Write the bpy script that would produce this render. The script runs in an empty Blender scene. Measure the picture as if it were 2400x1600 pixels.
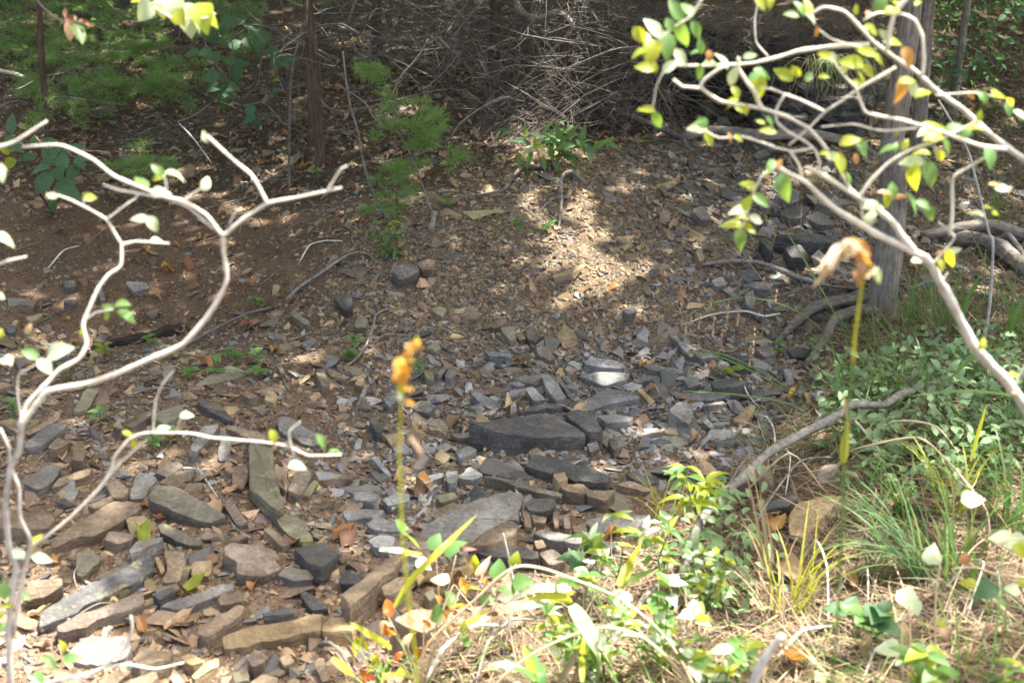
import bpy, bmesh, math, random
import numpy as np
from mathutils import Vector, Matrix

random.seed(7)
RNG = np.random.default_rng(11)
SC = bpy.context.scene
COL = SC.collection

# ------------------------------------------------------------------ camera, sky, sun, exposure
CAM = np.array([0.0, 0.0, 1.7])
PITCH = math.radians(20.0)
FPX = 3000.0                       # focal length in photograph pixels (2400 wide)
FWD = np.array([0, math.cos(PITCH), -math.sin(PITCH)])
RGT = np.array([1.0, 0, 0])
UPV = np.array([0, math.sin(PITCH), math.cos(PITCH)])
cd = bpy.data.cameras.new('camera'); cam = bpy.data.objects.new('camera', cd); COL.objects.link(cam)
cam.location = CAM; cam.rotation_euler = (math.radians(90) - PITCH, 0, 0)
cd.sensor_width = 36.0; cd.lens = 36.0 * FPX / 2400.0; cd.clip_start = 0.05; cd.clip_end = 400
cd.dof.use_dof = True; cd.dof.focus_distance = 4.9; cd.dof.aperture_fstop = 4.6
SC.camera = cam

SUN = np.array([0.34, 0.08, 0.92]); SUN /= np.linalg.norm(SUN)      # towards the sun
sun_el = math.asin(SUN[2]); sun_az = math.atan2(SUN[0], SUN[1])
w = bpy.data.worlds.new('World'); SC.world = w; w.use_nodes = True
wn = w.node_tree; sk = wn.nodes.new('ShaderNodeTexSky'); sk.sky_type = 'NISHITA'; sk.sun_disc = False
sk.sun_elevation = sun_el; sk.sun_rotation = sun_az; sk.air_density = 0.7; sk.dust_density = 7.0; sk.ozone_density = 0.0
wn.links.new(sk.outputs[0], wn.nodes['Background'].inputs[0]); wn.nodes['Background'].inputs[1].default_value = 0.15
sl = bpy.data.lights.new('sun', 'SUN'); sl.energy = 3.9; sl.angle = math.radians(0.55); sl.color = (1.0, 0.95, 0.86)
so = bpy.data.objects.new('sun', sl); COL.objects.link(so)
so.rotation_euler = Vector(SUN).to_track_quat('Z', 'Y').to_euler(); so.location = (4, 8, 14)
vs = SC.view_settings; vs.view_transform = 'Standard'; vs.look = 'None'; vs.gamma = 1.0; vs.exposure = 2.15; vs.use_curve_mapping = False
SC.cycles.max_bounces = 7; SC.cycles.diffuse_bounces = 4; SC.cycles.transparent_max_bounces = 8
SC.cycles.use_denoising = True; SC.cycles.sample_clamp_indirect = 6.0

# ------------------------------------------------------------------ pixel <-> world
K = 800.0 / 2323.0
TX = dict(A=(0, 0), B=(800, 0), C=(1600, 0), D=(0, 540), E=(800, 540), F=(1600, 540), G=(0, 1060), H=(800, 1060), I=(1600, 1060))
def T(t, x, y): return (TX[t][0] + x * K, TX[t][1] + y * K)
def TT(t, pts): return [T(t, *p) for p in pts]
def ray(u, v):
    return FWD + RGT * ((u - 1200) / FPX) + UPV * ((800 - v) / FPX)
def P(u, v, y):
    d = ray(u, v); return CAM + d * (y / d[1])
def proj(p):
    p = np.atleast_2d(p) - CAM
    z = np.maximum(p @ FWD, 1e-3)
    return 1200 + FPX * (p @ RGT) / z, 800 - FPX * (p @ UPV) / z

# ------------------------------------------------------------------ noise
def vnoise(x, y, seed=0):
    x = np.asarray(x, float); y = np.asarray(y, float)
    xi = np.floor(x).astype(np.int64); yi = np.floor(y).astype(np.int64)
    fx = x - xi; fy = y - yi; fx = fx * fx * (3 - 2 * fx); fy = fy * fy * (3 - 2 * fy)
    def h(a, b):
        n = (a * 374761393 + b * 668265263 + seed * 1442695041) & 0x7fffffff
        n = ((n ^ (n >> 13)) * 1274126177) & 0x7fffffff
        return ((n ^ (n >> 16)) & 0xffff) / 65535.0 * 2 - 1
    return (h(xi, yi) * (1 - fx) + h(xi + 1, yi) * fx) * (1 - fy) + (h(xi, yi + 1) * (1 - fx) + h(xi + 1, yi + 1) * fx) * fy
def n3(p, s, seed=0):
    return (vnoise(p[:, 0] * s + p[:, 2] * s * .7, p[:, 1] * s - p[:, 2] * s * .6, seed) + vnoise(p[:, 1] * s + 9.1, p[:, 2] * s + p[:, 0] * s * .3, seed + 5)) * .5

# ------------------------------------------------------------------ terrain: heights through surveyed points
CP = []
def cz(u, v, z):
    d = ray(u, v); t = (z - CAM[2]) / d[2]; CP.append(tuple(CAM + d * t))
def cy(u, v, y): CP.append(tuple(P(u, v, y)))
for u, v, z in [(0, 1590, 0), (600, 1590, 0), (0, 1300, .01), (600, 1300, 0), (1100, 1590, .02), (1200, 1300, 0), (900, 1100, -.02), (1200, 1000, -.03),
                (1500, 900, -.03), (1800, 860, -.01), (0, 1000, .04), (400, 950, .05), (1600, 1150, -.01), (1300, 830, .02), (1000, 850, .03),
                (1000, 700, .12), (700, 850, .05)]: cz(u, v, z)
for u, v, y in [(1300, 600, 5.0), (1300, 400, 5.65), (1500, 600, 5.05), (1600, 420, 5.75), (1150, 450, 5.5), (1000, 510, 5.3), (900, 620, 5.0),
                (1300, 330, 6.4), (1300, 200, 7.5), (1300, 100, 8.7), (1300, 0, 10), (500, 775, 4.75), (300, 790, 4.75), (650, 690, 4.9), (500, 600, 5.35), (250, 620, 5.3), (0, 700, 5.0), (500, 480, 5.9), (0, 480, 5.9),
                (500, 350, 6.7), (0, 350, 6.7), (500, 200, 7.8), (500, 0, 10), (0, 0, 10), (900, 300, 6.6), (900, 150, 8.1),
                (2060, 720, 4.85), (1850, 560, 5.35), (1800, 680, 4.95), (1720, 420, 5.9), (1750, 335, 6.3), (1960, 335, 6.25),
                (2300, 600, 5.4), (2300, 420, 6.3), (2350, 200, 7.8), (2350, 0, 10), (2250, 760, 4.6), (2330, 900, 3.85), (2330, 1200, 2.9), (2330, 1590, 2.15),
                (1750, 1500, 2.55), (1950, 1000, 3.72), (1500, 1590, 2.33), (1750, 1200, 3.2)]: cy(u, v, y)
xc = 6.9 * (1850 - 1200) / 3000 * 1.05
CP += [(xc, 7.3, .5), (xc + .45, 7.3, .52), (xc, 8.3, .9), (xc + .6, 8.4, .9), (xc - .5, 8.3, .85), (-4.5, 12, 1.2), (0, 12, 1.25), (4.5, 12, 1.2), (-4.5, 2, .05), (4.5, 2, .3), (4.5, 5, .4), (-4.5, 5, .25), (4.5, 8, .75), (-4.5, 8, .7),
       (0, 1.2, .08), (2.5, 1.2, .26), (-2.5, 1.2, .02)]
CP = np.array(CP)
def _k(r2): return np.where(r2 > 1e-12, r2 * np.log(np.maximum(r2, 1e-12)) * .5, 0)
_n = len(CP)
_d2 = ((CP[:, None, :2] - CP[None, :, :2]) ** 2).sum(-1)
_A = np.zeros((_n + 3, _n + 3)); _A[:_n, :_n] = _k(_d2) + np.eye(_n) * .012
_Pm = np.c_[np.ones(_n), CP[:, :2]]; _A[:_n, _n:] = _Pm; _A[_n:, :_n] = _Pm.T
_W = np.linalg.solve(_A, np.r_[CP[:, 2], 0, 0, 0])
def H(x, y):
    x = np.atleast_1d(np.asarray(x, float)); y = np.atleast_1d(np.asarray(y, float))
    xq = np.clip(x, -4.6, 4.6); yq = np.clip(y, 1.1, 12.0)
    z = np.empty_like(xq)
    for s in range(0, len(xq), 40000):
        a = xq[s:s + 40000]; b = yq[s:s + 40000]
        r2 = (a[:, None] - CP[None, :, 0]) ** 2 + (b[:, None] - CP[None, :, 1]) ** 2
        z[s:s + 40000] = _k(r2) @ _W[:_n] + _W[_n] + _W[_n + 1] * a + _W[_n + 2] * b
    z = z + np.maximum(y - 12, 0) * .2 * np.clip(1 - (y - 12) / 120, 0, 1)
    far = np.clip((np.abs(x) - 4.6) / 6, 0, 1) + np.clip((y - 10) / 10, 0, 1)
    z = z + vnoise(x * .35, y * .35, 3) * .35 * far
    z = z + vnoise(x * 2.3, y * 2.3, 1) * .022 + vnoise(x * 6.5, y * 6.5, 2) * .011 + vnoise(x * 17, y * 17, 4) * .005
    return z
def normal_at(x, y):
    e = .06
    hx = (H(x + e, y) - H(x - e, y)) / (2 * e); hy = (H(x, y + e) - H(x, y - e)) / (2 * e)
    n = np.stack([-hx, -hy, np.ones_like(hx)], -1); return n / np.linalg.norm(n, axis=-1, keepdims=True)
def G(u, v):
    d = ray(u, v); ys = np.concatenate([np.arange(1.5, 9, .09), np.arange(9, 40, .5)]); t = ys / d[1]
    pts = CAM + d[None] * t[:, None]
    below = pts[:, 2] < H(pts[:, 0], pts[:, 1])
    i = int(np.argmax(below)) if below.any() else len(ys) - 1
    lo, hi = t[max(i - 1, 0)], t[i]
    for _ in range(10):
        m = (lo + hi) / 2; p = CAM + d * m
        if p[2] < H(p[0], p[1])[0]: hi = m
        else: lo = m
    return CAM + d * hi

# ------------------------------------------------------------------ mesh helpers
def mesh_from(name, V, F, smooth=False):
    """V (n,3); F list of (k,3) / (k,4) index arrays"""
    me = bpy.data.meshes.new(name); V = np.asarray(V, np.float32)
    F = [np.asarray(f, np.int32) for f in F if len(f)]
    me.vertices.add(len(V)); me.vertices.foreach_set('co', V.ravel())
    loops = np.concatenate([f.ravel() for f in F]); tot = np.concatenate([np.full(len(f), f.shape[1], np.int32) for f in F])
    start = np.concatenate([[0], np.cumsum(tot)[:-1]]).astype(np.int32)
    me.loops.add(len(loops)); me.loops.foreach_set('vertex_index', loops)
    me.polygons.add(len(tot)); me.polygons.foreach_set('loop_start', start)
    me.polygons.foreach_set('use_smooth', np.full(len(tot), smooth, bool))
    me.update(calc_edges=True); me.validate()
    return me
def link(name, me, mat=None, parent=None):
    o = bpy.data.objects.new(name, me); COL.objects.link(o)
    if mat is not None and me is not None and not me.materials: me.materials.append(mat)
    if parent is not None: o.parent = parent
    return o
def tag(o, label, cat, group=None, kind=None):
    if label: o['label'] = label
    if cat: o['category'] = cat
    if group: o['group'] = group
    if kind: o['kind'] = kind
    return o
def thing(name, label, cat, loc=(0, 0, 0), group=None):
    o = bpy.data.objects.new(name, None); COL.objects.link(o); o.location = loc; o.empty_display_size = .1
    return tag(o, label, cat, group)
class Acc:
    def __init__(s): s.V = []; s.q = []; s.t = []; s.n = 0; s.c = []
    def add(s, V, F, col=None):
        V = np.asarray(V)
        for f in F:
            if not len(f): continue
            f = np.asarray(f) + s.n
            (s.q if f.shape[1] == 4 else s.t).append(f)
        s.V.append(V); s.n += len(V)
        if col is not None: s.c.append(np.broadcast_to(np.asarray(col, np.float32), (len(V), 3)))
    def inst(s, V, F, M, pos, col=None):
        """many copies: M (m,3,3) pos (m,3)"""
        m = len(pos)
        if not m: return
        VV = np.einsum('mij,vj->mvi', M, V) + pos[:, None, :]
        off = (np.arange(m) * len(V))[:, None, None]
        s.add(VV.reshape(-1, 3), [(np.asarray(f)[None] + off).reshape(-1, f.shape[1]) for f in F],
              None if col is None else np.repeat(col, len(V), axis=0))
    def build(s, name, mat, parent=None, smooth=False, origin=None):
        V = np.concatenate(s.V)
        o3 = np.zeros(3) if origin is None else np.asarray(origin)
        F = []
        if s.q: F.append(np.concatenate(s.q))
        if s.t: F.append(np.concatenate(s.t))
        me = mesh_from(name, V - o3, F, smooth)
        if s.c:
            c = np.concatenate(s.c); a = me.attributes.new('tint', 'FLOAT_COLOR', 'POINT')
            a.data.foreach_set('color', np.c_[c, np.ones(len(c))].astype(np.float32).ravel())
        o = link(name, me, mat, parent)
        if parent is None: o.location = o3
        elif origin is not None: o.location = o3 - np.array(parent.location)
        return o
def spline(pts, sub=5, kink=.0):
    p = np.asarray(pts, float)
    if len(p) < 3: return np.array([p[0] + (p[-1] - p[0]) * t for t in np.linspace(0, 1, sub + 1)])
    q = np.vstack([2 * p[0] - p[1], p, 2 * p[-1] - p[-2]]); out = []
    for i in range(1, len(q) - 2):
        a, b, c, d = q[i - 1], q[i], q[i + 1], q[i + 2]
        for t in np.linspace(0, 1, sub, endpoint=False):
            out.append((1 - kink) * .5 * (2 * b + (c - a) * t + (2 * a - 5 * b + 4 * c - d) * t * t + (3 * b - a - 3 * c + d) * t ** 3) + kink * (b + (c - b) * t))
    out.append(p[-1]); return np.array(out)
def tube(pts, r0, r1, sides=7, sub=5, rough=.12, ridges=0, jit=0.0, flare=0, flat=False, kink=0.0):
    c = np.asarray(pts, float) if flat else spline(pts, sub, kink); n = len(c)
    if jit: c = c + RNG.normal(0, jit, c.shape) * np.minimum(np.arange(n), 1)[:, None]
    t = np.gradient(c, axis=0); t /= np.linalg.norm(t, axis=1, keepdims=True) + 1e-9
    a = np.array([0, 0, 1.0]) if abs(t[0][2]) < .9 else np.array([1.0, 0, 0])
    s = np.linspace(0, 1, n); r = r0 + (r1 - r0) * s
    if flare: r = r * (1 + flare * np.exp(-s * n / 3.0))
    V = []; ang = np.linspace(0, 2 * math.pi, sides, endpoint=False)
    ph = RNG.uniform(0, 6, 4)
    for i in range(n):
        b = np.cross(t[i], a); b /= np.linalg.norm(b) + 1e-9; a = np.cross(b, t[i])
        rr = r[i] * (1 + rough * np.sin(ang * 2 + ph[0] + i * .9) * .5 + RNG.normal(0, rough * .35))
        if ridges: rr = rr * (1 + .07 * np.sin(ang * ridges + ph[1] + np.sin(i * .35) * 1.2) + .06 * np.sin(ang * 3 + ph[2] + i * .07) + RNG.normal(0, .025, sides))
        rr = np.broadcast_to(rr, (sides,))
        V.append(c[i] + np.outer(np.cos(ang) * rr, a) + np.outer(np.sin(ang) * rr, b))
    V = np.concatenate(V)
    i, j = np.meshgrid(np.arange(n - 1), np.arange(sides), indexing='ij'); j2 = (j + 1) % sides
    Q = np.stack([i * sides + j, i * sides + j2, (i + 1) * sides + j2, (i + 1) * sides + j], -1).reshape(-1, 4)
    V = np.vstack([V, c[0] - t[0] * r0 * .3, c[-1] + t[-1] * max(r1, .0005) * .6]); N = n * sides; k = np.arange(sides); k2 = (k + 1) % sides
    Tn = np.vstack([np.stack([np.full(sides, N), k2, k], -1), np.stack([np.full(sides, N + 1), (n - 1) * sides + k, (n - 1) * sides + k2], -1)])
    return V, [Q, Tn]
def gpath(px, lift=0.0, arch=0.0):
    """photo pixels -> polyline lying on the ground, lifted in the middle by arch"""
    q = [G(u, v) for u, v in px]; n = len(q)
    return [p + np.array([0, 0, lift + arch * math.sin(math.pi * i / max(n - 1, 1))]) for i, p in enumerate(q)]
def apath(px, y0, y1=None):
    y1 = y0 if y1 is None else y1; n = len(px)
    return [P(u, v, y0 + (y1 - y0) * i / max(n - 1, 1)) for i, (u, v) in enumerate(px)]

# ------------------------------------------------------------------ materials
def newmat(name):
    m = bpy.data.materials.new(name); m.use_nodes = True; nt = m.node_tree; nt.nodes.clear()
    out = nt.nodes.new('ShaderNodeOutputMaterial'); return m, nt, out
def N(nt, typ, **kw):
    n = nt.nodes.new(typ)
    for k, v in kw.items():
        if k in n.inputs: n.inputs[k].default_value = v
        else: setattr(n, k, v)
    return n
def ramp(nt, stops):
    r = nt.nodes.new('ShaderNodeValToRGB'); e = r.color_ramp.elements
    while len(e) < len(stops): e.new(.5)
    for k, (p, c) in enumerate(stops): e[k].position = p; e[k].color = (*c, 1) if len(c) == 3 else c
    return r
def g3(v): return (v, v, v)
def stone_mat(name, cols, patch=None, bump=1.0, dirt=.35, attr=False, speck=90.0, scale=1.0):
    """cols: three colours from dark to light; patch: (colour, threshold) lichen or stain with its own outline"""
    m, nt, out = newmat(name); L = nt.links.new
    tc = N(nt, 'ShaderNodeTexCoord'); geo = N(nt, 'ShaderNodeNewGeometry')
    vec = geo.outputs['Position']
    n1 = N(nt, 'ShaderNodeTexNoise', Scale=9.0 * scale, Detail=6.0, Roughness=.62); L(vec, n1.inputs['Vector'])
    n2 = N(nt, 'ShaderNodeTexNoise', Scale=speck * scale, Detail=4.0, Roughness=.7); L(vec, n2.inputs['Vector'])
    add = N(nt, 'ShaderNodeMath', operation='MULTIPLY_ADD'); L(n2.outputs[0], add.inputs[0]); add.inputs[1].default_value = .7; L(n1.outputs[0], add.inputs[2])
    rp = ramp(nt, [(.58, cols[0]), (.83, cols[1]), (1.0, cols[2])]); L(add.outputs[0], rp.inputs[0])
    colr = rp.outputs[0]
    if attr:
        at = N(nt, 'ShaderNodeAttribute', attribute_name='tint'); mx = N(nt, 'ShaderNodeMix', data_type='RGBA', blend_type='MULTIPLY'); mx.inputs[0].default_value = 1
        L(colr, mx.inputs[6]); L(at.outputs['Color'], mx.inputs[7]); colr = mx.outputs[2]
    else:
        oi = N(nt, 'ShaderNodeObjectInfo'); hs = N(nt, 'ShaderNodeHueSaturation')
        mr = N(nt, 'ShaderNodeMapRange'); mr.inputs['To Min'].default_value = .78; mr.inputs['To Max'].default_value = 1.22
        L(oi.outputs['Random'], mr.inputs[0]); L(mr.outputs[0], hs.inputs['Value']); L(colr, hs.inputs['Color']); colr = hs.outputs[0]
    if dirt:
        n4 = N(nt, 'ShaderNodeTexNoise', Scale=14.0 * scale, Detail=5.0, Roughness=.7); L(vec, n4.inputs['Vector'])
        r4 = ramp(nt, [(.5, g3(0)), (.66, g3(dirt * 2))]); L(n4.outputs[0], r4.inputs[0])
        mx = N(nt, 'ShaderNodeMix', data_type='RGBA'); L(r4.outputs[0], mx.inputs[0]); L(colr, mx.inputs[6]); mx.inputs[7].default_value = (.165, .122, .085, 1); colr = mx.outputs[2]
    if patch:
        n5 = N(nt, 'ShaderNodeTexNoise', Scale=11.0, Detail=8.0, Roughness=.75); L(vec, n5.inputs['Vector'])
        r5 = ramp(nt, [(patch[1], g3(0)), (patch[1] + .05, g3(.85))]); L(n5.outputs[0], r5.inputs[0])
        mx = N(nt, 'ShaderNodeMix', data_type='RGBA'); L(r5.outputs[0], mx.inputs[0]); L(colr, mx.inputs[6]); mx.inputs[7].default_value = (*patch[0], 1); colr = mx.outputs[2]
    bs = N(nt, 'ShaderNodeBsdfPrincipled', Roughness=.82); bs.inputs['Specular IOR Level'].default_value = .3
    L(colr, bs.inputs['Base Color'])
    nb = N(nt, 'ShaderNodeTexNoise', Scale=34.0 * scale, Detail=7.0, Roughness=.7); mp = N(nt, 'ShaderNodeMapping'); mp.inputs['Scale'].default_value = (.6, 1, 2.6)
    L(vec, mp.inputs[0]); L(mp.outputs[0], nb.inputs['Vector'])
    b1 = N(nt, 'ShaderNodeBump', Strength=bump, Distance=.016); L(nb.outputs[0], b1.inputs['Height']); L(b1.outputs[0], bs.inputs['Normal'])
    L(bs.outputs[0], out.inputs[0]); return m
def leaf_mat(name, c, trans, tcol=None, rough=.42, var=.12, vein=True):
    m, nt, out = newmat(name); L = nt.links.new
    geo = N(nt, 'ShaderNodeNewGeometry'); oi = N(nt, 'ShaderNodeObjectInfo')
    n1 = N(nt, 'ShaderNodeTexNoise', Scale=55.0, Detail=4.0); L(geo.outputs['Position'], n1.inputs['Vector'])
    hs = N(nt, 'ShaderNodeHueSaturation'); hs.inputs['Color'].default_value = (*c, 1)
    sm = N(nt, 'ShaderNodeMath', operation='ADD'); L(oi.outputs['Random'], sm.inputs[0]); L(geo.outputs['Random Per Island'], sm.inputs[1])
    fr = N(nt, 'ShaderNodeMath', operation='FRACT'); L(sm.outputs[0], fr.inputs[0])
    mr = N(nt, 'ShaderNodeMapRange'); mr.inputs['To Min'].default_value = .5 - var * .11; mr.inputs['To Max'].default_value = .5 + var * .13; L(fr.outputs[0], mr.inputs[0]); L(mr.outputs[0], hs.inputs['Hue'])
    ad = N(nt, 'ShaderNodeMath', operation='MULTIPLY_ADD'); L(n1.outputs[0], ad.inputs[0]); ad.inputs[1].default_value = .7; 
    mr2 = N(nt, 'ShaderNodeMapRange'); mr2.inputs['To Min'].default_value = .65 - var; mr2.inputs['To Max'].default_value = .65 + var; L(fr.outputs[0], mr2.inputs[0]); L(mr2.outputs[0], ad.inputs[2])
    L(ad.outputs[0], hs.inputs['Value'])
    bs = N(nt, 'ShaderNodeBsdfPrincipled', Roughness=rough); bs.inputs['Specular IOR Level'].default_value = .4; L(hs.outputs[0], bs.inputs['Base Color'])
    if trans:
        tr = N(nt, 'ShaderNodeBsdfTranslucent'); tr.inputs[0].default_value = (*(tcol or c), 1)
        ms = N(nt, 'ShaderNodeMixShader'); ms.inputs[0].default_value = trans; L(bs.outputs[0], ms.inputs[1]); L(tr.outputs[0], ms.inputs[2]); L(ms.outputs[0], out.inputs[0])
    else: L(bs.outputs[0], out.inputs[0])
    return m
def bark_mat(name, c0, c1, sc=(70, 70, 9), bump=.9, dist=.012, blot=None):
    m, nt, out = newmat(name); L = nt.links.new
    geo = N(nt, 'ShaderNodeNewGeometry'); mp = N(nt, 'ShaderNodeMapping'); mp.inputs['Scale'].default_value = sc; L(geo.outputs['Position'], mp.inputs[0])
    n1 = N(nt, 'ShaderNodeTexNoise', Scale=1.0, Detail=6.0, Roughness=.6); L(mp.outputs[0], n1.inputs['Vector'])
    n2 = N(nt, 'ShaderNodeTexNoise', Scale=22.0, Detail=3.0); L(geo.outputs['Position'], n2.inputs['Vector'])
    sm = N(nt, 'ShaderNodeMath', operation='MULTIPLY_ADD'); L(n2.outputs[0], sm.inputs[0]); sm.inputs[1].default_value = .5; L(n1.outputs[0], sm.inputs[2])
    rp = ramp(nt, [(.5, c0), (1.0, c1)]); L(sm.outputs[0], rp.inputs[0]); colr = rp.outputs[0]
    if blot:
        n3_ = N(nt, 'ShaderNodeTexNoise', Scale=26.0, Detail=5.0); L(geo.outputs['Position'], n3_.inputs['Vector'])
        r3 = ramp(nt, [(.56, g3(0)), (.64, g3(.8))]); L(n3_.outputs[0], r3.inputs[0]); mx = N(nt, 'ShaderNodeMix', data_type='RGBA'); L(r3.outputs[0], mx.inputs[0]); L(colr, mx.inputs[6]); mx.inputs[7].default_value = (*blot, 1); colr = mx.outputs[2]
    bs = N(nt, 'ShaderNodeBsdfPrincipled', Roughness=.85); bs.inputs['Specular IOR Level'].default_value = .2; L(colr, bs.inputs['Base Color'])
    b = N(nt, 'ShaderNodeBump', Strength=bump, Distance=dist); L(n1.outputs[0], b.inputs['Height']); L(b.outputs[0], bs.inputs['Normal']); L(bs.outputs[0], out.inputs[0]); return m

M = {}
M['grey'] = stone_mat('grey_shale', [(.085, .08, .073), (.185, .175, .158), (.32, .305, .275)], dirt=.3)
M['blue'] = stone_mat('blue_grey_slate', [(.12, .118, .113), (.235, .232, .224), (.38, .372, .355)], dirt=.16)
M['dark'] = stone_mat('dark_shale', [(.045, .044, .043), (.085, .082, .079), (.15, .145, .135)], dirt=.2)
M['brown'] = stone_mat('brown_sandstone', [(.1, .074, .05), (.205, .155, .105), (.34, .265, .185)], dirt=.2)
M['purple'] = stone_mat('purple_brown_sandstone', [(.085, .068, .054), (.17, .135, .106), (.29, .235, .185)], dirt=.2)
M['tan'] = stone_mat('tan_sandstone', [(.2, .145, .075), (.34, .255, .14), (.5, .395, .25)], dirt=.15)
M['moss'] = stone_mat('mossy_shale', [(.07, .066, .05), (.13, .12, .09), (.2, .185, .14)], patch=((.23, .22, .1), .56), dirt=.15)
M['lichen'] = stone_mat('lichened_dark_shale', [(.05, .05, .052), (.1, .1, .1), (.17, .165, .155)], patch=((.36, .32, .15), .54), dirt=.1)
M['olive'] = stone_mat('olive_flat_stone', [(.12, .11, .075), (.2, .185, .125), (.28, .26, .18)], patch=((.27, .26, .13), .55), dirt=.2)
M['rubble'] = stone_mat('loose_rubble', [(.62, .62, .62), (.95, .95, .95), (1.25, 1.25, 1.25)], dirt=.22, attr=True, bump=.35)
M['bark_pale'] = bark_mat('pale_twig_bark', (.37, .36, .30), (.72, .70, .60), (40, 40, 40), .3, .004)
M['bark_grey'] = bark_mat('grey_twig_bark', (.24, .235, .205), (.54, .53, .475), (50, 50, 50), .4, .004, blot=(.45, .47, .42))
M['bark_root'] = bark_mat('weathered_root_bark', (.11, .1, .085), (.34, .315, .275), (60, 60, 60), .7, .006)
M['bark_dead'] = bark_mat('dead_twig_bark', (.07, .06, .052), (.21, .185, .16), (40, 40, 40), .3, .003)
M['bark_cedar'] = bark_mat('cedar_bark', (.055, .036, .026), (.18, .125, .09), (90, 90, 8), 1.0, .012)
M['bark_oak'] = bark_mat('grey_ridged_bark', (.12, .1, .082), (.42, .37, .31), (75, 75, 9), 1.0, .018, blot=(.3, .3, .27))
M['root_oak'] = bark_mat('dark_ridged_root', (.06, .05, .04), (.22, .19, .155), (30, 60, 60), 1.0, .012)
M['log'] = bark_mat('weathered_log', (.13, .11, .09), (.36, .315, .265), (16, 60, 60), .9, .012)
M['dark_wood'] = bark_mat('near_black_wood', (.018, .014, .011), (.07, .055, .042), (18, 60, 60), .9, .015)
M['straw_stem'] = bark_mat('straw_stem', (.42, .33, .19), (.68, .57, .37), (30, 30, 30), .2, .002)
M['lichen_twig'] = bark_mat('lichened_twig', (.24, .26, .25), (.55, .6, .58), (60, 60, 60), .5, .004)
M['lf_g'] = leaf_mat('green_leaf', (.12, .23, .075), .45, (.30, .48, .05))
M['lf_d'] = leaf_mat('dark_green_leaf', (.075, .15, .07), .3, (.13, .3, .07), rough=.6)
M['lf_gold'] = leaf_mat('golden_seed_husk', (.62, .36, .07), .5, (.85, .5, .08), rough=.6)
M['lf_y'] = leaf_mat('yellow_green_leaf', (.30, .36, .05), .55, (.62, .66, .03))
M['lf_o'] = leaf_mat('orange_leaf', (.38, .19, .07), .35, (.6, .3, .05))
M['lf_s'] = leaf_mat('soft_grey_green_leaf', (.2, .3, .15), .35, (.32, .46, .12), rough=.6, var=.15)
M['lf_O'] = leaf_mat('bright_orange_leaf', (.5, .2, .04), .45, (.8, .34, .03), var=.2)
M['lf_w'] = leaf_mat('pale_green_leaf', (.42, .50, .32), .3, (.5, .6, .2), rough=.35)
M['lf_b'] = leaf_mat('dry_brown_leaf', (.18, .105, .062), .15, (.3, .15, .06), rough=.65, var=.2)
M['lf_t'] = leaf_mat('pale_dry_leaf', (.43, .29, .17), .2, (.5, .33, .15), rough=.6, var=.2)
M['lf_r'] = leaf_mat('red_leaf', (.24, .1, .07), .25, (.4, .14, .06))
M['cedar'] = leaf_mat('cedar_needles', (.18, .29, .095), .4, (.32, .52, .10), rough=.6, var=.3)
M['crown'] = leaf_mat('canopy_leaf', (.08, .15, .035), .3, (.22, .36, .06), rough=.5, var=.25)
M['straw'] = leaf_mat('dry_straw', (.33, .245, .15), .2, (.4, .3, .17), rough=.65, var=.3)
M['straw_p'] = leaf_mat('pale_plume', (.6, .5, .34), .35, (.65, .52, .32), rough=.6, var=.2)
M['straw_d'] = leaf_mat('grey_old_straw', (.19, .15, .11), .15, (.24, .18, .12), rough=.7, var=.3)
M['grass'] = leaf_mat('green_grass', (.10, .19, .045), .4, (.25, .42, .05), rough=.45, var=.2)
M['grass_y'] = leaf_mat('yellow_grass', (.38, .40, .06), .5, (.7, .72, .06), rough=.45, var=.12)
M['blue_grass'] = leaf_mat('blue_green_grass', (.12, .22, .09), .35, (.2, .38, .09), rough=.42, var=.15)
M['litter'] = leaf_mat('twig_litter', (.22, .17, .125), .0, rough=.75, var=.3)

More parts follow.
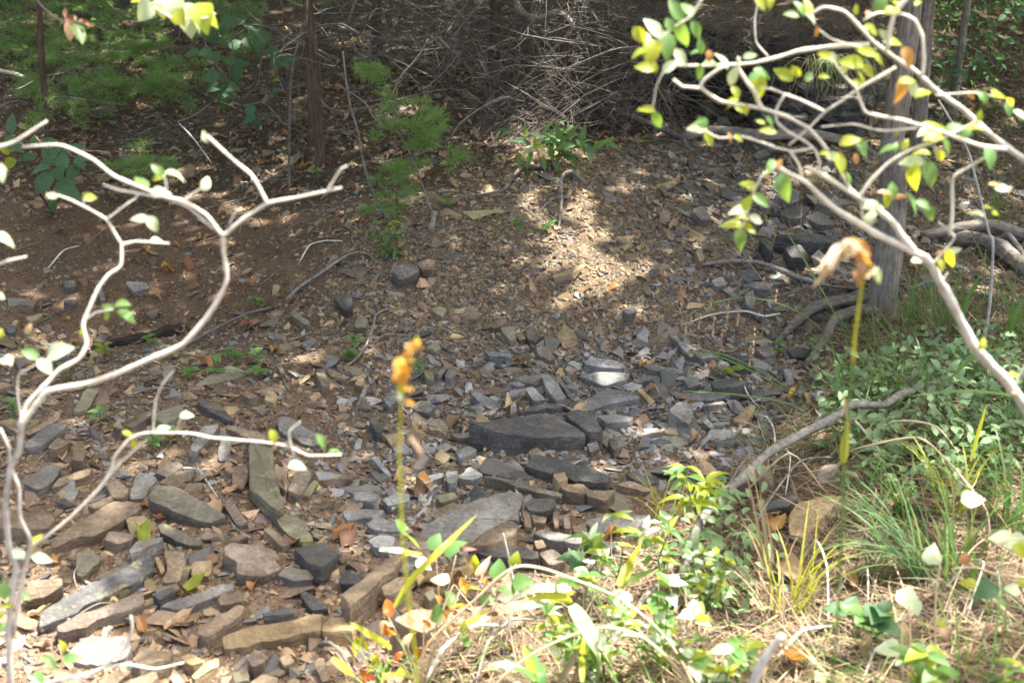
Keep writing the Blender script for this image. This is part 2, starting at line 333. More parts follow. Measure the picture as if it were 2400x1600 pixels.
# ground: bare red-brown soil, leaf mould under the trees darkened further for the deep shade there, straw-coloured thatch on the grassy bank
def ground_mat():
    m, nt, out = newmat('ground_soil'); L = nt.links.new
    geo = N(nt, 'ShaderNodeNewGeometry'); at = N(nt, 'ShaderNodeAttribute', attribute_name='tint')
    n1 = N(nt, 'ShaderNodeTexNoise', Scale=5.0, Detail=8.0, Roughness=.7); n2 = N(nt, 'ShaderNodeTexNoise', Scale=120.0, Detail=4.0, Roughness=.75)
    vo = N(nt, 'ShaderNodeTexVoronoi', Scale=150.0); vo2 = N(nt, 'ShaderNodeTexVoronoi', Scale=60.0)
    for n in (n1, n2, vo, vo2): L(geo.outputs['Position'], n.inputs['Vector'])
    sm = N(nt, 'ShaderNodeMath', operation='MULTIPLY_ADD'); L(n2.outputs[0], sm.inputs[0]); sm.inputs[1].default_value = .6; L(n1.outputs[0], sm.inputs[2])
    rp = ramp(nt, [(.45, g3(.55)), (.8, g3(1.0)), (1.1, g3(1.35))]); L(sm.outputs[0], rp.inputs[0])
    mx = N(nt, 'ShaderNodeMix', data_type='RGBA', blend_type='MULTIPLY'); mx.inputs[0].default_value = 1; L(rp.outputs[0], mx.inputs[6]); L(at.outputs['Color'], mx.inputs[7])
    hs = N(nt, 'ShaderNodeMix', data_type='RGBA', blend_type='MULTIPLY'); hs.inputs[0].default_value = .55; L(mx.outputs[2], hs.inputs[6])
    bw = N(nt, 'ShaderNodeRGBToBW'); L(vo.outputs['Color'], bw.inputs[0]); r2 = ramp(nt, [(.1, (.5, .48, .46)), (.9, (1.5, 1.45, 1.4))]); L(bw.outputs[0], r2.inputs[0]); L(r2.outputs[0], hs.inputs[7])
    bs = N(nt, 'ShaderNodeBsdfPrincipled', Roughness=.95); bs.inputs['Specular IOR Level'].default_value = .12; L(hs.outputs[2], bs.inputs['Base Color'])
    a2 = N(nt, 'ShaderNodeMath', operation='ADD'); L(vo.outputs['Distance'], a2.inputs[0]); L(vo2.outputs['Distance'], a2.inputs[1])
    a3 = N(nt, 'ShaderNodeMath', operation='SUBTRACT'); L(n2.outputs[0], a3.inputs[0]); L(a2.outputs[0], a3.inputs[1])
    b = N(nt, 'ShaderNodeBump', Strength=.8, Distance=.008); L(a3.outputs[0], b.inputs['Height']); L(b.outputs[0], bs.inputs['Normal'])
    L(bs.outputs[0], out.inputs[0]); return m
M['ground'] = ground_mat()

# ------------------------------------------------------------------ zones of the place (what the ground is made of where)
def blob(u, v, cu, cv, ru, rv, soft=.6):
    d = np.sqrt(((u - cu) / ru) ** 2 + ((v - cv) / rv) ** 2); return np.clip((1 + soft * .5 - d) / soft, 0, 1)
def zones(p):
    """shares of the surface types at world points: gully soil, forest floor, grassy bank, bluish creek stones, dark ledge stones, mound chips"""
    u, v = proj(p); wob = vnoise(p[:, 0] * 1.7, p[:, 1] * 1.7, 21) * 70
    u = u + wob; v = v + vnoise(p[:, 0] * 1.9, p[:, 1] * 1.9, 22) * 35
    z = {}
    z['gully'] = np.maximum.reduce([blob(u, v, 480, 640, 360, 130), blob(u, v, 150, 560, 380, 110), blob(u, v, 640, 570, 270, 100), blob(u, v, 300, 740, 260, 50) * .8])
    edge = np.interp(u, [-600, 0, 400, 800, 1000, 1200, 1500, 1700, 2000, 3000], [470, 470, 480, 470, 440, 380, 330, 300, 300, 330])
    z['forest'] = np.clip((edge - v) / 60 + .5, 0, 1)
    gb = np.interp(u, [-600, 700, 850, 1100, 1350, 1500, 1650, 1800, 1950, 2100, 3000], [3000, 2600, 1620, 1480, 1400, 1300, 1190, 1010, 820, 720, 620])
    z['bank'] = np.clip((v - gb) / 70 + .5, 0, 1) * (1 - z['forest'])
    z['blue'] = np.maximum(blob(u, v, 1380, 960, 430, 150, 1.0), blob(u, v, 1050, 1130, 280, 150, 1.0) * .8)
    z['dark'] = np.maximum(blob(u, v, 1840, 560, 280, 260, 1.0), blob(u, v, 1680, 880, 250, 130, 1.0))
    z['mound'] = np.maximum.reduce([blob(u, v, 1280, 580, 420, 230, .8), blob(u, v, 1080, 560, 200, 120, .8), blob(u, v, 1000, 760, 260, 110, .8) * .6])
    z['near'] = np.clip((v - 1020) / 180, 0, 1) * np.clip((1150 - u) / 300, 0, 1)
    return z, u, v

# ------------------------------------------------------------------ ground sheet
def axis(parts):
    return np.unique(np.round(np.concatenate([np.arange(a, b, s) for a, b, s in parts]), 5))
xs = axis([(-70, -10, 6), (-10, -4, .5), (-4, -3, .1), (-3, 3, .024), (3, 4, .1), (4, 10, .5), (10, 71, 6)])
ys = axis([(-40, -4, 4), (-4, 1.6, .4), (1.6, 7.6, .024), (7.6, 11, .06), (11, 20, .5), (20, 131, 6)])
X, Y = np.meshgrid(xs, ys); gp = np.stack([X.ravel(), Y.ravel(), H(X.ravel(), Y.ravel())], -1)
nx, ny = len(xs), len(ys); ii, jj = np.meshgrid(np.arange(ny - 1), np.arange(nx - 1), indexing='ij'); b0 = (ii * nx + jj).ravel()
ga = Acc(); zz, _, _ = zones(gp)
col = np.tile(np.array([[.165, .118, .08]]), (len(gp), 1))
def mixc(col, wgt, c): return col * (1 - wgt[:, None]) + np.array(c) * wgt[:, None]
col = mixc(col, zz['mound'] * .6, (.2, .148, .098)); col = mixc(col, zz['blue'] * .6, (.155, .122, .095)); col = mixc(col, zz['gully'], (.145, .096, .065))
col = mixc(col, zz['forest'], (.085, .062, .045)); col = mixc(col, zz['bank'], (.13, .095, .062))  # forest tone lowered to put deep shade into the soil
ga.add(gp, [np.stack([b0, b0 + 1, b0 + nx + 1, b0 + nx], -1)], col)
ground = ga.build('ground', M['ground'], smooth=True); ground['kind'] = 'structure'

# ------------------------------------------------------------------ traced stones: each lies on the ground, has a thickness and layered sides
FOOT = []                               # footprints, to keep rubble out
SRNG = np.random.default_rng(5)
def slab(tile, poly, mat, thick=.05, lift=.72, label=None, tilt=.10, name='stone', lean=None):
    uv = np.array(TT(tile, poly), float); r = SRNG
    uv2 = []                            # cut corners a little, roughen the edges
    n = len(uv)
    for i in range(n):
        a, b, c = uv[i - 1], uv[i], uv[(i + 1) % n]
        k = r.uniform(.07, .16); uv2 += [b + (a - b) * k, b + (c - b) * k]
        L_ = np.linalg.norm(c - b); m = int(np.clip(L_ / 26, 1, 4))
        d = np.array([-(c - b)[1], (c - b)[0]]) / (L_ + 1e-6)
        for q in range(1, m + 1):
            t = k + (1 - 2 * k) * q / (m + 1); uv2.append(b + (c - b) * t + d * r.normal(0, min(L_ * .018, 3.0)))
    uv2 = np.array(uv2); cu, cv = uv.mean(0); g = G(cu, cv)
    tn = normal_at(g[:1], g[1:2])[0]; tocam = CAM - g; tocam /= np.linalg.norm(tocam)
    nn = tn + .16 * tocam + np.r_[r.normal(0, tilt, 2), 0]
    if lean is not None: nn = nn + np.array(lean)
    nn /= np.linalg.norm(nn)
    pp = g + nn * thick * lift; top = []
    for u, v in uv2:
        d = ray(u, v); top.append(CAM + d * (np.dot(pp - CAM, nn) / np.dot(d, nn)))
    top = np.array(top); c = top.mean(0); size = np.sqrt(((top - c) ** 2).sum(1)).mean(); m = len(top)
    rings = [(.93, -1.0), (1.0, -.72), (.985 + r.uniform(-.02, .01), -.5), (1.0 + r.uniform(-.01, .02), -.28), (1.0, -.07), (.985, -.008), (.955, .0), (.68, .012), (.36, .016)]
    V = []
    for s, h in rings: V.append(c + (top - c) * s + nn * (h * thick if h < 0 else h * size))
    V = np.concatenate(V + [c[None] + nn * .015 * size]); nr = len(rings)
    amp = size * .045
    V += nn * (n3(V, 3.2 / max(size, .04), int(r.integers(99))) * amp * .55)[:, None]
    V += r.normal(0, size * .009, V.shape) * .8
    i, j = np.meshgrid(np.arange(nr - 1), np.arange(m), indexing='ij'); j2 = (j + 1) % m
    Q = np.stack([i * m + j, i * m + j2, (i + 1) * m + j2, (i + 1) * m + j], -1).reshape(-1, 4)
    k = np.arange(m); Tt = np.stack([(nr - 1) * m + k, (nr - 1) * m + (k + 1) % m, np.full(m, nr * m)], -1)
    ar = np.sum(np.cross(top - c, np.roll(top, -1, 0) - c) @ nn)
    if ar < 0: Q = Q[:, ::-1]; Tt = Tt[:, ::-1]
    o = c - nn * thick * .5
    me = mesh_from(name, V - o, [Q, Tt], True); me.set_sharp_from_angle(angle=math.radians(26))
    ob = link(name, me, M[mat]); ob.location = o
    FOOT.append(top[:, :2]); STONES.append([ob, cu, cv, np.ptp(uv[:, 0]), np.ptp(uv[:, 1]), mat, label])
    return ob
STONES = []
def S(tile, mat, thick, *xy, label=None, **kw):
    slab(tile, [(xy[i], xy[i + 1]) for i in range(0, len(xy), 2)], mat, thick, label=label, **kw)

S('G', 'tan', .06, 1508, 1240, 2195, 1082, 2178, 1210, 1880, 1275, 1522, 1345, label='long flat yellow-tan sandstone slab lying across the lower left foreground')
S('G', 'brown', .055, 1345, 1195, 1620, 1030, 1665, 1045, 1640, 1110, 1410, 1255, 1350, 1232, label='oblong brown block just behind the long yellow-tan slab')
S('G', 'lichen', .05, 270, 1085, 560, 910, 1035, 680, 1045, 790, 950, 870, 700, 985, 385, 1150, 265, 1190, label='long dark slab with yellow lichen blotches at lower left')
S('G', 'purple', .06, 385, 1170, 860, 985, 975, 945, 985, 1030, 440, 1225, 390, 1215, label='long purple-brown slab lying against the front of the lichened dark slab')
S('G', 'brown', .07, 345, 610, 480, 500, 760, 330, 950, 340, 970, 385, 730, 525, 640, 570, 540, 565, 350, 655, label='broad brown-grey slab with a shaded undercut front edge at left')
S('G', 'moss', .09, 1005, 300, 1050, 215, 1200, 225, 1550, 430, 1500, 450, 1440, 480, 1200, 410, 1020, 325, label='thick mossy dark block slanting behind the dead orange leaves')
S('G', 'moss', .06, 1065, 490, 1120, 480, 1380, 600, 1370, 630, 1280, 635, 1090, 540, label='dark mossy bar just below the thick mossy block')
S('G', 'olive', .05, 1690, -60, 1740, -80, 1855, -20, 1865, 120, 1935, 370, 1900, 395, 1800, 330, 1700, 230, label='long olive-brown slab standing lengthwise up the slope')
S('G', 'olive', .05, 1830, 390, 1900, 400, 2010, 430, 2140, 590, 2050, 610, 1960, 560, label='long olive slab continuing below the upright olive-brown slab')
S('G', 'purple', .08, 1520, 640, 1580, 605, 1880, 660, 1880, 740, 1920, 790, 1800, 840, 1610, 830, 1610, 740, 1530, 700, label='large dark rounded stone with a pale worn top, left of centre foreground')
S('G', 'grey', .05, 1880, 830, 1970, 775, 2140, 810, 2130, 860, 2000, 875, label='grey wedge stone touching the right of the pale-topped dark stone')
S('G', 'dark', .05, 1995, 650, 2200, 605, 2320, 690, 2190, 780, 2090, 745)
S('G', 'grey', .06, 150, 205, 330, 75, 420, 110, 350, 205, 250, 255, label='thick grey block at far left beside the pale shrub stem')
S('G', 'brown', .05, 350, 240, 400, 170, 630, 95, 610, 150, 440, 215)
S('G', 'grey', .05, 875, 670, 930, 600, 1110, 570, 1100, 605, 890, 690)
S('G', 'purple', .05, 710, 590, 740, 530, 900, 550, 910, 585, 800, 625)
S('G', 'grey', .05, 455, 1370, 560, 1260, 860, 1240, 900, 1320, 850, 1400, 680, 1450, 520, 1430, label='big smooth grey slab near the bottom left corner')
S('G', 'brown', .10, 165, 930, 200, 870, 420, 850, 430, 900, 310, 985, 190, 1000, label='rounded sunlit brown stone behind the left end of the lichened slab')
S('G', 'grey', .04, 1070, 1040, 1500, 895, 1600, 890, 1580, 930, 1340, 1030, 1210, 1070, label='long thin grey shard behind the oblong brown block')
S('G', 'brown', .04, 1480, 1000, 1510, 960, 1640, 940, 1665, 1010, 1500, 1040)
S('G', 'brown', .035, 1115, 670, 1250, 665, 1260, 750, 1220, 885, 1100, 880, 1140, 790)
S('G', 'tan', .045, 1310, 740, 1440, 730, 1435, 840, 1300, 840, label='small squarish yellow-tan stone in the left foreground rubble')
S('G', 'tan', .03, 1050, 710, 1080, 705, 1125, 800, 1100, 835)
S('G', 'grey', .06, 875, 320, 920, 150, 1030, 135, 1075, 190, 1010, 240, 990, 310)
S('G', 'brown', .06, 720, 220, 770, 160, 880, 250, 830, 315, 760, 305)
S('G', 'purple', .05, 1960, 260, 2010, 120, 2110, 115, 2120, 170, 2050, 295)
S('G', 'brown', .05, 1870, 100, 1960, 95, 1950, 260, 1880, 220)
S('G', 'purple', .045, 1510, 340, 1560, 305, 1690, 480, 1620, 505)
S('G', 'brown', .06, -40, 390, 330, 400, 375, 440, 320, 520, -40, 510, label='broad flat brown slab cut by the left edge of the picture')
S('G', 'olive', .06, 520, 680, 620, 660, 690, 740, 560, 840, 520, 830)
S('G', 'brown', .05, 590, 360, 760, 290, 770, 320, 650, 385)
S('G', 'tan', .05, 2185, 1190, 2240, 1120, 2420, 1100, 2420, 1205, 2200, 1215, label='tan block at the right end of the long yellow-tan slab')
S('G', 'purple', .09, 1685, 1400, 1730, 1335, 1800, 1360, 1800, 1430, 1710, 1455, label='small chunky purple-brown cube below the long yellow-tan slab')
S('G', 'brown', .05, 895, 1410, 960, 1340, 1180, 1350, 1160, 1400, 960, 1450)
S('G', 'tan', .05, 1300, 1520, 1400, 1420, 1490, 1395, 1490, 1450, 1330, 1540)
S('G', 'brown', .05, 650, 1560, 800, 1480, 900, 1490, 780, 1580)
S('G', 'brown', .06, 1580, 100, 1680, 75, 1690, 180, 1650, 260, 1580, 215)
S('G', 'purple', .05, 1040, 130, 1200, 50, 1250, 90, 1140, 170)
S('G', 'olive', .04, 2050, 290, 2140, 180, 2170, 200, 2110, 300)
S('G', 'brown', .04, 1790, 520, 1830, 500, 1980, 615, 1920, 640)
S('G', 'dark', .04, 1030, 960, 1180, 915, 1190, 940, 1080, 1000)
S('G', 'dark', .04, 1785, 1090, 1960, 1045, 2030, 1090, 1800, 1112)
S('G', 'dark', .05, 2040, 960, 2080, 940, 2250, 1060, 2120, 1075)
S('G', 'tan', .05, 1220, 1390, 1290, 1355, 1390, 1420, 1300, 1450)
S('G', 'brown', .05, 1700, 1560, 1790, 1500, 1900, 1530, 1880, 1590, 1720, 1590)
S('G', 'olive', .06, 1580, 1500, 1680, 1460, 1700, 1540, 1600, 1570)
S('G', 'tan', .05, 1900, 1400, 1960, 1360, 2010, 1420, 1930, 1450)
S('G', 'brown', .05, 2130, 1420, 2200, 1400, 2250, 1540, 2190, 1560)
S('G', 'brown', .05, 840, 1560, 1060, 1480, 1080, 1530, 1000, 1590, 860, 1590)

S('D', 'grey', .06, 160, 1470, 190, 1430, 330, 1310, 470, 1315, 350, 1420, 280, 1470, label='pale grey oblong block below the fork of the left shrub')
S('D', 'olive', .04, 1310, 1060, 1440, 970, 1560, 910, 1690, 970, 1620, 1040, label='flat greenish slab beneath the three green seedlings')
S('D', 'olive', .04, 490, 1240, 580, 1070, 680, 1075, 600, 1215)
S('D', 'olive', .05, 1010, 1270, 1190, 1190, 1260, 1180, 1210, 1270, 1130, 1315)
S('D', 'purple', .04, 855, 1330, 1060, 1200, 1090, 1215, 900, 1340, label='narrow purple-brown bar above the horizontal pale twig')
S('D', 'grey', .05, 1290, 1480, 1380, 1330, 1500, 1310, 1430, 1420, 1330, 1510)
S('D', 'brown', .06, 1530, 1340, 1580, 1320, 1830, 1400, 1750, 1450)
S('D', 'grey', .05, 1890, 1270, 1960, 1260, 2150, 1380, 2220, 1440, 2120, 1470, 1900, 1370, label='long grey block lying behind the tip of the horizontal pale twig')
S('D', 'grey', .05, 1480, 1500, 1520, 1370, 1580, 1400, 1560, 1568, 1490, 1568)
S('D', 'grey', .03, 850, 345, 990, 350, 1020, 390, 910, 425, label='flat grey stone sitting on the red-brown gully soil')
S('D', 'purple', .04, 120, 500, 170, 460, 250, 480, 230, 520)
S('D', 'grey', .05, 415, 350, 510, 335, 515, 380, 450, 395)
S('D', 'olive', .05, 1960, 560, 2000, 545, 2115, 620, 2080, 640)
S('D', 'tan', .05, 1795, 1150, 1830, 1070, 1890, 1120, 1870, 1175)
S('D', 'purple', .04, 1880, 915, 1910, 910, 1990, 1080, 1960, 1085)
S('D', 'grey', .04, 2050, 770, 2120, 720, 2160, 750, 2090, 815)
S('D', 'brown', .05, 760, 1330, 810, 1285, 845, 1355)
S('D', 'brown', .06, 320, 1480, 380, 1415, 480, 1430, 400, 1485)
S('D', 'brown', .05, 160, 1370, 370, 1260, 395, 1290, 200, 1395)
S('D', 'dark', .04, 1340, 1150, 1400, 1150, 1600, 1285, 1580, 1300, 1370, 1195, label='narrow dark bar of shale slanting above the pale horizontal twig')
S('D', 'tan', .05, 170, 590, 280, 560, 290, 580, 210, 625, label='small sunlit tan block near the left edge on the gully soil')
S('D', 'brown', .07, 490, 1560, 500, 1450, 540, 1420, 580, 1480, 570, 1568)
S('D', 'grey', .07, 640, 340, 680, 335, 720, 470, 690, 480)
S('D', 'grey', .05, 430, 480, 470, 465, 530, 480, 500, 510)
S('D', 'dark', .05, 30, 650, 70, 630, 110, 690, 60, 700)
S('D', 'brown', .05, 1640, 1110, 1690, 1090, 1760, 1125, 1710, 1145)
S('D', 'brown', .05, 2150, 960, 2200, 940, 2250, 1050, 2190, 1060)

S('E', 'dark', .11, 865, 1300, 1000, 1300, 1330, 1245, 1410, 1250, 1500, 1280, 1670, 1385, 1660, 1405, 1560, 1410, 1250, 1395, 1040, 1365, 950, 1330, label='biggest dark smooth slab in the middle of the creek bed')
S('E', 'dark', .05, 1200, 1240, 1310, 1185, 1490, 1175, 1510, 1195, 1330, 1225, label='curved dark slab tucked behind the biggest dark slab')
S('E', 'dark', .12, 1520, 1240, 1600, 1215, 1680, 1225, 1780, 1350, 1760, 1370, 1690, 1375, 1570, 1290, label='chunky dark block at the right end of the biggest dark slab')
S('E', 'blue', .045, 1560, 1205, 1690, 1135, 1800, 1070, 1900, 1085, 2035, 1125, 2000, 1150, 1820, 1180, 1690, 1225, label='wide pale blue-grey slab pointing right behind the dark chunky block')
S('E', 'blue', .045, 1610, 985, 1750, 960, 1970, 970, 1950, 1010, 1790, 1060, 1740, 1035, label='wide grey slab at the foot of the rubble slope')
S('E', 'blue', .07, 1660, 890, 1700, 855, 1880, 885, 1920, 920, 1890, 940, 1760, 930, 1660, 910, label='thick blue-grey block uphill of the wide grey slab')
S('E', 'grey', .05, 2055, 920, 2130, 910, 2323, 945, 2340, 975, 2100, 948, label='long grey slab right of the thick blue-grey block')
S('E', 'blue', .06, 1360, 985, 1410, 975, 1490, 1060, 1530, 1145, 1460, 1155, 1390, 1060, label='upright blue-grey slab leaning on the slope left of the wide grey slab')
S('E', 'grey', .04, 1465, 1010, 1500, 1010, 1570, 1120, 1550, 1135)
S('E', 'grey', .04, 1500, 1000, 1540, 990, 1590, 1060, 1570, 1078)
S('E', 'blue', .06, 1250, 1070, 1310, 1060, 1390, 1150, 1310, 1162)
S('E', 'blue', .05, 880, 1110, 920, 1090, 1060, 1160, 1090, 1205, 1050, 1230, 950, 1180)
S('E', 'blue', .06, 1745, 1260, 1870, 1245, 1990, 1270, 1960, 1300, 1800, 1310, label='pale slab right of the chunky dark block')
S('E', 'blue', .05, 975, 820, 1160, 840, 1150, 862, 1010, 855)
S('E', 'brown', .05, 1000, 650, 1080, 585, 1130, 600, 1100, 650, 1040, 668)
S('E', 'olive', .06, 1080, 660, 1180, 645, 1190, 735, 1150, 750, label='squarish olive stone on the lower mound slope')
S('E', 'purple', .06, 1250, 680, 1300, 640, 1360, 700, 1320, 755, 1270, 740)
S('E', 'purple', .05, 1325, 790, 1400, 790, 1460, 870, 1410, 880, 1340, 840)
S('E', 'brown', .05, 1190, 710, 1240, 700, 1260, 735, 1210, 750)
S('E', 'grey', .10, 345, 260, 400, 235, 520, 230, 535, 280, 400, 345, label='large grey block on the ridge below the bright green shrub')
S('E', 'brown', .08, 510, 220, 600, 190, 640, 205, 620, 262, 545, 268, label='brown block touching the large grey block on the ridge')
S('E', 'olive', .04, 600, 530, 680, 515, 720, 540, 690, 590)
S('E', 'dark', .09, -60, 450, 0, 425, 70, 430, 75, 520, 20, 545, label='dark chunky rock on the ridge below the long root')
S('E', 'olive', .07, 85, 640, 130, 560, 180, 600, 170, 655, 100, 665)
S('E', 'grey', .06, 480, 1200, 560, 1150, 640, 1190, 600, 1245, 510, 1228)
S('E', 'grey', .06, 280, 1140, 340, 1090, 380, 1150, 330, 1210)
S('E', 'dark', .05, 190, 1290, 240, 1280, 285, 1365, 240, 1380)
S('E', 'blue', .05, 700, 990, 740, 920, 785, 980, 750, 1008)
S('E', 'grey', .05, 650, 970, 700, 920, 720, 940, 680, 985)
S('E', 'blue', .05, 775, 1500, 870, 1460, 930, 1490, 810, 1555)
S('E', 'grey', .05, 740, 1380, 930, 1370, 960, 1390, 800, 1415)
S('E', 'grey', .09, 2230, 1220, 2290, 1160, 2380, 1185, 2400, 1280, 2370, 1320, 2320, 1290, 2250, 1245, label='large grey boulder slab at the right side of the creek bed')
S('E', 'tan', .04, 2005, 1075, 2040, 1075, 2135, 1165, 2100, 1180)
S('E', 'grey', .05, 1975, 1010, 2100, 980, 2125, 1010, 2010, 1042)
S('E', 'blue', .04, 1140, 1040, 1210, 1025, 1280, 1040, 1200, 1062)
S('E', 'grey', .06, 1150, 1190, 1190, 1160, 1195, 1225, 1150, 1250)
S('E', 'olive', .05, 555, 950, 620, 955, 635, 1020, 580, 1008)
S('E', 'olive', .05, 605, 790, 650, 755, 680, 800, 640, 828)
S('E', 'grey', .06, 1915, 540, 1980, 510, 2020, 550, 1950, 572)
S('E', 'dark', .05, 1810, 1410, 1870, 1420, 1900, 1480, 1850, 1495)
S('E', 'tan', .04, 290, 1390, 400, 1370, 440, 1440, 380, 1520)
S('E', 'tan', .05, 90, 1050, 120, 980, 160, 1010, 140, 1060)
S('E', 'brown', .05, 1270, 1500, 1330, 1470, 1400, 1530, 1300, 1550)
S('E', 'tan', .05, 630, 1540, 680, 1480, 750, 1540, 700, 1590)
S('E', 'grey', .04, 100, 1180, 160, 1040, 185, 1060, 120, 1190)
S('E', 'grey', .05, 1670, 1450, 1740, 1430, 1760, 1480, 1690, 1510)

S('F', 'grey', .06, 0, 1000, 60, 980, 135, 1040, 40, 1075)
S('F', 'dark', .06, 190, 1030, 270, 1010, 460, 1025, 380, 1062, 210, 1070)
S('F', 'blue', .05, -20, 1100, 180, 1095, 330, 1120, 200, 1158, -20, 1145, label='long pale grey slab right of the wide blue-grey slab')
S('F', 'dark', .12, 690, 115, 800, 90, 860, 165, 840, 190, 740, 185, label='dark boulder just left of the leaning tree trunk')
S('F', 'dark', .07, 620, 30, 900, 20, 1090, 60, 1060, 90, 800, 72, label='long dark ledge slab behind the dark boulder')
S('F', 'grey', .05, 400, 370, 500, 345, 620, 360, 590, 398, 500, 394)
S('F', 'grey', .05, 80, 830, 230, 830, 240, 868, 120, 876)
S('F', 'grey', .06, 420, 430, 480, 400, 500, 480, 470, 535, 430, 500)
S('F', 'grey', .05, 490, 800, 590, 770, 640, 830, 560, 865)
S('F', 'dark', .07, 700, 800, 860, 800, 850, 860, 740, 855, label='dark stone wedged under the tree roots')
S('F', 'dark', .06, 470, 890, 600, 870, 640, 900, 560, 930)
S('F', 'grey', .04, 125, 1185, 270, 1160, 300, 1175, 180, 1195)
S('F', 'tan', .05, 340, 1300, 400, 1220, 480, 1180, 500, 1200, 430, 1325)
S('F', 'grey', .05, -100, 700, -60, 690, 80, 850, 50, 860, label='long narrow grey shard slanting at the mound foot')
S('F', 'brown', .06, 90, 130, 130, 120, 150, 200, 110, 210)
S('F', 'grey', .06, 400, 130, 440, 120, 465, 200, 420, 210)
S('F', 'dark', .06, 520, 60, 560, 50, 620, 130, 590, 140)
S('F', 'grey', .06, 190, 340, 270, 310, 300, 370, 230, 385)
S('C', 'grey', .14, 625, 1330, 690, 1270, 800, 1295, 790, 1370, 720, 1385, label='grey block with a sunlit top on the ledge behind the right shrub')
S('C', 'dark', .08, 650, 1450, 720, 1410, 880, 1400, 820, 1475, 740, 1495, label='dark flat rock beneath the sunlit grey ledge block')
S('C', 'grey', .08, 820, 1475, 930, 1430, 1050, 1525, 940, 1535)
S('C', 'olive', .10, 100, 690, 200, 670, 230, 760, 170, 790, label='olive boulder left of the drooping seed grass')
S('C', 'tan', .10, 830, 1150, 930, 1180, 960, 1240, 840, 1235, label='brightly sunlit pale rock behind the forked right branch')
S('C', 'grey', .07, 900, 1380, 1100, 1350, 1180, 1380, 1000, 1410)
S('C', 'grey', .07, 230, 800, 300, 790, 330, 850, 260, 860)
S('C', 'dark', .07, 100, 800, 160, 780, 200, 830, 140, 850)
S('C', 'dark', .06, 30, 1080, 90, 1090, 110, 1150, 50, 1150)
S('C', 'grey', .06, 330, 1340, 400, 1330, 470, 1420, 380, 1420)
S('C', 'grey', .06, 60, 1420, 140, 1400, 200, 1490, 120, 1500)
S('H', 'grey', .06, 500, 560, 700, 400, 930, 310, 1120, 265, 1240, 270, 1205, 460, 1150, 455, 980, 540, 880, 630, 560, 625, label='largest flat grey slab below the biggest dark slab, centre foreground')
S('H', 'brown', .07, 890, 630, 1000, 530, 1150, 455, 1205, 490, 1190, 545, 1000, 630, label='brown slab lying on the front edge of the largest flat grey slab')
S('H', 'moss', .05, 960, 155, 1060, 158, 1330, 245, 1510, 278, 1490, 300, 1330, 275, 1060, 185, label='thin mossy bar of shale arching above the largest flat grey slab')
S('H', 'dark', .06, 930, 105, 980, 30, 1080, 50, 1350, 195, 1250, 208, 960, 140, label='dark wedge slab just above the thin mossy bar')
S('H', 'dark', .09, 1255, 85, 1300, 0, 1450, 30, 1830, 155, 1815, 205, 1720, 210, 1450, 150, 1260, 95, label='long dark block below the biggest dark slab on its right')
S('H', 'dark', .08, 1250, 345, 1290, 310, 1450, 310, 1470, 360, 1370, 405, 1270, 390, label='smooth dark rounded stone above the pile of small brown stones')
S('H', 'brown', .05, 1475, 220, 1640, 210, 1700, 255, 1640, 285, 1520, 258)
S('H', 'brown', .07, 1660, 270, 1720, 252, 1870, 268, 1800, 330, 1680, 300)
S('H', 'grey', .06, 1290, 540, 1400, 530, 1640, 575, 1630, 625, 1440, 600, label='grey slab below the pile of small brown stones')
S('H', 'dark', .06, 885, 660, 1130, 640, 1340, 665, 1340, 725, 1000, 710, label='dark slab behind the orange and green weed leaves')
S('H', 'brown', .09, 0, 970, 60, 925, 360, 690, 420, 690, 420, 725, 100, 1015, 60, 1040, label='long brown beam-shaped stone slanting in the middle foreground')
S('H', 'brown', .08, 270, 915, 390, 840, 470, 850, 430, 935, 290, 975)
S('H', 'grey', .06, 1660, 470, 1900, 400, 2100, 430, 2000, 530, 1740, 550, label='broad grey slab behind the bright green sprigs')
S('H', 'blue', .05, 520, 180, 690, 130, 700, 160, 540, 222)
S('H', 'blue', .05, 710, 130, 790, 120, 780, 205, 720, 210)
S('H', 'blue', .05, 785, 170, 870, 90, 970, 150, 900, 190)
S('H', 'olive', .07, 635, 295, 770, 265, 790, 305, 680, 345, label='small pale olive block above the largest flat grey slab')
S('H', 'blue', .06, 275, 320, 380, 270, 465, 280, 465, 330, 320, 365)
S('H', 'blue', .06, 80, 270, 160, 265, 250, 305, 210, 332, 90, 322)
S('H', 'blue', .05, 5, 400, 150, 380, 300, 390, 270, 435, 40, 462)
S('H', 'blue', .05, 170, 500, 230, 420, 390, 490, 410, 535, 300, 535)
S('H', 'blue', .06, 180, 600, 250, 560, 370, 570, 350, 635, 230, 652)
S('H', 'blue', .04, 205, 30, 240, 20, 350, 160, 320, 168)
S('H', 'blue', .04, 485, 100, 550, 10, 595, 20, 560, 108)
S('H', 'brown', .09, 350, 1130, 500, 1060, 640, 1070, 700, 1165, 560, 1230, 430, 1175, label='large brown block behind the curled orange leaves')
S('H', 'olive', .07, 560, 955, 620, 930, 650, 975, 600, 1008)
S('H', 'grey', .05, 370, 800, 450, 750, 500, 760, 440, 825)
S('H', 'tan', .09, 1440, 150, 1520, 128, 1545, 185, 1480, 205, label='small tan cube standing on the long dark block')
S('H', 'brown', .04, 1870, 220, 1950, 190, 2000, 200, 2120, 258, 2070, 268)
S('H', 'dark', .05, 1930, 140, 2000, 120, 2140, 205, 2060, 225)
S('H', 'brown', .05, -10, 1110, 140, 1120, 100, 1175, -10, 1195)
S('H', 'brown', .06, 1230, 400, 1270, 388, 1300, 510, 1250, 505)
S('H', 'brown', .06, 1290, 420, 1400, 440, 1390, 475, 1310, 470)
S('H', 'brown', .06, 1570, 500, 1650, 490, 1670, 535, 1590, 545)
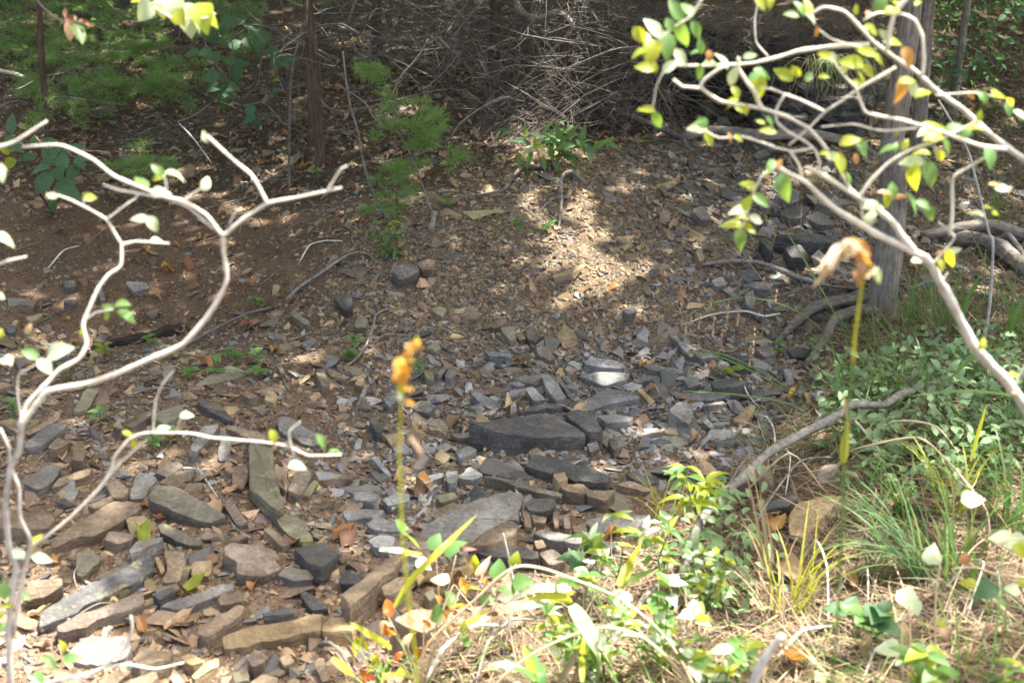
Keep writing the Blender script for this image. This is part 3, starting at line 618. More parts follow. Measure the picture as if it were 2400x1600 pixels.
S('H', 'brown', .06, 1510, 430, 1550, 425, 1560, 515, 1515, 512)
S('H', 'brown', .06, 1440, 400, 1470, 390, 1480, 515, 1450, 508)
S('H', 'brown', .05, 1310, 600, 1370, 590, 1400, 640, 1330, 655)
S('H', 'dark', .05, 380, 700, 480, 690, 530, 760, 420, 800)
S('H', 'dark', .06, -10, 800, 140, 830, 120, 900, -10, 890, label='dark slab at the left of the long brown beam-shaped stone')
S('H', 'purple', .07, 1340, 680, 1440, 650, 1540, 730, 1420, 770)
S('H', 'dark', .06, 1640, 600, 1760, 590, 1880, 640, 1740, 690)
S('I', 'tan', .05, 720, 420, 780, 340, 1000, 290, 1090, 290, 950, 440, 830, 575, 720, 555, label='flat tan slab half hidden in grass beside the fallen grey branch')
S('I', 'dark', .06, 490, 370, 720, 290, 790, 300, 720, 372, 520, 400)
S('I', 'brown', .05, 200, 280, 360, 285, 340, 355, 220, 338)
S('I', 'brown', .05, 480, 90, 600, 85, 590, 160, 500, 180)
S('I', 'dark', .05, 250, 95, 280, 90, 360, 180, 330, 190)
S('I', 'purple', .06, 360, 160, 440, 140, 460, 200, 380, 220)

# ------------------------------------------------------------------ angular chips: convex hulls of random points
def hull(seed, n=9, flat=.45, el=1.4, bevel=0.0):
    r = random.Random(seed); bm = bmesh.new()
    for _ in range(n):
        a = r.uniform(0, 2 * math.pi); k = r.uniform(.75, 1.0); z = r.choice((-1, 1)) * r.uniform(.7, 1)
        bm.verts.new((math.cos(a) * k * el * .5, math.sin(a) * k * .5, z * flat * .5))
    res = bmesh.ops.convex_hull(bm, input=bm.verts)
    bmesh.ops.delete(bm, geom=[e for e in res['geom_interior'] if isinstance(e, bmesh.types.BMVert)], context='VERTS')
    if bevel:
        bmesh.ops.dissolve_limit(bm, angle_limit=.2, verts=bm.verts, edges=bm.edges)
        bmesh.ops.bevel(bm, geom=list(bm.edges), offset=bevel, segments=1, affect='EDGES', profile=.5, clamp_overlap=True)
    bmesh.ops.triangulate(bm, faces=bm.faces); bm.verts.index_update()
    V = np.array([v.co[:] for v in bm.verts]); F = np.array([[v.index for v in f.verts] for f in bm.faces]); bm.free(); return V, F
HV = [hull(100 + i, random.Random(i).choice((7, 8, 9, 10)), random.Random(i + 50).uniform(.16, .5), random.Random(i + 90).uniform(1.1, 2.2)) for i in range(26)]
def in_foot(xy, grow=1.0):
    out = np.zeros(len(xy), bool)
    for f in FOOT:
        c = f.mean(0); q = c + (f - c) * grow; lo = q.min(0); hi = q.max(0)
        s = np.where((xy[:, 0] > lo[0]) & (xy[:, 0] < hi[0]) & (xy[:, 1] > lo[1]) & (xy[:, 1] < hi[1]))[0]
        if not len(s): continue
        x, y = xy[s, 0], xy[s, 1]; ins = np.zeros(len(s), bool); x1, y1 = q[-1]
        for x2, y2 in q:
            cr = ((y1 > y) != (y2 > y)) & (x < (x2 - x1) * (y - y1) / (y2 - y1 + 1e-12) + x1); ins ^= cr; x1, y1 = x2, y2
        out[s] |= ins
    return out
def wedge_points(n, ymin=2.1, ymax=8.0):
    """uniform over the stretch of ground in front, a bit wider than the view"""
    y = np.sqrt(RNG.uniform(ymin ** 2, ymax ** 2, n)); x = RNG.uniform(-1, 1, n) * (y * .46 + .35); return x, y
def frames(nrm, yaw, tilt):
    m = len(nrm); n = nrm + np.c_[RNG.normal(0, tilt, (m, 2)), np.zeros(m)]; n /= np.linalg.norm(n, axis=1, keepdims=True)
    a = np.c_[np.cos(yaw), np.sin(yaw), np.zeros(m)]; a -= n * (a * n).sum(1, keepdims=True); a /= np.linalg.norm(a, axis=1, keepdims=True)
    return np.stack([a, np.cross(n, a), n], -1)
PAL = dict(brown=(.225, .165, .11), tan=(.34, .25, .145), grey=(.195, .183, .164), blue=(.25, .246, .236), dark=(.10, .097, .093), purple=(.175, .142, .112), rust=(.21, .135, .085))
PN = list(PAL); PC = np.array([PAL[k] for k in PN])
def palette(z, n):
    one = np.ones(n)
    wts = np.stack([1.1 * one, .5 * one, .55 * one, .15 * one, .22 * one, .45 * one, .10 * one], 1)
    wts += z['blue'][:, None] * np.array([-.6, -.3, 1.6, 2.2, .7, .1, 0]) + z['dark'][:, None] * np.array([-.3, -.35, 1.3, .2, 1.5, .4, 0]) + z['mound'][:, None] * np.array([1.5, .9, 0, 0, 0, .4, .15]) \
        + z['near'][:, None] * np.array([1.0, .7, -.1, 0, .15, .4, .1]) + z['gully'][:, None] * np.array([.8, .1, 0, -.1, 0, .6, .4])
    wts = np.maximum(wts, .02); cs = np.cumsum(wts / wts.sum(1, keepdims=True), 1); return (RNG.random((n, 1)) > cs).sum(1)
def scatter(acc, n, smin, smax, prob, tilt=.3, power=2.2, sink=.2, footed=True, ymax=8.0):
    x, y = wedge_points(n, ymax=ymax); p = np.stack([x, y, H(x, y)], -1); z, u, v = zones(p)
    keep = RNG.random(n) < prob(z, u, v)
    if footed: keep &= ~in_foot(p[:, :2], .97)
    p = p[keep]; z = {k: a[keep] for k, a in z.items()}; m = len(p)
    s = smin + (smax - smin) * RNG.random(m) ** power
    nr = normal_at(p[:, 0], p[:, 1]); yaw = RNG.uniform(0, 2 * math.pi, m)
    Fm = frames(nr, yaw, tilt); ci = palette(z, m); c = PC[ci] * RNG.uniform(.7, 1.3, (m, 1)) * RNG.normal(1, .04, (m, 3))
    kind = RNG.integers(len(HV), size=m)
    for k in range(len(HV)):
        w_ = np.where(kind == k)[0]; fl = np.ptp(HV[k][0][:, 2])
        pos = p[w_] + nr[w_] * (s[w_] * fl * (.5 - sink))[:, None]
        acc.inst(HV[k][0], [HV[k][1]], Fm[w_] * s[w_][:, None, None], pos, c[w_])
rub = Acc()
scatter(rub, 190000, .007, .026, lambda z, u, v: (.35 + z['mound'] * .65 - z['gully'] * .27 + z['near'] * .35 + z['blue'] * .3 + z['dark'] * .3) * (1 - z['forest'] * .75) * (1 - z['bank'] * .93), tilt=.5, ymax=7.2)
scatter(rub, 30000, .02, .055, lambda z, u, v: (.22 + z['mound'] * .02 - z['gully'] * .2 + z['blue'] * .4 + z['dark'] * .25 + z['near'] * .2) * (1 - z['forest'] * .6) * (1 - z['bank'] * .93), tilt=.38)
scatter(rub, 6500, .04, .095, lambda z, u, v: (.16 - z['mound'] * .14 - z['gully'] * .15 + z['blue'] * .22 + z['dark'] * .14 + z['near'] * .22) * (1 - z['forest'] * .5) * (1 - z['bank'] * .95), tilt=.25, power=1.8)
scatter(rub, 60000, .004, .010, lambda z, u, v: z['gully'] * .75 * (1 - z['forest']), tilt=.5, ymax=6.6)
ro = rub.build('stone_rubble', M['rubble']); tag(ro, 'loose small shale chips and gravel covering the slope and creek bed', 'rubble', kind='stuff')

# larger loose stones between the traced ones, each its own object
BV = [hull(500 + i, 10, random.Random(i).uniform(.2, .42), random.Random(i + 7).uniform(1.2, 2.2), .014) for i in range(14)]
BM = {}
def med_mesh(k, mat):
    if (k, mat) not in BM:
        me = mesh_from('stone', BV[k][0], [BV[k][1]], False); me.materials.append(M[mat]); BM[(k, mat)] = me
    return BM[(k, mat)]
MATN = dict(brown='brown', tan='tan', grey='grey', blue='blue', dark='dark', purple='purple', rust='brown')
x, y = wedge_points(1500, ymax=6.6); p = np.stack([x, y, H(x, y)], -1); z, u, v = zones(p)
pr = (.5 - z['mound'] * .25 - z['gully'] * .45 + z['near'] * .4 + z['blue'] * .3 + z['dark'] * .3) * (1 - z['forest'] * .8) * (1 - z['bank'])
ok = (RNG.random(1500) < pr) & ~in_foot(p[:, :2], 1.12) & (u > 10) & (u < 2390) & (v < 1590); idx = np.where(ok)[0]; placed = []
ci = palette(z, 1500)
for i in idx:
    s = RNG.uniform(.055, .12) * (.75 + .25 * (1 - z['mound'][i]))
    if any((p[i, 0] - q[0]) ** 2 + (p[i, 1] - q[1]) ** 2 < (.42 * (s + q[2])) ** 2 for q in placed): continue
    if len(placed) >= 300 - len(STONES): break
    placed.append((p[i, 0], p[i, 1], s)); mat = MATN[PN[ci[i]]]; k = int(RNG.integers(14)); nr = normal_at(p[i:i + 1, 0], p[i:i + 1, 1])
    R = frames(nr, RNG.uniform(0, 6.28, 1), .16)[0]; fl = np.ptp(BV[k][0][:, 2]) * s
    ob = link('stone', med_mesh(k, mat)); ob.matrix_world = Matrix.Translation(Vector(p[i] + nr[0] * fl * .22)) @ Matrix(R.tolist()).to_4x4() @ Matrix.Scale(s, 4)
    STONES.append([ob, float(u[i]), float(v[i]), s * FPX / max(p[i, 1], 1) * 1.2, s * FPX / max(p[i, 1], 1) * .5, mat, None])
CN = dict(grey='grey', blue='blue-grey', dark='dark', brown='brown', purple='purple-brown', tan='tan', moss='mossy', lichen='lichened', olive='olive')
MARKS = [(640, 1480, 'long yellow-tan slab'), (230, 1380, 'lichened dark slab'), (430, 1190, 'thick mossy block'), (625, 1130, 'upright olive-brown slab'), (660, 1310, 'pale-topped dark stone'), (1250, 1010, 'biggest dark slab'),
         (1415, 935, 'wide blue-grey slab'), (1100, 1210, 'largest flat grey slab'), (880, 1370, 'long brown beam-shaped stone'), (950, 640, 'grey block on the ridge'), (520, 880, 'three green seedlings'), (1870, 590, 'dark boulder by the trunk'),
         (1330, 620, 'sunlit patch on the mound'), (1300, 350, 'leafy shrub on the mound top'), (1860, 1200, 'flat tan slab in the grass'), (1400, 1180, 'pile of small brown stones'), (90, 1190, 'pale stem of the left shrub'), (1720, 660, 'fallen grey branch on the slope'), (430, 1010, 'horizontal pale twig'), (745, 380, 'straight reddish cedar'), (1300, 230, 'dead-branch thicket'), (330, 805, 'dark log shape'), (105, 300, 'far-left cedar trunk'), (2060, 690, 'ridged trunk foot'), (2290, 600, 'thick sloping log'), (2160, 1340, 'dense arching grass tuft'), (570, 200, 'tall leafy sapling'), (523, 560, 'fork of the left shrub'), (1850, 110, 'dark hollow'), (2050, 1520, 'sunlit straw'), (130, 420, 'broad-leaved shrub'), (870, 560, 'bright green ridge shrub'), (1650, 1420, 'small-leaved bush')]
seen = set()
for ob, u, v, wu, hv, mat, lab in STONES:
    if lab is None:
        dd = sorted(MARKS, key=lambda q: (q[0] - u) ** 2 + (q[1] - v) ** 2)
        size = 'small' if wu < 45 else ('medium' if wu < 85 else 'large'); asp = wu / max(hv, 1)
        shp = 'long flat' if asp > 3.2 else ('flat' if asp > 1.9 else ('upright' if asp < .8 else 'blocky'))
        for q in dd[:4]:
            dx, dy = u - q[0], v - q[1]; dist = math.hypot(dx, dy); near = 'close ' if dist < 130 else ('' if dist < 260 else 'some way ')
            rel = ('left of' if dx < 0 else 'right of') if abs(dx) > abs(dy) else ('behind' if dy < 0 else 'in front of')
            lab = f'{size} {shp} {CN[mat]} stone {near}{rel} the {q[2]}'
            if lab not in seen: break
    seen.add(lab); tag(ob, lab, 'stone', 'loose stones on the creek bed and slope')

# ------------------------------------------------------------------ leaves
def leaf_shape(seed, width=.5, curl=.25, fold=.25, point=.8, rows=6, wav=0.0):
    r = random.Random(seed); V = []; ph = r.uniform(0, 6)
    for i in range(rows + 1):
        t = i / rows; w_ = width * .5 * math.sin(math.pi * min(t ** point, 1)) ** .85 if 0 < i < rows else .012
        zc = -curl * t * t + curl * .25 * math.sin(t * 3)
        for s in (-1, -.5, 0, .5, 1):
            V.append((s * w_, t, zc + abs(s) * w_ * fold + wav * math.sin(t * 11 + ph + s * 2) * abs(s)))
    F = []
    for i in range(rows):
        for k in range(4): a = i * 5 + k; F.append((a, a + 1, a + 6, a + 5))
    return np.array(V), np.array(F)
LS = dict(o=[leaf_shape(i, .52 + .06 * i, .12 + .1 * i, .25, .8) for i in range(3)],                 # oval leaf
          l=[leaf_shape(10 + i, .3, .15 + .12 * i, .35, .75) for i in range(3)],                     # narrow leaf
          h=[leaf_shape(20 + i, .85, .15 + .1 * i, .2, .6) for i in range(3)],                       # broad leaf
          d=[leaf_shape(30 + i, .5, [-.5, .6, .9][i], [.9, .5, 1.2][i], .8, 6, .07) for i in range(3)])  # dry curled leaf
LM = {}
def leaf_mesh(sh, k, mat):
    if (sh, k, mat) not in LM:
        V, F = LS[sh][k]; me = mesh_from('leaf', V, [F], True); me.materials.append(M[mat]); LM[(sh, k, mat)] = me
    return LM[(sh, k, mat)]
LR = random.Random(77)
def basis(d, n):
    d = d / np.linalg.norm(d); n = n - d * np.dot(n, d); n /= np.linalg.norm(n) + 1e-9; x = np.cross(d, n); return np.stack([x, d, n], -1)
def put_leaf(parent, sh, mat, base, d, n, L_, name='leaf'):
    R = basis(np.asarray(d, float), np.asarray(n, float)); o = link(name, leaf_mesh(sh, LR.randrange(3), mat), None, parent)
    pl = np.array(parent.location) if parent is not None else np.zeros(3)
    o.matrix_local = Matrix.Translation(Vector(np.asarray(base) - pl)) @ Matrix(R.tolist()).to_4x4() @ Matrix.Scale(L_, 4)
    return o
COLK = dict(g='lf_g', y='lf_y', o='lf_o', w='lf_w', d='lf_d', b='lf_b', t='lf_t', r='lf_r')
def leaves(parent, tile, data, y, sh='o', dy=.05, face=.5):
    """data: (x, y, length in tile px, screen angle of the tip, colour)"""
    for x_, y_, L_, ang, ck in data:
        u, v = T(tile, x_, y_); yy = y + LR.uniform(-dy, dy); c = P(u, v, yy); ln = L_ * K / FPX * yy * 1.25
        a = math.radians(ang); d = RGT * math.cos(a) + UPV * math.sin(a) + FWD * LR.uniform(-.5, .5); d /= np.linalg.norm(d)
        tc = CAM - c; tc /= np.linalg.norm(tc); n = tc * LR.uniform(face - .3, face + .4) + np.array([0, 0, 1]) * LR.uniform(.3, .9) + RGT * LR.uniform(-.5, .5)
        put_leaf(parent, sh, COLK[ck], c - d * ln * .5, d, n, ln)
def branch(parent, pts, r0, r1, mat, name='branch', sides=7, rough=.14, jit=0.0, sub=5):
    V, F = tube(pts, r0, r1, sides, sub, rough, jit=jit, kink=.45); a = Acc(); a.add(V, F); return a.build(name, M[mat], parent, True, np.asarray(pts[0]))
def knobs(pts, r, n, acc, ln=.03):
    c = spline(pts, 6)
    for _ in range(n):
        i = LR.randrange(1, len(c) - 1); d = RNG.normal(0, 1, 3); d /= np.linalg.norm(d); l_ = LR.uniform(.3, 1) * ln
        acc.add(*tube([c[i], c[i] + d * l_ * .6, c[i] + d * l_ + np.array([0, 0, .2 * l_])], r * .35, r * .15, 5, 2))
def px2r(px, y): return px / FPX * y * .5

# ------------------------------------------------------------------ foreground shrub at left (close to the camera, out of focus)
YL = 1.75
ls = thing('pale_shrub', 'blurred pale-stemmed shrub with few small leaves along the left edge', 'shrub', tuple(P(*T('G', 60, 1700), YL)))
def LB(tile_pts, w0, w1, mat='bark_pale', y0=YL, y1=None):
    px = [T(*q) for q in tile_pts]; return branch(ls, apath(px, y0, y1), px2r(w0 * .82, y0), px2r(w1 * .78, y0), mat)
LB([('G', 70, 1750), ('G', 75, 1568), ('G', 60, 1200), ('G', 95, 900), ('G', 115, 780), ('G', 60, 650), ('G', 40, 350), ('G', 75, 100), ('D', 130, 1500), ('D', 150, 1310)], 24, 19, 'bark_grey')
LB([('G', 90, 1250), ('G', 150, 870), ('G', 185, 740), ('G', 210, 600), ('G', 135, 440), ('G', 130, 250), ('G', 75, 100), ('D', 60, 1480), ('D', 0, 1350)], 15, 13, 'bark_grey')
LB([('D', 150, 1310), ('D', 200, 1250), ('D', 260, 1170), ('D', 330, 1090), ('D', 600, 1040), ('D', 800, 970), ('D', 1030, 870), ('D', 1250, 770), ('D', 1400, 600), ('D', 1480, 480), ('D', 1545, 330), ('D', 1522, 150), ('D', 1517, 40)], 19, 13)
LB([('D', 1517, 40), ('A', 1600, 1535), ('A', 1700, 1460), ('A', 1830, 1380), ('A', 2040, 1340), ('A', 2323, 1278)], 13, 8)
LB([('A', 2230, 1295), ('A', 2270, 1230), ('B', 0, 1150), ('B', 40, 1130)], 8, 6)
LB([('D', 1517, 40), ('A', 1400, 1460), ('A', 1250, 1370), ('A', 1130, 1340), ('A', 1020, 1300), ('A', 780, 1200), ('A', 640, 1090), ('A', 480, 1010), ('A', 380, 985), ('A', 150, 1000)], 12, 7)
LB([('A', 1130, 1345), ('A', 930, 1315), ('A', 800, 1290), ('A', 700, 1255)], 9, 6)
LB([('D', 1510, 20), ('A', 1420, 1530), ('A', 1280, 1410), ('A', 1130, 1350)], 8, 6)
LB([('A', -60, 1020), ('A', 0, 1000), ('A', 110, 960), ('A', 320, 825)], 12, 7)
LB([('A', 1822, 1390), ('A', 1720, 1200), ('A', 1600, 1100), ('A', 1490, 1000), ('A', 1410, 925)], 10, 8)
LB([('A', 1255, 1365), ('A', 1320, 1315), ('A', 1395, 1265)], 8, 5)
LB([('A', 1560, 1530), ('A', 1580, 1480), ('A', 1620, 1425)], 6, 3)
LB([('A', 1130, 1330), ('A', 1130, 1260), ('A', 1115, 1190)], 6, 4)
LB([('D', 130, 1330), ('D', 190, 1170), ('D', 300, 1060), ('D', 400, 950), ('D', 540, 870), ('D', 590, 770), ('D', 565, 640), ('D', 620, 500), ('D', 670, 390), ('D', 740, 300), ('D', 822, 240), ('D', 828, 95)], 15, 10, y1=1.85)
LB([('D', 828, 95), ('D', 770, 0), ('A', 720, 1490), ('A', 600, 1420), ('A', 480, 1360), ('A', 350, 1315)], 9, 6, y0=1.85)
LB([('D', 828, 95), ('D', 920, 75), ('D', 1040, 80), ('D', 1150, 88)], 8, 4, y0=1.85)
LB([('A', 725, 1495), ('A', 870, 1385), ('A', 925, 1350), ('A', 940, 1315)], 6, 5, y0=1.85)
LB([('G', 200, 640), ('G', 290, 590), ('G', 480, 440), ('G', 680, 240), ('G', 760, 110), ('D', 780, 1540), ('D', 880, 1420), ('D', 1000, 1375), ('D', 1300, 1380), ('D', 1450, 1410), ('D', 1800, 1440), ('D', 1970, 1470), ('D', 2100, 1530), ('D', 2323, 1525)], 10, 7)
LB([('G', 700, 215), ('G', 800, 90), ('G', 900, 0), ('D', 1000, 1420)], 9, 5)
LB([('D', 1980, 1475), ('D', 1968, 1370), ('D', 2045, 1298)], 8, 5)
LB([('D', 1985, 1480), ('D', 2000, 1520), ('D', 1970, 1568), ('G', 1975, 100)], 8, 4)
LB([('D', 1040, 1372), ('D', 1048, 1260), ('D', 1060, 1150), ('D', 1110, 1040), ('D', 1185, 950)], 7, 4)
LB([('D', 1200, 1385), ('D', 1215, 1310), ('D', 1255, 1255)], 4, 3)
LB([('D', 590, 600), ('D', 650, 560), ('D', 760, 535)], 5, 3)
LB([('D', 150, 1320), ('D', 120, 1120), ('D', 130, 980), ('D', 270, 900)], 7, 3)
LB([('D', -40, 240), ('D', 60, 205), ('D', 180, 178)], 9, 6)
LB([('G', -60, 1640), ('G', 340, 1560), ('G', 600, 1505), ('G', 720, 1450), ('G', 860, 1310), ('G', 900, 1200), ('G', 890, 1110)], 15, 8)
LB([('G', 690, 1465), ('G', 860, 1440), ('G', 1060, 1470), ('G', 1250, 1428)], 11, 6)
leaves(ls, 'A', [(1395, 930, 70, 110, 'w'), (960, 1245, 140, 130, 'g'), (1075, 1160, 90, 120, 'g'), (1080, 1205, 80, 200, 'y'), (1080, 1310, 120, 10, 'w'), (1400, 1250, 90, 70, 'w'), (350, 1330, 80, 160, 'w'), (610, 1342, 80, 10, 'y'), (950, 1490, 110, 170, 'w'), (1040, 1525, 110, -50, 'w'), (1195, 1190, 120, -10, 'w'), (0, 1170, 110, -60, 'w'), (575, 1370, 60, 60, 'w')], YL)
leaves(ls, 'D', [(830, 498, 110, 5, 'g'), (860, 580, 140, -30, 'g'), (735, 520, 80, 150, 'g'), (725, 580, 70, -100, 'g'), (395, 820, 190, 20, 'w'), (310, 925, 120, -40, 'w'), (205, 840, 110, 150, 'g'), (65, 880, 80, -60, 'w'), (20, 890, 100, 160, 'w'), (1860, 1405, 100, -70, 'y'), (2185, 1435, 110, -60, 'g'), (1265, 1255, 80, 10, 'w'), (1105, 1350, 80, 30, 'w'), (35, 60, 130, -20, 'w'), (1070, 72, 80, 10, 'w'), (870, 1380, 70, -20, 'y'), (910, 1450, 70, -80, 'y'), (0, 440, 60, -30, 'w'), (5, 700, 60, 90, 'y'), (2280, 1500, 80, 10, 'g'), (560, 690, 50, 60, 'y'), (195, 670, 70, 60, 't')], YL)
leaves(ls, 'G', [(240, 605, 120, 70, 'y'), (285, 720, 130, -15, 'w'), (115, 690, 120, 160, 'w'), (30, 930, 130, 90, 'g'), (160, 975, 90, -10, 'g'), (2030, 92, 120, 0, 'w'), (340, 1420, 130, -30, 'g'), (490, 1400, 130, 10, 'g'), (430, 1320, 90, 90, 'y'), (270, 1530, 110, -60, 'g'), (20, 1180, 80, 80, 'g'), (50, 1040, 80, 20, 'y'), (-5, 1100, 70, 90, 'y')], YL)

# ------------------------------------------------------------------ foreground shrub at right
YR = 1.9
rs = thing('yellowing_shrub', 'blurred arching shrub with grey stems and yellow-green leaves at upper right', 'shrub', tuple(P(*T('F', 2500, 1500), YR)))
def RB(tile_pts, w0, w1, mat='bark_pale', y0=YR, y1=None):
    px = [T(*q) for q in tile_pts]; return branch(rs, apath(px, y0, y1), px2r(w0, y0), px2r(w1, y0), mat)
RB([('F', 2700, 1800), ('F', 2480, 1440), ('F', 2323, 1190), ('F', 2200, 1020), ('F', 2080, 900), ('F', 1990, 800), ('F', 1930, 690), ('F', 1820, 470), ('F', 1740, 330), ('F', 1690, 240), ('F', 1640, 180)], 30, 21, 'bark_grey')
RB([('F', 1640, 180), ('F', 1500, 110), ('F', 1290, 10), ('C', 1250, 1550), ('C', 1050, 1430), ('C', 930, 1330), ('C', 840, 1240), ('C', 720, 1180), ('C', 640, 1135)], 20, 10)
RB([('F', 1570, 135), ('F', 1480, 20), ('C', 1430, 1510), ('C', 1340, 1440), ('C', 1220, 1360), ('C', 1080, 1270), ('C', 930, 1180), ('C', 840, 1138)], 18, 10)
RB([('C', 2700, 1500), ('C', 2480, 1230), ('C', 2323, 1085), ('C', 2200, 1000), ('C', 2050, 880), ('C', 1900, 740), ('C', 1750, 640), ('C', 1600, 500), ('C', 1450, 400), ('C', 1300, 290), ('C', 1200, 180), ('C', 1100, 80), ('C', 960, 50), ('C', 870, 100)], 18, 6, 'bark_grey', 1.95)
RB([('C', 1270, 300), ('C', 1000, 320), ('C', 800, 345), ('C', 650, 390), ('C', 480, 430), ('C', 280, 445), ('C', 60, 448), ('B', 2240, 445)], 10, 6, y0=1.95)
RB([('C', 280, 450), ('C', 150, 540), ('C', 125, 600), ('C', 260, 690), ('C', 400, 715), ('C', 540, 740), ('C', 700, 790), ('C', 850, 870), ('C', 930, 950), ('C', 990, 1030)], 8, 9)
RB([('C', 125, 602), ('C', 0, 590), ('B', 2300, 575), ('B', 2260, 545)], 7, 8)
RB([('C', 532, 738), ('C', 490, 630), ('C', 430, 550), ('C', 380, 470), ('C', 378, 395)], 10, 8)
RB([('C', 2200, 1015), ('C', 2050, 1000), ('C', 1900, 950), ('C', 1770, 900), ('C', 1600, 850), ('C', 1500, 820), ('C', 1340, 790), ('C', 1240, 760), ('C', 1195, 650), ('C', 1180, 600), ('C', 1100, 520), ('C', 1040, 440)], 11, 5)
RB([('C', 1450, 460), ('C', 1330, 530), ('C', 1200, 600), ('C', 1080, 690), ('C', 970, 760), ('C', 850, 880), ('C', 720, 990)], 8, 5)
RB([('C', 970, 762), ('C', 800, 680), ('C', 690, 640), ('C', 600, 605), ('C', 520, 600)], 7, 4)
RB([('C', 690, 650), ('C', 640, 740), ('C', 640, 830), ('C', 720, 900), ('C', 830, 960), ('C', 900, 1020), ('C', 930, 1100), ('C', 932, 1165)], 6, 6)
RB([('C', 1390, 345), ('C', 1410, 210), ('C', 1440, 100), ('C', 1530, -20)], 10, 11)
RB([('C', 1630, 515), ('C', 1640, 400), ('C', 1630, 250), ('C', 1580, 140), ('C', 1500, 100), ('C', 1330, 90), ('C', 1230, 140)], 9, 5)
RB([('C', 1205, 1335), ('C', 1280, 1230), ('C', 1400, 1110), ('C', 1550, 1020), ('C', 1700, 970), ('C', 1900, 880), ('C', 2000, 820)], 10, 5)
RB([('C', 1820, 1600), ('C', 1835, 1420), ('C', 1840, 1210), ('C', 1960, 1130), ('C', 2140, 1020)], 9, 6)
RB([('C', 880, 1010), ('C', 760, 1030), ('C', 680, 1015), ('C', 600, 1000)], 6, 4)
RB([('C', 1600, 870), ('C', 1400, 890), ('C', 1300, 880), ('C', 1160, 845), ('C', 940, 865)], 7, 3)
RB([('C', 620, 1000), ('C', 540, 970), ('C', 400, 930), ('C', 250, 940), ('C', 150, 890)], 6, 4)
RB([('C', 600, 1150), ('C', 540, 1200), ('C', 480, 1310), ('C', 440, 1450), ('C', 395, 1570)], 6, 4)
RB([('C', 1080, 1180), ('C', 1130, 1270), ('C', 1205, 1350), ('C', 1230, 1500)], 7, 6)
RB([('C', 730, 1030), ('C', 790, 1120), ('C', 820, 1230)], 6, 5)
RB([('C', 1040, 1080), ('C', 1080, 1180)], 6, 6)
RB([('C', 1720, 650), ('C', 1830, 640), ('C', 1990, 630), ('C', 2110, 655)], 5, 3)
RB([('C', 1230, 330), ('C', 1020, 270), ('C', 910, 190)], 4, 3)
RB([('C', 140, -20), ('C', 60, 110), ('C', 0, 150), ('B', 2230, 215), ('B', 2150, 280)], 7, 4)
RB([('B', 2190, 490), ('B', 2140, 600), ('B', 2125, 700), ('B', 2110, 760)], 4, 3)
RB([('C', 580, 385), ('C', 500, 290), ('C', 490, 130), ('C', 520, -10)], 5, 4, y0=2.3)
RB([('F', 1700, 230), ('F', 1790, 130), ('F', 1850, 40), ('C', 1740, 1510)], 7, 4)
RB([('F', 1760, 350), ('F', 1790, 310), ('F', 1800, 290)], 6, 5)
RB([('F', 2250, 1080), ('F', 2290, 990), ('F', 2340, 900)], 8, 6)
RB([('C', 2240, 1280), ('C', 2150, 1265), ('C', 2110, 1250)], 5, 3)
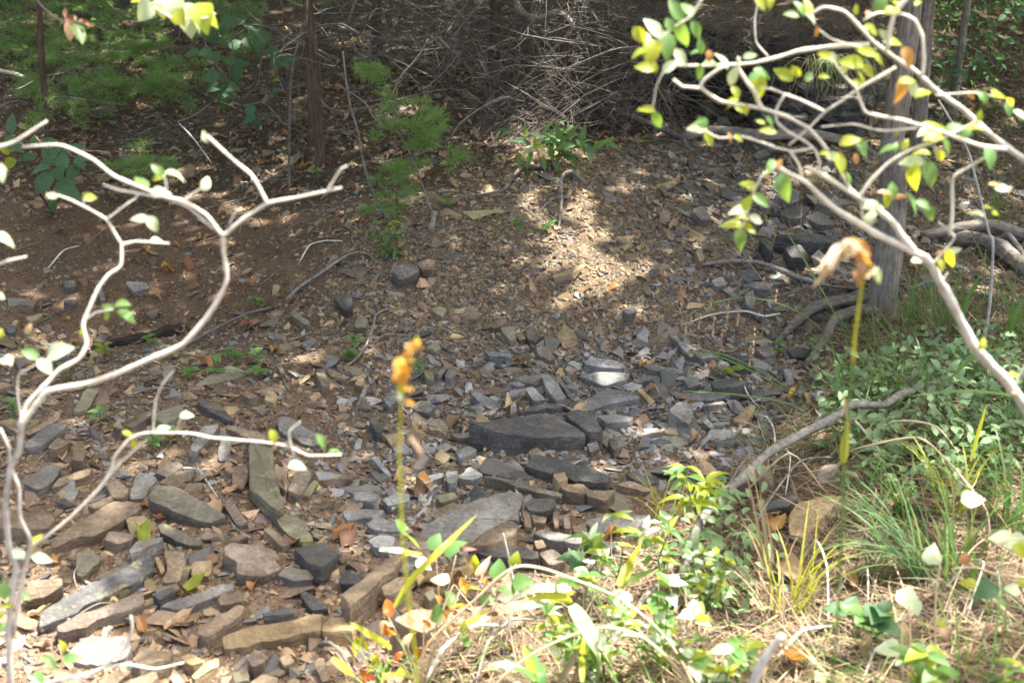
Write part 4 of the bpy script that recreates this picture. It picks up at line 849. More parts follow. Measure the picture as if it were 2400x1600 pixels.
leaves(rs, 'C', [(530, 20, 100, -60, 'y'), (600, 15, 80, -110, 'y'), (740, 100, 90, 170, 'g'), (800, 55, 100, 120, 'g'), (850, 45, 110, 100, 'y'), (870, 118, 90, -40, 'w'), (1180, 65, 60, 90, 'y'), (1265, 90, 60, 90, 'o'), (1352, 22, 130, 70, 'g'), (1430, 72, 100, 20, 'y'), (1450, 20, 80, 110, 'y'), (1530, 385, 120, -70, 'o'), (1430, 287, 110, 0, 'y'), (1280, 200, 90, -30, 'y'), (1250, 352, 120, 150, 'y'), (1330, 402, 100, -40, 'y'), (1155, 425, 130, 170, 'y'), (1262, 482, 100, -60, 'y'), (1218, 545, 110, 100, 'y'), (1180, 562, 70, 160, 'y'), (965, 375, 90, 150, 'y'), (1022, 395, 80, -60, 'w'), (690, 505, 120, 150, 'y'), (770, 485, 75, 130, 'y'), (860, 520, 80, 60, 'g'), (960, 520, 60, 0, 'y'), (912, 215, 60, -90, 'o'), (500, 515, 110, 40, 'g'), (350, 510, 120, 70, 'w'), (545, 500, 110, -20, 'g'), (512, 590, 170, -80, 'y'), (460, 382, 90, 20, 'g'), (270, 412, 110, 120, 'w'), (195, 432, 90, 0, 'g'), (100, 355, 80, 180, 'g'), (122, 310, 90, 100, 'g'), (182, 385, 70, -80, 'o'), (115, 490, 90, -90, 'g'), (90, 205, 110, -60, 'g'), (30, 60, 120, 110, 'g'), (0, 235, 130, -80, 'g'), (360, 620, 80, 120, 'y'), (330, 722, 70, 190, 'y'), (390, 742, 70, -40, 'y'), (340, 680, 70, 170, 'y'), (432, 745, 70, -80, 'y'), (130, 830, 100, 110, 'g'), (95, 870, 110, 170, 'w'), (180, 942, 100, -70, 'y'), (322, 940, 70, -60, 'o'), (380, 940, 60, -40, 'y'), (530, 830, 60, 160, 'y'), (600, 842, 100, -50, 'g'), (580, 892, 100, 170, 'y'), (660, 1110, 80, 80, 'o'), (610, 1122, 100, 60, 'g'), (580, 1160, 70, -110, 'y'), (690, 1270, 160, -90, 'g'), (450, 1262, 100, 150, 'y'), (440, 1382, 110, 70, 'y'), (532, 1362, 120, -40, 'g'), (382, 1432, 130, 190, 'w'), (410, 1482, 80, 160, 'y'), (340, 1532, 130, 170, 'y'), (500, 1492, 100, -20, 'w'), (450, 1545, 70, -50, 'y'), (1140, 957, 120, 20, 'y'), (1222, 1002, 120, -70, 'g'), (1180, 1080, 60, -80, 'o'), (1072, 1112, 130, -75, 'y'), (965, 1040, 60, 180, 'y'), (1010, 1060, 90, 130, 'w'), (1480, 620, 160, -80, 'o'), (1530, 550, 100, 10, 'y'), (1570, 612, 100, -60, 'w'), (1640, 632, 110, 30, 'y'), (1850, 870, 120, 30, 'g'), (1560, 1100, 140, 175, 'w'), (1575, 1200, 150, -100, 'y'), (1680, 1180, 150, -70, 'g'), (1630, 1040, 100, 170, 'y'), (1755, 1062, 80, -50, 'y'), (1515, 982, 80, 60, 'y'), (1400, 1012, 110, 190, 'g'), (1452, 1000, 70, 70, 'g'), (1460, 900, 50, 60, 'y'), (1795, 1002, 120, -60, 'g'), (1372, 1310, 80, 170, 'o'), (1430, 1290, 100, 100, 'g'), (1390, 1362, 120, -70, 'y'), (1480, 1342, 100, 10, 'o'), (1300, 1402, 120, 10, 'w'), (1560, 1382, 150, -60, 'g'), (1640, 1392, 100, -30, 'g'), (1682, 1452, 100, -70, 'g'), (1280, 1482, 110, 70, 'w'), (2050, 662, 80, -60, 'g'), (2222, 742, 90, -80, 'g'), (2300, 782, 90, -40, 'w'), (1960, 650, 50, -60, 'o'), (1990, 872, 110, 0, 'y'), (2090, 1072, 130, -80, 'g'), (2120, 1255, 70, 170, 'o'), (2180, 1282, 90, 0, 'w'), (2000, 1452, 100, 150, 'w'), (2080, 1412, 70, 0, 'y'), (2130, 1450, 60, 0, 'y'), (1930, 902, 100, 60, 'g'), (1100, 460, 80, -70, 'w'), (1380, 240, 100, 150, 'w'), (1130, 1215, 80, -60, 'g'), (2020, 790, 70, 80, 'y'), (1640, 900, 90, 200, 'w'), (1600, 20, 60, 40, 'y')], YR)
leaves(rs, 'C', [(1725, 870, 160, 20, 'y'), (1700, 925, 120, 200, 'y'), (2190, 662, 160, 5, 'y')], YR, 'h')
leaves(rs, 'B', [(2030, 240, 110, -50, 'y'), (2030, 360, 100, 200, 'y'), (2115, 350, 170, -110, 'y'), (2215, 310, 170, -80, 'g'), (2125, 190, 130, 130, 'w'), (2280, 70, 150, 120, 'g'), (2235, 165, 90, 120, 'g'), (2065, 460, 110, 170, 'y'), (2135, 460, 60, 90, 'y'), (2240, 450, 110, 40, 'w'), (2070, 745, 110, 160, 'y'), (2150, 820, 110, -70, 'g'), (2080, 270, 110, -40, 'w'), (2310, 390, 110, -60, 'w')], YR)
leaves(rs, 'F', [(390, 60, 130, -90, 'g'), (2250, 980, 80, 20, 'y'), (2210, 1000, 80, 60, 'w'), (1750, 150, 50, 40, 'o'), (1822, 190, 120, -75, 'y'), (1760, 232, 80, -70, 'y'), (1600, 205, 90, 10, 'w'), (2040, 770, 80, 60, 'y'), (2270, 1105, 50, 0, 'o'), (470, 5, 60, -30, 'y'), (1850, 140, 80, 30, 'w')], YR)

# leaves hanging into the top left, sun-whitened tops put into their pale colours
tl = thing('hanging_leaf_spray', 'bright sunlit spray of white-green leaves hanging in at the top left', 'branch', tuple(P(*T('A', 1150, -300), 2.3)))
branch(tl, apath(TT('A', [(1150, -300), (1050, -80), (1000, 5), (1100, 85), (1220, 150), (1300, 120), (1370, 90)]), 2.3), .004, .0015, 'bark_pale')
leaves(tl, 'A', [(970, 18, 120, 10, 'y'), (985, 80, 140, 215, 'w'), (1095, 60, 110, -60, 'y'), (1180, 65, 150, -80, 'w'), (1290, 135, 190, -85, 'w'), (1225, 125, 110, -60, 'y'), (1375, 110, 170, -70, 'y'), (1440, 140, 110, -30, 'y'), (1340, 150, 120, -50, 'w'), (1085, 12, 100, 10, 'w'), (1400, 90, 120, 30, 'w')], 2.3, 'h')
tl2 = thing('withered_twig', 'thin twig with a withered pinkish seed cluster and one leaf at top left', 'branch', tuple(P(*T('A', 220, -200), 2.5)))
branch(tl2, apath(TT('A', [(220, -200), (250, 0), (340, 95), (430, 148), (560, 160)]), 2.5), .003, .0012, 'bark_dead')
leaves(tl2, 'A', [(535, 225, 140, -60, 'g'), (560, 235, 90, -70, 'y'), (425, 150, 50, 200, 'y'), (480, 200, 110, -90, 't')], 2.5, 'o')
leaves(tl2, 'A', [(450, 95, 50, 90, 't'), (480, 130, 60, 200, 'r'), (560, 150, 60, 10, 'b'), (470, 150, 60, -40, 't'), (590, 158, 50, 0, 'r'), (500, 120, 50, 120, 't')], 2.5, 'd')

# ------------------------------------------------------------------ leafy shrubs and seedlings further back
def stems(parent, root, tips, r=.004, mat='bark_dead'):
    for t_ in tips:
        m = (root + t_) / 2 + RNG.normal(0, .02, 3); branch(parent, [root, m, t_], r, r * .5, mat, 'stem', 5)
r0 = G(*T('A', 355, 1440)); yA = r0[1] - .5
s1 = thing('broad_leaved_shrub', 'dark green broad-leaved shrub beside the left shrub, leaves in shade', 'shrub', tuple(r0))
stems(s1, r0, [P(*T('A', x_, y_), yA) for x_, y_ in ((350, 1180), (250, 1180), (450, 1120), (120, 960), (330, 980))], .005)
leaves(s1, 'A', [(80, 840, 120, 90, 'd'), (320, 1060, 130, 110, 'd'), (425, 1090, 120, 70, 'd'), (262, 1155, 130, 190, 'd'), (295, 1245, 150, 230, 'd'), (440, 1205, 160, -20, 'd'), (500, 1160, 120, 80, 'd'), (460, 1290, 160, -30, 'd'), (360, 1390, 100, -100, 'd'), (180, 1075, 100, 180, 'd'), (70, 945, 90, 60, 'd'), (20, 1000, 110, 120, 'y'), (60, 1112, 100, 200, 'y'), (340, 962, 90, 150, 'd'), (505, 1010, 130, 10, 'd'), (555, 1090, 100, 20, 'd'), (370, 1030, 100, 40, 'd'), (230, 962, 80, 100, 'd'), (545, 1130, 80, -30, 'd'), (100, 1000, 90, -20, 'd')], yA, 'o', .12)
r0 = G(*T('A', 1720, 900)); yA = r0[1] - .25
s2 = thing('tall_leafy_sapling', 'tall thin sapling with rounded dark green leaves left of the cedar trunk', 'sapling', tuple(r0))
for pth in ([(1720, 900), (1640, 700), (1560, 560), (1600, 400), (1560, 200), (1640, 80)], [(1560, 560), (1440, 400), (1380, 250)], [(1640, 700), (1760, 560), (1780, 340), (1740, 200)], [(1720, 900), (1820, 700), (1880, 560)]):
    branch(s2, [r0 if q == (1720, 900) else P(*T('A', *q), yA) for q in pth], .005, .002, 'bark_dead', 'stem', 5)
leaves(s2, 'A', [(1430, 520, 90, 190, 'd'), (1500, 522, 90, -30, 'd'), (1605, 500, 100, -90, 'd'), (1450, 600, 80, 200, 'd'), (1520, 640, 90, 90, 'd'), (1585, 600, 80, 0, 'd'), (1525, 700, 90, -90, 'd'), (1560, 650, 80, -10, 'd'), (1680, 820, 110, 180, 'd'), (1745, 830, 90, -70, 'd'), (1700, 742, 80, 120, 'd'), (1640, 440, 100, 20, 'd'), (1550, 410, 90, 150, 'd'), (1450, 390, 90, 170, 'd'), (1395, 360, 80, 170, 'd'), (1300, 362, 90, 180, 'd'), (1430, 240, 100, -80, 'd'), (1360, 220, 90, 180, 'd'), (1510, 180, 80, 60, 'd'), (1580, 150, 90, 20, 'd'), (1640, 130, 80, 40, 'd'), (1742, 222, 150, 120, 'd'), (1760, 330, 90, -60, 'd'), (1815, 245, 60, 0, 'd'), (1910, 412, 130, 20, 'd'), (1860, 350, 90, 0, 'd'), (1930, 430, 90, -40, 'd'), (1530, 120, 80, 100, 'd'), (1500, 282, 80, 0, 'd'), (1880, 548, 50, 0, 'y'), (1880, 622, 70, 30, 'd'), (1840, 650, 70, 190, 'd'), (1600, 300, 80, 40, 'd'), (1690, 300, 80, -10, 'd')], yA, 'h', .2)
def clump(label, root_px, box, n, ln, cols, tile, y, sh='o', name='leafy_shrub', cat='shrub', group=None, stemmat='bark_dead', up=.5):
    r_ = G(*T(tile, *root_px)); t_ = thing(name, label, cat, tuple(r_), group); x0, y0, x1, y1 = box
    tips = [P(*T(tile, LR.uniform(x0, x1), LR.uniform(y0, y0 + (y1 - y0) * .6)), y + LR.uniform(-.1, .1)) for _ in range(max(3, n // 10))]
    stems(t_, r_, tips, .0035, stemmat)
    for k in range(n):
        tip = tips[k % len(tips)]; s = LR.uniform(.35, 1.05); c = np.array(r_) + (tip - np.array(r_)) * s + RNG.normal(0, .02, 3)
        a = LR.uniform(0, 6.28); d = np.array([math.cos(a), math.sin(a), LR.uniform(-.2, up)]); L_ = ln * LR.uniform(.7, 1.2)
        put_leaf(t_, sh, COLK[LR.choice(cols)], c, d, np.array([RNG.normal(0, .3), RNG.normal(-.25, .3), 1]), L_)
    return t_
yb = G(*T('B', 1450, 1150))[1]
cb = clump('leafy green shrub with a sunlit yellow-white top on the crest of the mound', (1450, 1150), (1180, 850, 1850, 1080), 44, .075, 'gggdd', 'B', yb, 'l')
leaves(cb, 'B', [(1250, 880, 90, 100, 'g'), (1400, 870, 100, 60, 'g'), (1560, 930, 110, 20, 'g'), (1650, 900, 100, 80, 'g'), (1430, 1040, 110, -70, 'g'), (1540, 1050, 110, -30, 'g'), (1640, 1000, 110, -50, 'g'), (1280, 1090, 110, -110, 'g'), (1310, 910, 100, 150, 'w'), (1340, 935, 90, 30, 'w'), (1360, 990, 100, 10, 'y'), (1270, 1030, 110, 200, 'w'), (1320, 970, 90, 100, 'y'), (1300, 1000, 90, 160, 'w'), (1370, 1020, 90, -20, 'w'), (1250, 1060, 80, 210, 'y'), (1350, 960, 80, 40, 'w'), (1700, 960, 120, 20, 'g'), (1690, 1040, 130, -80, 'd'), (1590, 880, 110, 60, 'g'), (1480, 900, 120, 120, 'g'), (1760, 980, 110, 30, 'g'), (1840, 985, 110, -20, 'g'), (1580, 1090, 100, -70, 'g'), (1520, 1000, 120, 190, 'g'), (1220, 960, 130, 160, 'd'), (1210, 1100, 100, -90, 'g'), (1380, 1110, 90, -80, 'g'), (1470, 1150, 100, -60, 'g'), (1100, 890, 100, 160, 'd'), (1085, 920, 90, 220, 'd'), (1830, 960, 90, 60, 'g'), (1620, 960, 100, 60, 'g')], yb - .1, 'l', .12)  # pale and yellow leaves put the sunlit cluster into the colour
ye = G(*T('E', 300, 200))[1]
ce = clump('bright green bushy shrub growing just behind the large grey ridge block', (300, 205), (150, -60, 430, 120), 58, .05, 'gggyd', 'E', ye, 'l')
clump('small green plant in front of the dead-branch thicket', (1260, 560), (1210, 370, 1420, 480), 14, .07, 'gd', 'B', G(*T('B', 1260, 560))[1] - .2, 'o')
WEEDS = [('D', 1740, 560, 'green lobed weed at the top of the seedling row beside the root line'), ('D', 1600, 930, 'green seedling at the upper left of the flat greenish slab'), ('D', 1755, 920, 'green seedling right of the flat greenish slab'), ('D', 1775, 1010, 'green seedling at the lower right of the flat greenish slab'), ('D', 1480, 1010, 'green seedling growing on the flat greenish slab'),
         ('D', 720, 900, 'small bright weed left of the curved pale stem'), ('D', 1020, 810, 'tiny grassy weed in front of the dark hollow'), ('D', 440, 1030, 'upright little weed above the long pale stem'), ('D', 680, 1310, 'slender weed among stones below the long pale stem'), ('D', 100, 1300, 'dark weed beside the shrub fork at the left edge'), ('D', 1130, 1460, 'round-leaved weed under the horizontal pale twig'), ('D', 1050, 1530, 'dark little weed below the horizontal pale twig'), ('D', 1290, 1010, 'olive weed left of the flat greenish slab'),
         ('E', 90, 800, 'pale green weed beside the bent grey root'), ('E', 60, 900, 'little weed at the lower end of the bent grey root'), ('E', 520, 1000, 'green weed behind the orange seed stalk'), ('E', 1400, 30, 'tiny weed at the top edge of the sunlit patch'), ('E', 1205, 40, 'tiny upright weed left of the sunlit patch'), ('D', 1690, 680, 'reddish weed below the lobed weed'),
         ('A', 2160, 1240, 'small weed at the foot of the cedar trunk'), ('A', 2040, 850, 'pale leafy weed left of the cedar trunk foot'), ('B', 720, 1420, 'green weed beside the cut stump on the ridge'), ('B', 2070, 990, 'tiny weed in front of the fallen log'), ('F', 640, 860, 'grey-green stalked weed at the creek edge'), ('F', 320, 1010, 'yellow-green vine leaf over the dark stone'), ('F', 900, 860, 'green weed in front of the tree roots')]
for t_, x_, y_, lab in WEEDS:
    r_ = G(*T(t_, x_, y_)); o = thing('weed', lab, 'weed', tuple(r_), 'small weeds among the stones'); n = LR.randint(5, 8); hgt = LR.uniform(.03, .08)
    branch(o, [r_, r_ + np.array([.004, 0, hgt * .6]), r_ + np.array([0, -.004, hgt])], .0018, .001, 'lf_g', 'stem', 5)
    ck = 'r' if 'reddish' in lab else ('y' if 'yellow' in lab or 'bright' in lab else 'g')
    for k in range(n):
        a = 6.28 * k / n + LR.uniform(-.3, .3); put_leaf(o, 'o', COLK[ck if LR.random() < .8 else 'g'], r_ + np.array([0, 0, hgt * LR.uniform(.4, 1)]), (math.cos(a), math.sin(a), LR.uniform(.0, .6)), (0, -.3, 1), LR.uniform(.028, .05))

# ------------------------------------------------------------------ sticks, roots, fallen branches
def gstick(tile_pts, w0, w1, mat, label, name='fallen_twig', cat='twig', arch=0.0, sides=7, rough=.16, lift=None, sub=5):
    mat = {'bark_grey': 'bark_root', 'bark_oak': 'root_oak'}.get(mat, mat)
    px = [T(*q) for q in tile_pts]; pts = gpath(px); y_ = pts[0][1]; ra, rb = px2r(w0, y_), px2r(w1, pts[-1][1])
    pts = [p_ + np.array([0, 0, (ra * .7 if lift is None else lift) + arch * math.sin(math.pi * i / (len(pts) - 1))]) for i, p_ in enumerate(pts)]
    V, F = tube(pts, ra, rb, sides * 2 if sides > 8 else sides, sub, rough, kink=.35, ridges=int(sides * .8) if sides > 8 else 0); a = Acc(); a.add(V, F)
    if sides <= 8 and len(pts) > 3: knobs(pts, ra, 3, a, .05)
    return tag(a.build(name, M[mat], None, True, pts[0]), label, cat)
gs = gstick
gs([('G', 1020, 150), ('G', 1120, 182), ('G', 1230, 155), ('G', 1350, 160), ('G', 1420, 240), ('G', 1482, 312)], 8, 4, 'lichen_twig', 'crooked twig crusted with pale blue-grey lichen behind the mossy block', arch=.02)
gs([('G', 1340, 160), ('G', 1375, 145), ('G', 1405, 115)], 5, 3, 'lichen_twig', 'short lichened spur at the bend of the crooked lichened twig', arch=.01)
gs([('G', 600, 1090), ('G', 530, 980), ('G', 520, 930), ('G', 590, 830), ('G', 680, 770), ('G', 790, 722)], 4, 2, 'bark_grey', 'thin bent twig lying across the lichened dark slab', arch=.05)
gs([('G', 280, 1345), ('G', 550, 1212), ('G', 700, 1130), ('G', 870, 1042)], 4, 3, 'bark_grey', 'thin straight twig resting on the purple-brown slab', arch=.05)
gs([('G', 1530, 400), ('G', 1560, 450), ('G', 1600, 520)], 4, 3, 'bark_pale', 'short pale twig beside the thick mossy block')
gs([('G', 2170, 1310), ('G', 2250, 1390), ('G', 2340, 1480), ('H', 130, 1600)], 12, 9, 'bark_grey', 'thick grey stick end below the tan block', arch=.04)
gs([('H', 1180, 250), ('H', 1205, 330), ('H', 1200, 400), ('H', 1222, 480), ('H', 1270, 540)], 4, 2, 'bark_pale', 'thin white rootlet hanging over the largest flat grey slab', arch=.03)
gs([('E', 220, 772), ('E', 300, 745), ('E', 460, 720)], 5, 3, 'bark_grey', 'short grey twig behind the orange seed stalk', arch=.02)
gs([('E', 0, 950), ('E', 100, 905), ('E', 170, 830), ('E', 220, 720), ('E', 235, 650), ('E', 300, 610), ('E', 420, 595), ('E', 560, 640), ('E', 700, 700), ('E', 830, 705)], 7, 3, 'bark_grey', 'bent grey root looping over the rubble below the ridge', arch=.04)
gs([('E', 640, 670), ('E', 560, 700), ('E', 525, 760), ('E', 530, 850), ('E', 545, 970)], 4, 2, 'bark_grey', 'thin drooping rootlet branching from the bent grey root', arch=.03)
gs([('D', 1950, 480), ('D', 2050, 410), ('D', 2200, 330), ('E', 0, 248), ('E', 90, 200), ('E', 180, 190), ('E', 250, 225)], 9, 5, 'bark_grey', 'long straight root running up to the bright green shrub', arch=.03)
gs([('E', 20, 252), ('E', 130, 280), ('E', 240, 295)], 5, 3, 'bark_grey', 'side rootlet below the bright green shrub', arch=.015)
gs([('D', 1260, 790), ('D', 1500, 700), ('D', 1700, 610), ('D', 1900, 520)], 8, 7, 'bark_dead', 'dark root along the rim between gully soil and rubble', arch=.03)
gs([('D', 2040, 215), ('D', 2110, 130), ('D', 2220, 100), ('D', 2330, 75)], 4, 3, 'bark_pale', 'forked pale twig on the gully soil', arch=.02)
gs([('D', 330, 260), ('D', 440, 185), ('D', 540, 110)], 5, 3, 'bark_pale', 'pale twig on dark soil at the left of the gully', arch=.03)
gs([('D', 280, 625), ('D', 400, 570), ('D', 470, 545)], 4, 3, 'bark_dead', 'straight brown twig by the small sunlit tan block', arch=.01)
gs([('D', 1910, 1190), ('D', 1980, 1090), ('D', 2150, 985)], 4, 3, 'bark_dead', 'thin dark twig leaning over stones near the centre left', arch=.04)
gs([('D', 870, 1130), ('D', 1050, 1110), ('D', 1160, 1130), ('D', 1190, 1080), ('D', 1170, 1030)], 4, 3, 'bark_grey', 'curved twig beneath the long pale stem', arch=.03)
gs([('B', 910, 1345), ('B', 1110, 1330), ('B', 1160, 1260), ('B', 1250, 1170), ('B', 1410, 1150)], 7, 12, 'bark_dead', 'curved grey-brown root left of the mound-top shrub', arch=.03)
gs([('B', 1480, 1560), ('B', 1500, 1400), ('B', 1490, 1330), ('B', 1520, 1270), ('B', 1570, 1230), ('B', 1655, 1242)], 7, 9, 'bark_grey', 'hooked grey root curling below the mound-top shrub', arch=.06)
gs([('B', 1490, 1345), ('B', 1420, 1400), ('B', 1345, 1448)], 5, 3, 'bark_grey', 'side rootlet left of the hooked grey root', arch=.02)
gs([('B', 1100, 1455), ('B', 1230, 1460), ('B', 1300, 1500), ('B', 1460, 1555)], 5, 3, 'bark_grey', 'pale root lying on the mound below the hooked root', arch=.025)
gs([('F', 50, 255), ('F', 300, 265), ('F', 500, 300), ('F', 650, 350), ('F', 800, 380), ('F', 1010, 392)], 10, 13, 'bark_grey', 'grey fallen branch lying on the dark slope left of the trunk', 'fallen_branch', 'branch', arch=.05)
gs([('F', 60, 140), ('F', 250, 260), ('F', 430, 350), ('F', 620, 450)], 4, 3, 'bark_grey', 'thin straight twig crossing the grey fallen branch', arch=.10)
gs([('F', 400, 570), ('F', 560, 550), ('F', 700, 560), ('F', 900, 500), ('F', 1000, 460), ('F', 1260, 412)], 5, 9, 'bark_dead', 'arched brown root springing from the foot of the trunk', 'tree_root', 'root', arch=.08)
gs([('F', 620, 790), ('F', 760, 700), ('F', 900, 610), ('F', 1130, 540), ('F', 1330, 470)], 14, 40, 'bark_oak', 'thick ridged root running left from the leaning trunk', 'tree_root', 'root', arch=.05, sides=10)
gs([('F', 830, 945), ('F', 960, 830), ('F', 1020, 720), ('F', 1150, 640), ('F', 1290, 560)], 18, 34, 'bark_oak', 'pale ridged root curving down in front of the trunk', 'tree_root', 'root', arch=.06, sides=10)
gs([('F', -10, 650), ('F', 200, 632), ('F', 420, 635), ('F', 550, 645), ('F', 660, 570)], 4, 5, 'bark_pale', 'pale twig lying low across the right slope', arch=.05)
gs([('F', 1790, 75), ('F', 2000, 150), ('F', 2160, 215), ('F', 2360, 320)], 30, 40, 'log', 'thick weathered log sloping down to the right edge', 'fallen_log', 'log', arch=.05, sides=12)
gs([('F', 1620, 60), ('F', 1900, 98), ('F', 2120, 92), ('F', 2360, 70)], 22, 34, 'log', 'weathered log lying level behind the thick sloping log', 'fallen_log', 'log', arch=.08, sides=12)
gs([('F', 2100, 130), ('F', 2200, 180), ('F', 2360, 275)], 14, 18, 'bark_grey', 'thin grey log between the two thick logs', 'fallen_log', 'log', arch=.09)
gs([('F', 1520, 408), ('F', 1720, 395), ('F', 1860, 358)], 9, 7, 'bark_grey', 'grey stick lying in front of the thick sloping log', arch=.03)
gs([('C', 0, 955), ('C', 200, 965), ('C', 560, 1025), ('C', 900, 1000), ('C', 1130, 990)], 20, 26, 'log', 'long fallen grey log at the foot of the rock ledge', 'fallen_log', 'log', arch=.06, sides=12)
gs([('B', 1500, 700), ('B', 1700, 810), ('B', 1900, 910), ('B', 2100, 945), ('C', 10, 955)], 7, 16, 'bark_dead', 'slender fallen pole running down to the long fallen log', 'fallen_branch', 'branch', arch=.10)
gs([('B', 2080, 940), ('B', 2120, 975), ('B', 2240, 985), ('C', 40, 990)], 6, 5, 'bark_dead', 'short root loop in front of the fallen pole', arch=.02)
gs([('I', 0, 850), ('I', 60, 680), ('I', 200, 490), ('I', 380, 400), ('I', 560, 260), ('I', 760, 160), ('I', 1000, 30), ('F', 1130, 1430), ('F', 1350, 1390), ('F', 1480, 1260), ('F', 1700, 1130), ('F', 1950, 1050)], 26, 19, 'bark_grey', 'long crooked grey fallen branch stretching up through the grass', 'fallen_branch', 'branch', arch=.12, sides=9)
gs([('I', 390, 700), ('I', 560, 540), ('I', 760, 340), ('I', 900, 220), ('I', 1040, 40)], 6, 4, 'bark_grey', 'thin stick below the long crooked fallen branch', arch=.12)
gs([('I', 200, 420), ('I', 440, 270), ('I', 600, 210)], 7, 5, 'bark_grey', 'short thin stick above the long crooked fallen branch', arch=.12)
gs([('I', 380, 320), ('I', 700, 312), ('I', 980, 283)], 5, 4, 'straw_stem', 'straight straw-coloured stem over the flat tan slab', arch=.14)
gs([('I', 1000, 190), ('I', 1090, 200), ('I', 1170, 280), ('I', 1560, 268), ('I', 1800, 440), ('I', 2040, 600), ('I', 2085, 665)], 6, 6, 'straw_stem', 'kinked straw-coloured vine stem across the right grass', 'dry_vine', 'vine', arch=.16)
gs([('I', 2085, 665), ('I', 2020, 820), ('I', 1900, 940), ('I', 1770, 1100)], 6, 4, 'straw_stem', 'straw stem running down from the kinked vine stem', 'dry_vine', 'vine', arch=.10)
gs([('I', 1770, 945), ('I', 1930, 930), ('I', 2010, 1020), ('I', 1970, 1110), ('I', 1920, 1170)], 6, 5, 'bark_pale', 'knobbly pale twig hooked in the lower right grass', arch=.1)
gs([('I', 2010, 1030), ('I', 2100, 1080), ('I', 2170, 1130)], 5, 3, 'bark_pale', 'short pale spur right of the hooked knobbly twig', arch=.1)
gs([('I', 640, 1420), ('I', 800, 1300), ('I', 1020, 1188)], 12, 9, 'bark_pale', 'sunlit white stick lying on straw at bottom right', arch=.03)
gs([('I', 1200, 850), ('I', 1240, 940), ('I', 1262, 1062)], 6, 4, 'bark_pale', 'short pale twig standing in sunlit straw', arch=.06)
gs([('I', 810, 740), ('I', 890, 812), ('I', 960, 1000), ('I', 990, 1150)], 6, 6, 'bark_pale', 'bent pale stem left of the tall yellow stalk', arch=.10)
gs([('I', 1220, 1568), ('I', 1300, 1400), ('I', 1340, 1330)], 8, 5, 'bark_pale', 'short pale stick at the bottom right edge', arch=.02)
gs([('I', 700, 290), ('I', 720, 180), ('I', 640, 60), ('I', 610, -20)], 4, 3, 'bark_pale', 'zigzag pale twig standing beside the crooked branch', arch=.08)
gs([('F', 500, 1260), ('F', 560, 1370), ('F', 610, 1450), ('F', 640, 1560)], 5, 4, 'bark_pale', 'pale knotted twig at the creek edge of the grass', arch=.06)
gs([('F', 390, 1010), ('F', 410, 1130), ('F', 440, 1200), ('F', 520, 1210)], 4, 3, 'bark_pale', 'thin pale twig bending above the pale grey slab', arch=.05)
gs([('F', 830, 1412), ('F', 950, 1425), ('F', 1150, 1480), ('F', 1380, 1560)], 9, 6, 'bark_pale', 'white bare stick lying above the crooked grey branch', arch=.1)
gs([('F', 1110, 1512), ('F', 1400, 1530), ('F', 1700, 1568), ('I', 1950, 120)], 7, 5, 'straw_stem', 'long straight dry stem lying across the right grass', arch=.12)
gs([('F', 1350, 1300), ('F', 1400, 1180), ('F', 1470, 990), ('F', 1500, 760)], 5, 4, 'bark_grey', 'thin grey sapling stem standing in the grass', arch=.05)
gs([('H', 560, 1600), ('H', 700, 1470), ('H', 900, 1320), ('H', 1062, 1185)], 13, 9, 'bark_pale', 'sunlit white stick slanting in the bottom centre', arch=.06)
gs([('H', 910, 1590), ('H', 1000, 1430), ('H', 1150, 1280), ('H', 1310, 1140)], 9, 7, 'bark_grey', 'grey stick right of the slanting white stick', arch=.06)
gs([('H', 1100, 1390), ('H', 1180, 1250), ('H', 1330, 1130)], 7, 5, 'bark_grey', 'second grey stick crossing the first at bottom centre', arch=.08)
gs([('H', 1820, 1345), ('H', 1960, 1230), ('H', 2110, 1090), ('H', 2230, 980), ('I', 0, 870)], 17, 15, 'bark_grey', 'thick sunlit grey branch joining the crooked fallen branch', 'fallen_branch', 'branch', arch=.06, sides=9)
def astick(tile_pts, w0, w1, mat, label, y0, y1=None, name='dry_stalk', cat='stalk', sides=7):
    px = [T(*q) for q in tile_pts]; pts = apath(px, y0, y1); V, F = tube(pts, px2r(w0, y0), px2r(w1, y1 or y0), sides); a = Acc(); a.add(V, F)
    return tag(a.build(name, M[mat], None, True, pts[0]), label, cat)
astick([('H', 470, 1700), ('H', 490, 1568), ('H', 600, 1290), ('H', 900, 1010), ('H', 1140, 800), ('H', 1330, 780), ('H', 1600, 870), ('H', 1900, 1000), ('H', 2200, 1250), ('I', 60, 1560), ('I', 90, 1700)], 6, 9, 'straw_stem', 'large arching straw-coloured stem spanning the bottom centre', 2.2, 2.2)
astick([('H', 1000, 1700), ('H', 1060, 1568), ('H', 1300, 1372), ('H', 1600, 1232), ('H', 1800, 1190), ('H', 2020, 1240), ('H', 2200, 1380), ('H', 2323, 1520), ('I', 40, 1700)], 7, 9, 'straw_stem', 'lower arching straw stem nested under the large arching stem', 2.1, 2.1)
astick([('H', 1170, 890), ('H', 1135, 700), ('H', 1100, 550)], 8, 6, 'bark_grey', 'short upright grey stick among the orange weed leaves', 2.75)
astick([('I', 420, 1760), ('I', 480, 1568), ('I', 560, 1400), ('I', 680, 1240)], 34, 18, 'bark_grey', 'blurred thick stub of a stick at the bottom right of centre', 1.75)
astick([('F', 2050, 740), ('F', 2090, 500), ('F', 2112, 100), ('F', 2080, 0), ('C', 1990, 1200), ('C', 1930, 1000), ('C', 1740, 680)], 9, 5, 'bark_grey', 'slender curved grey sapling stem crossing the logs at right', 4.1, 4.2)
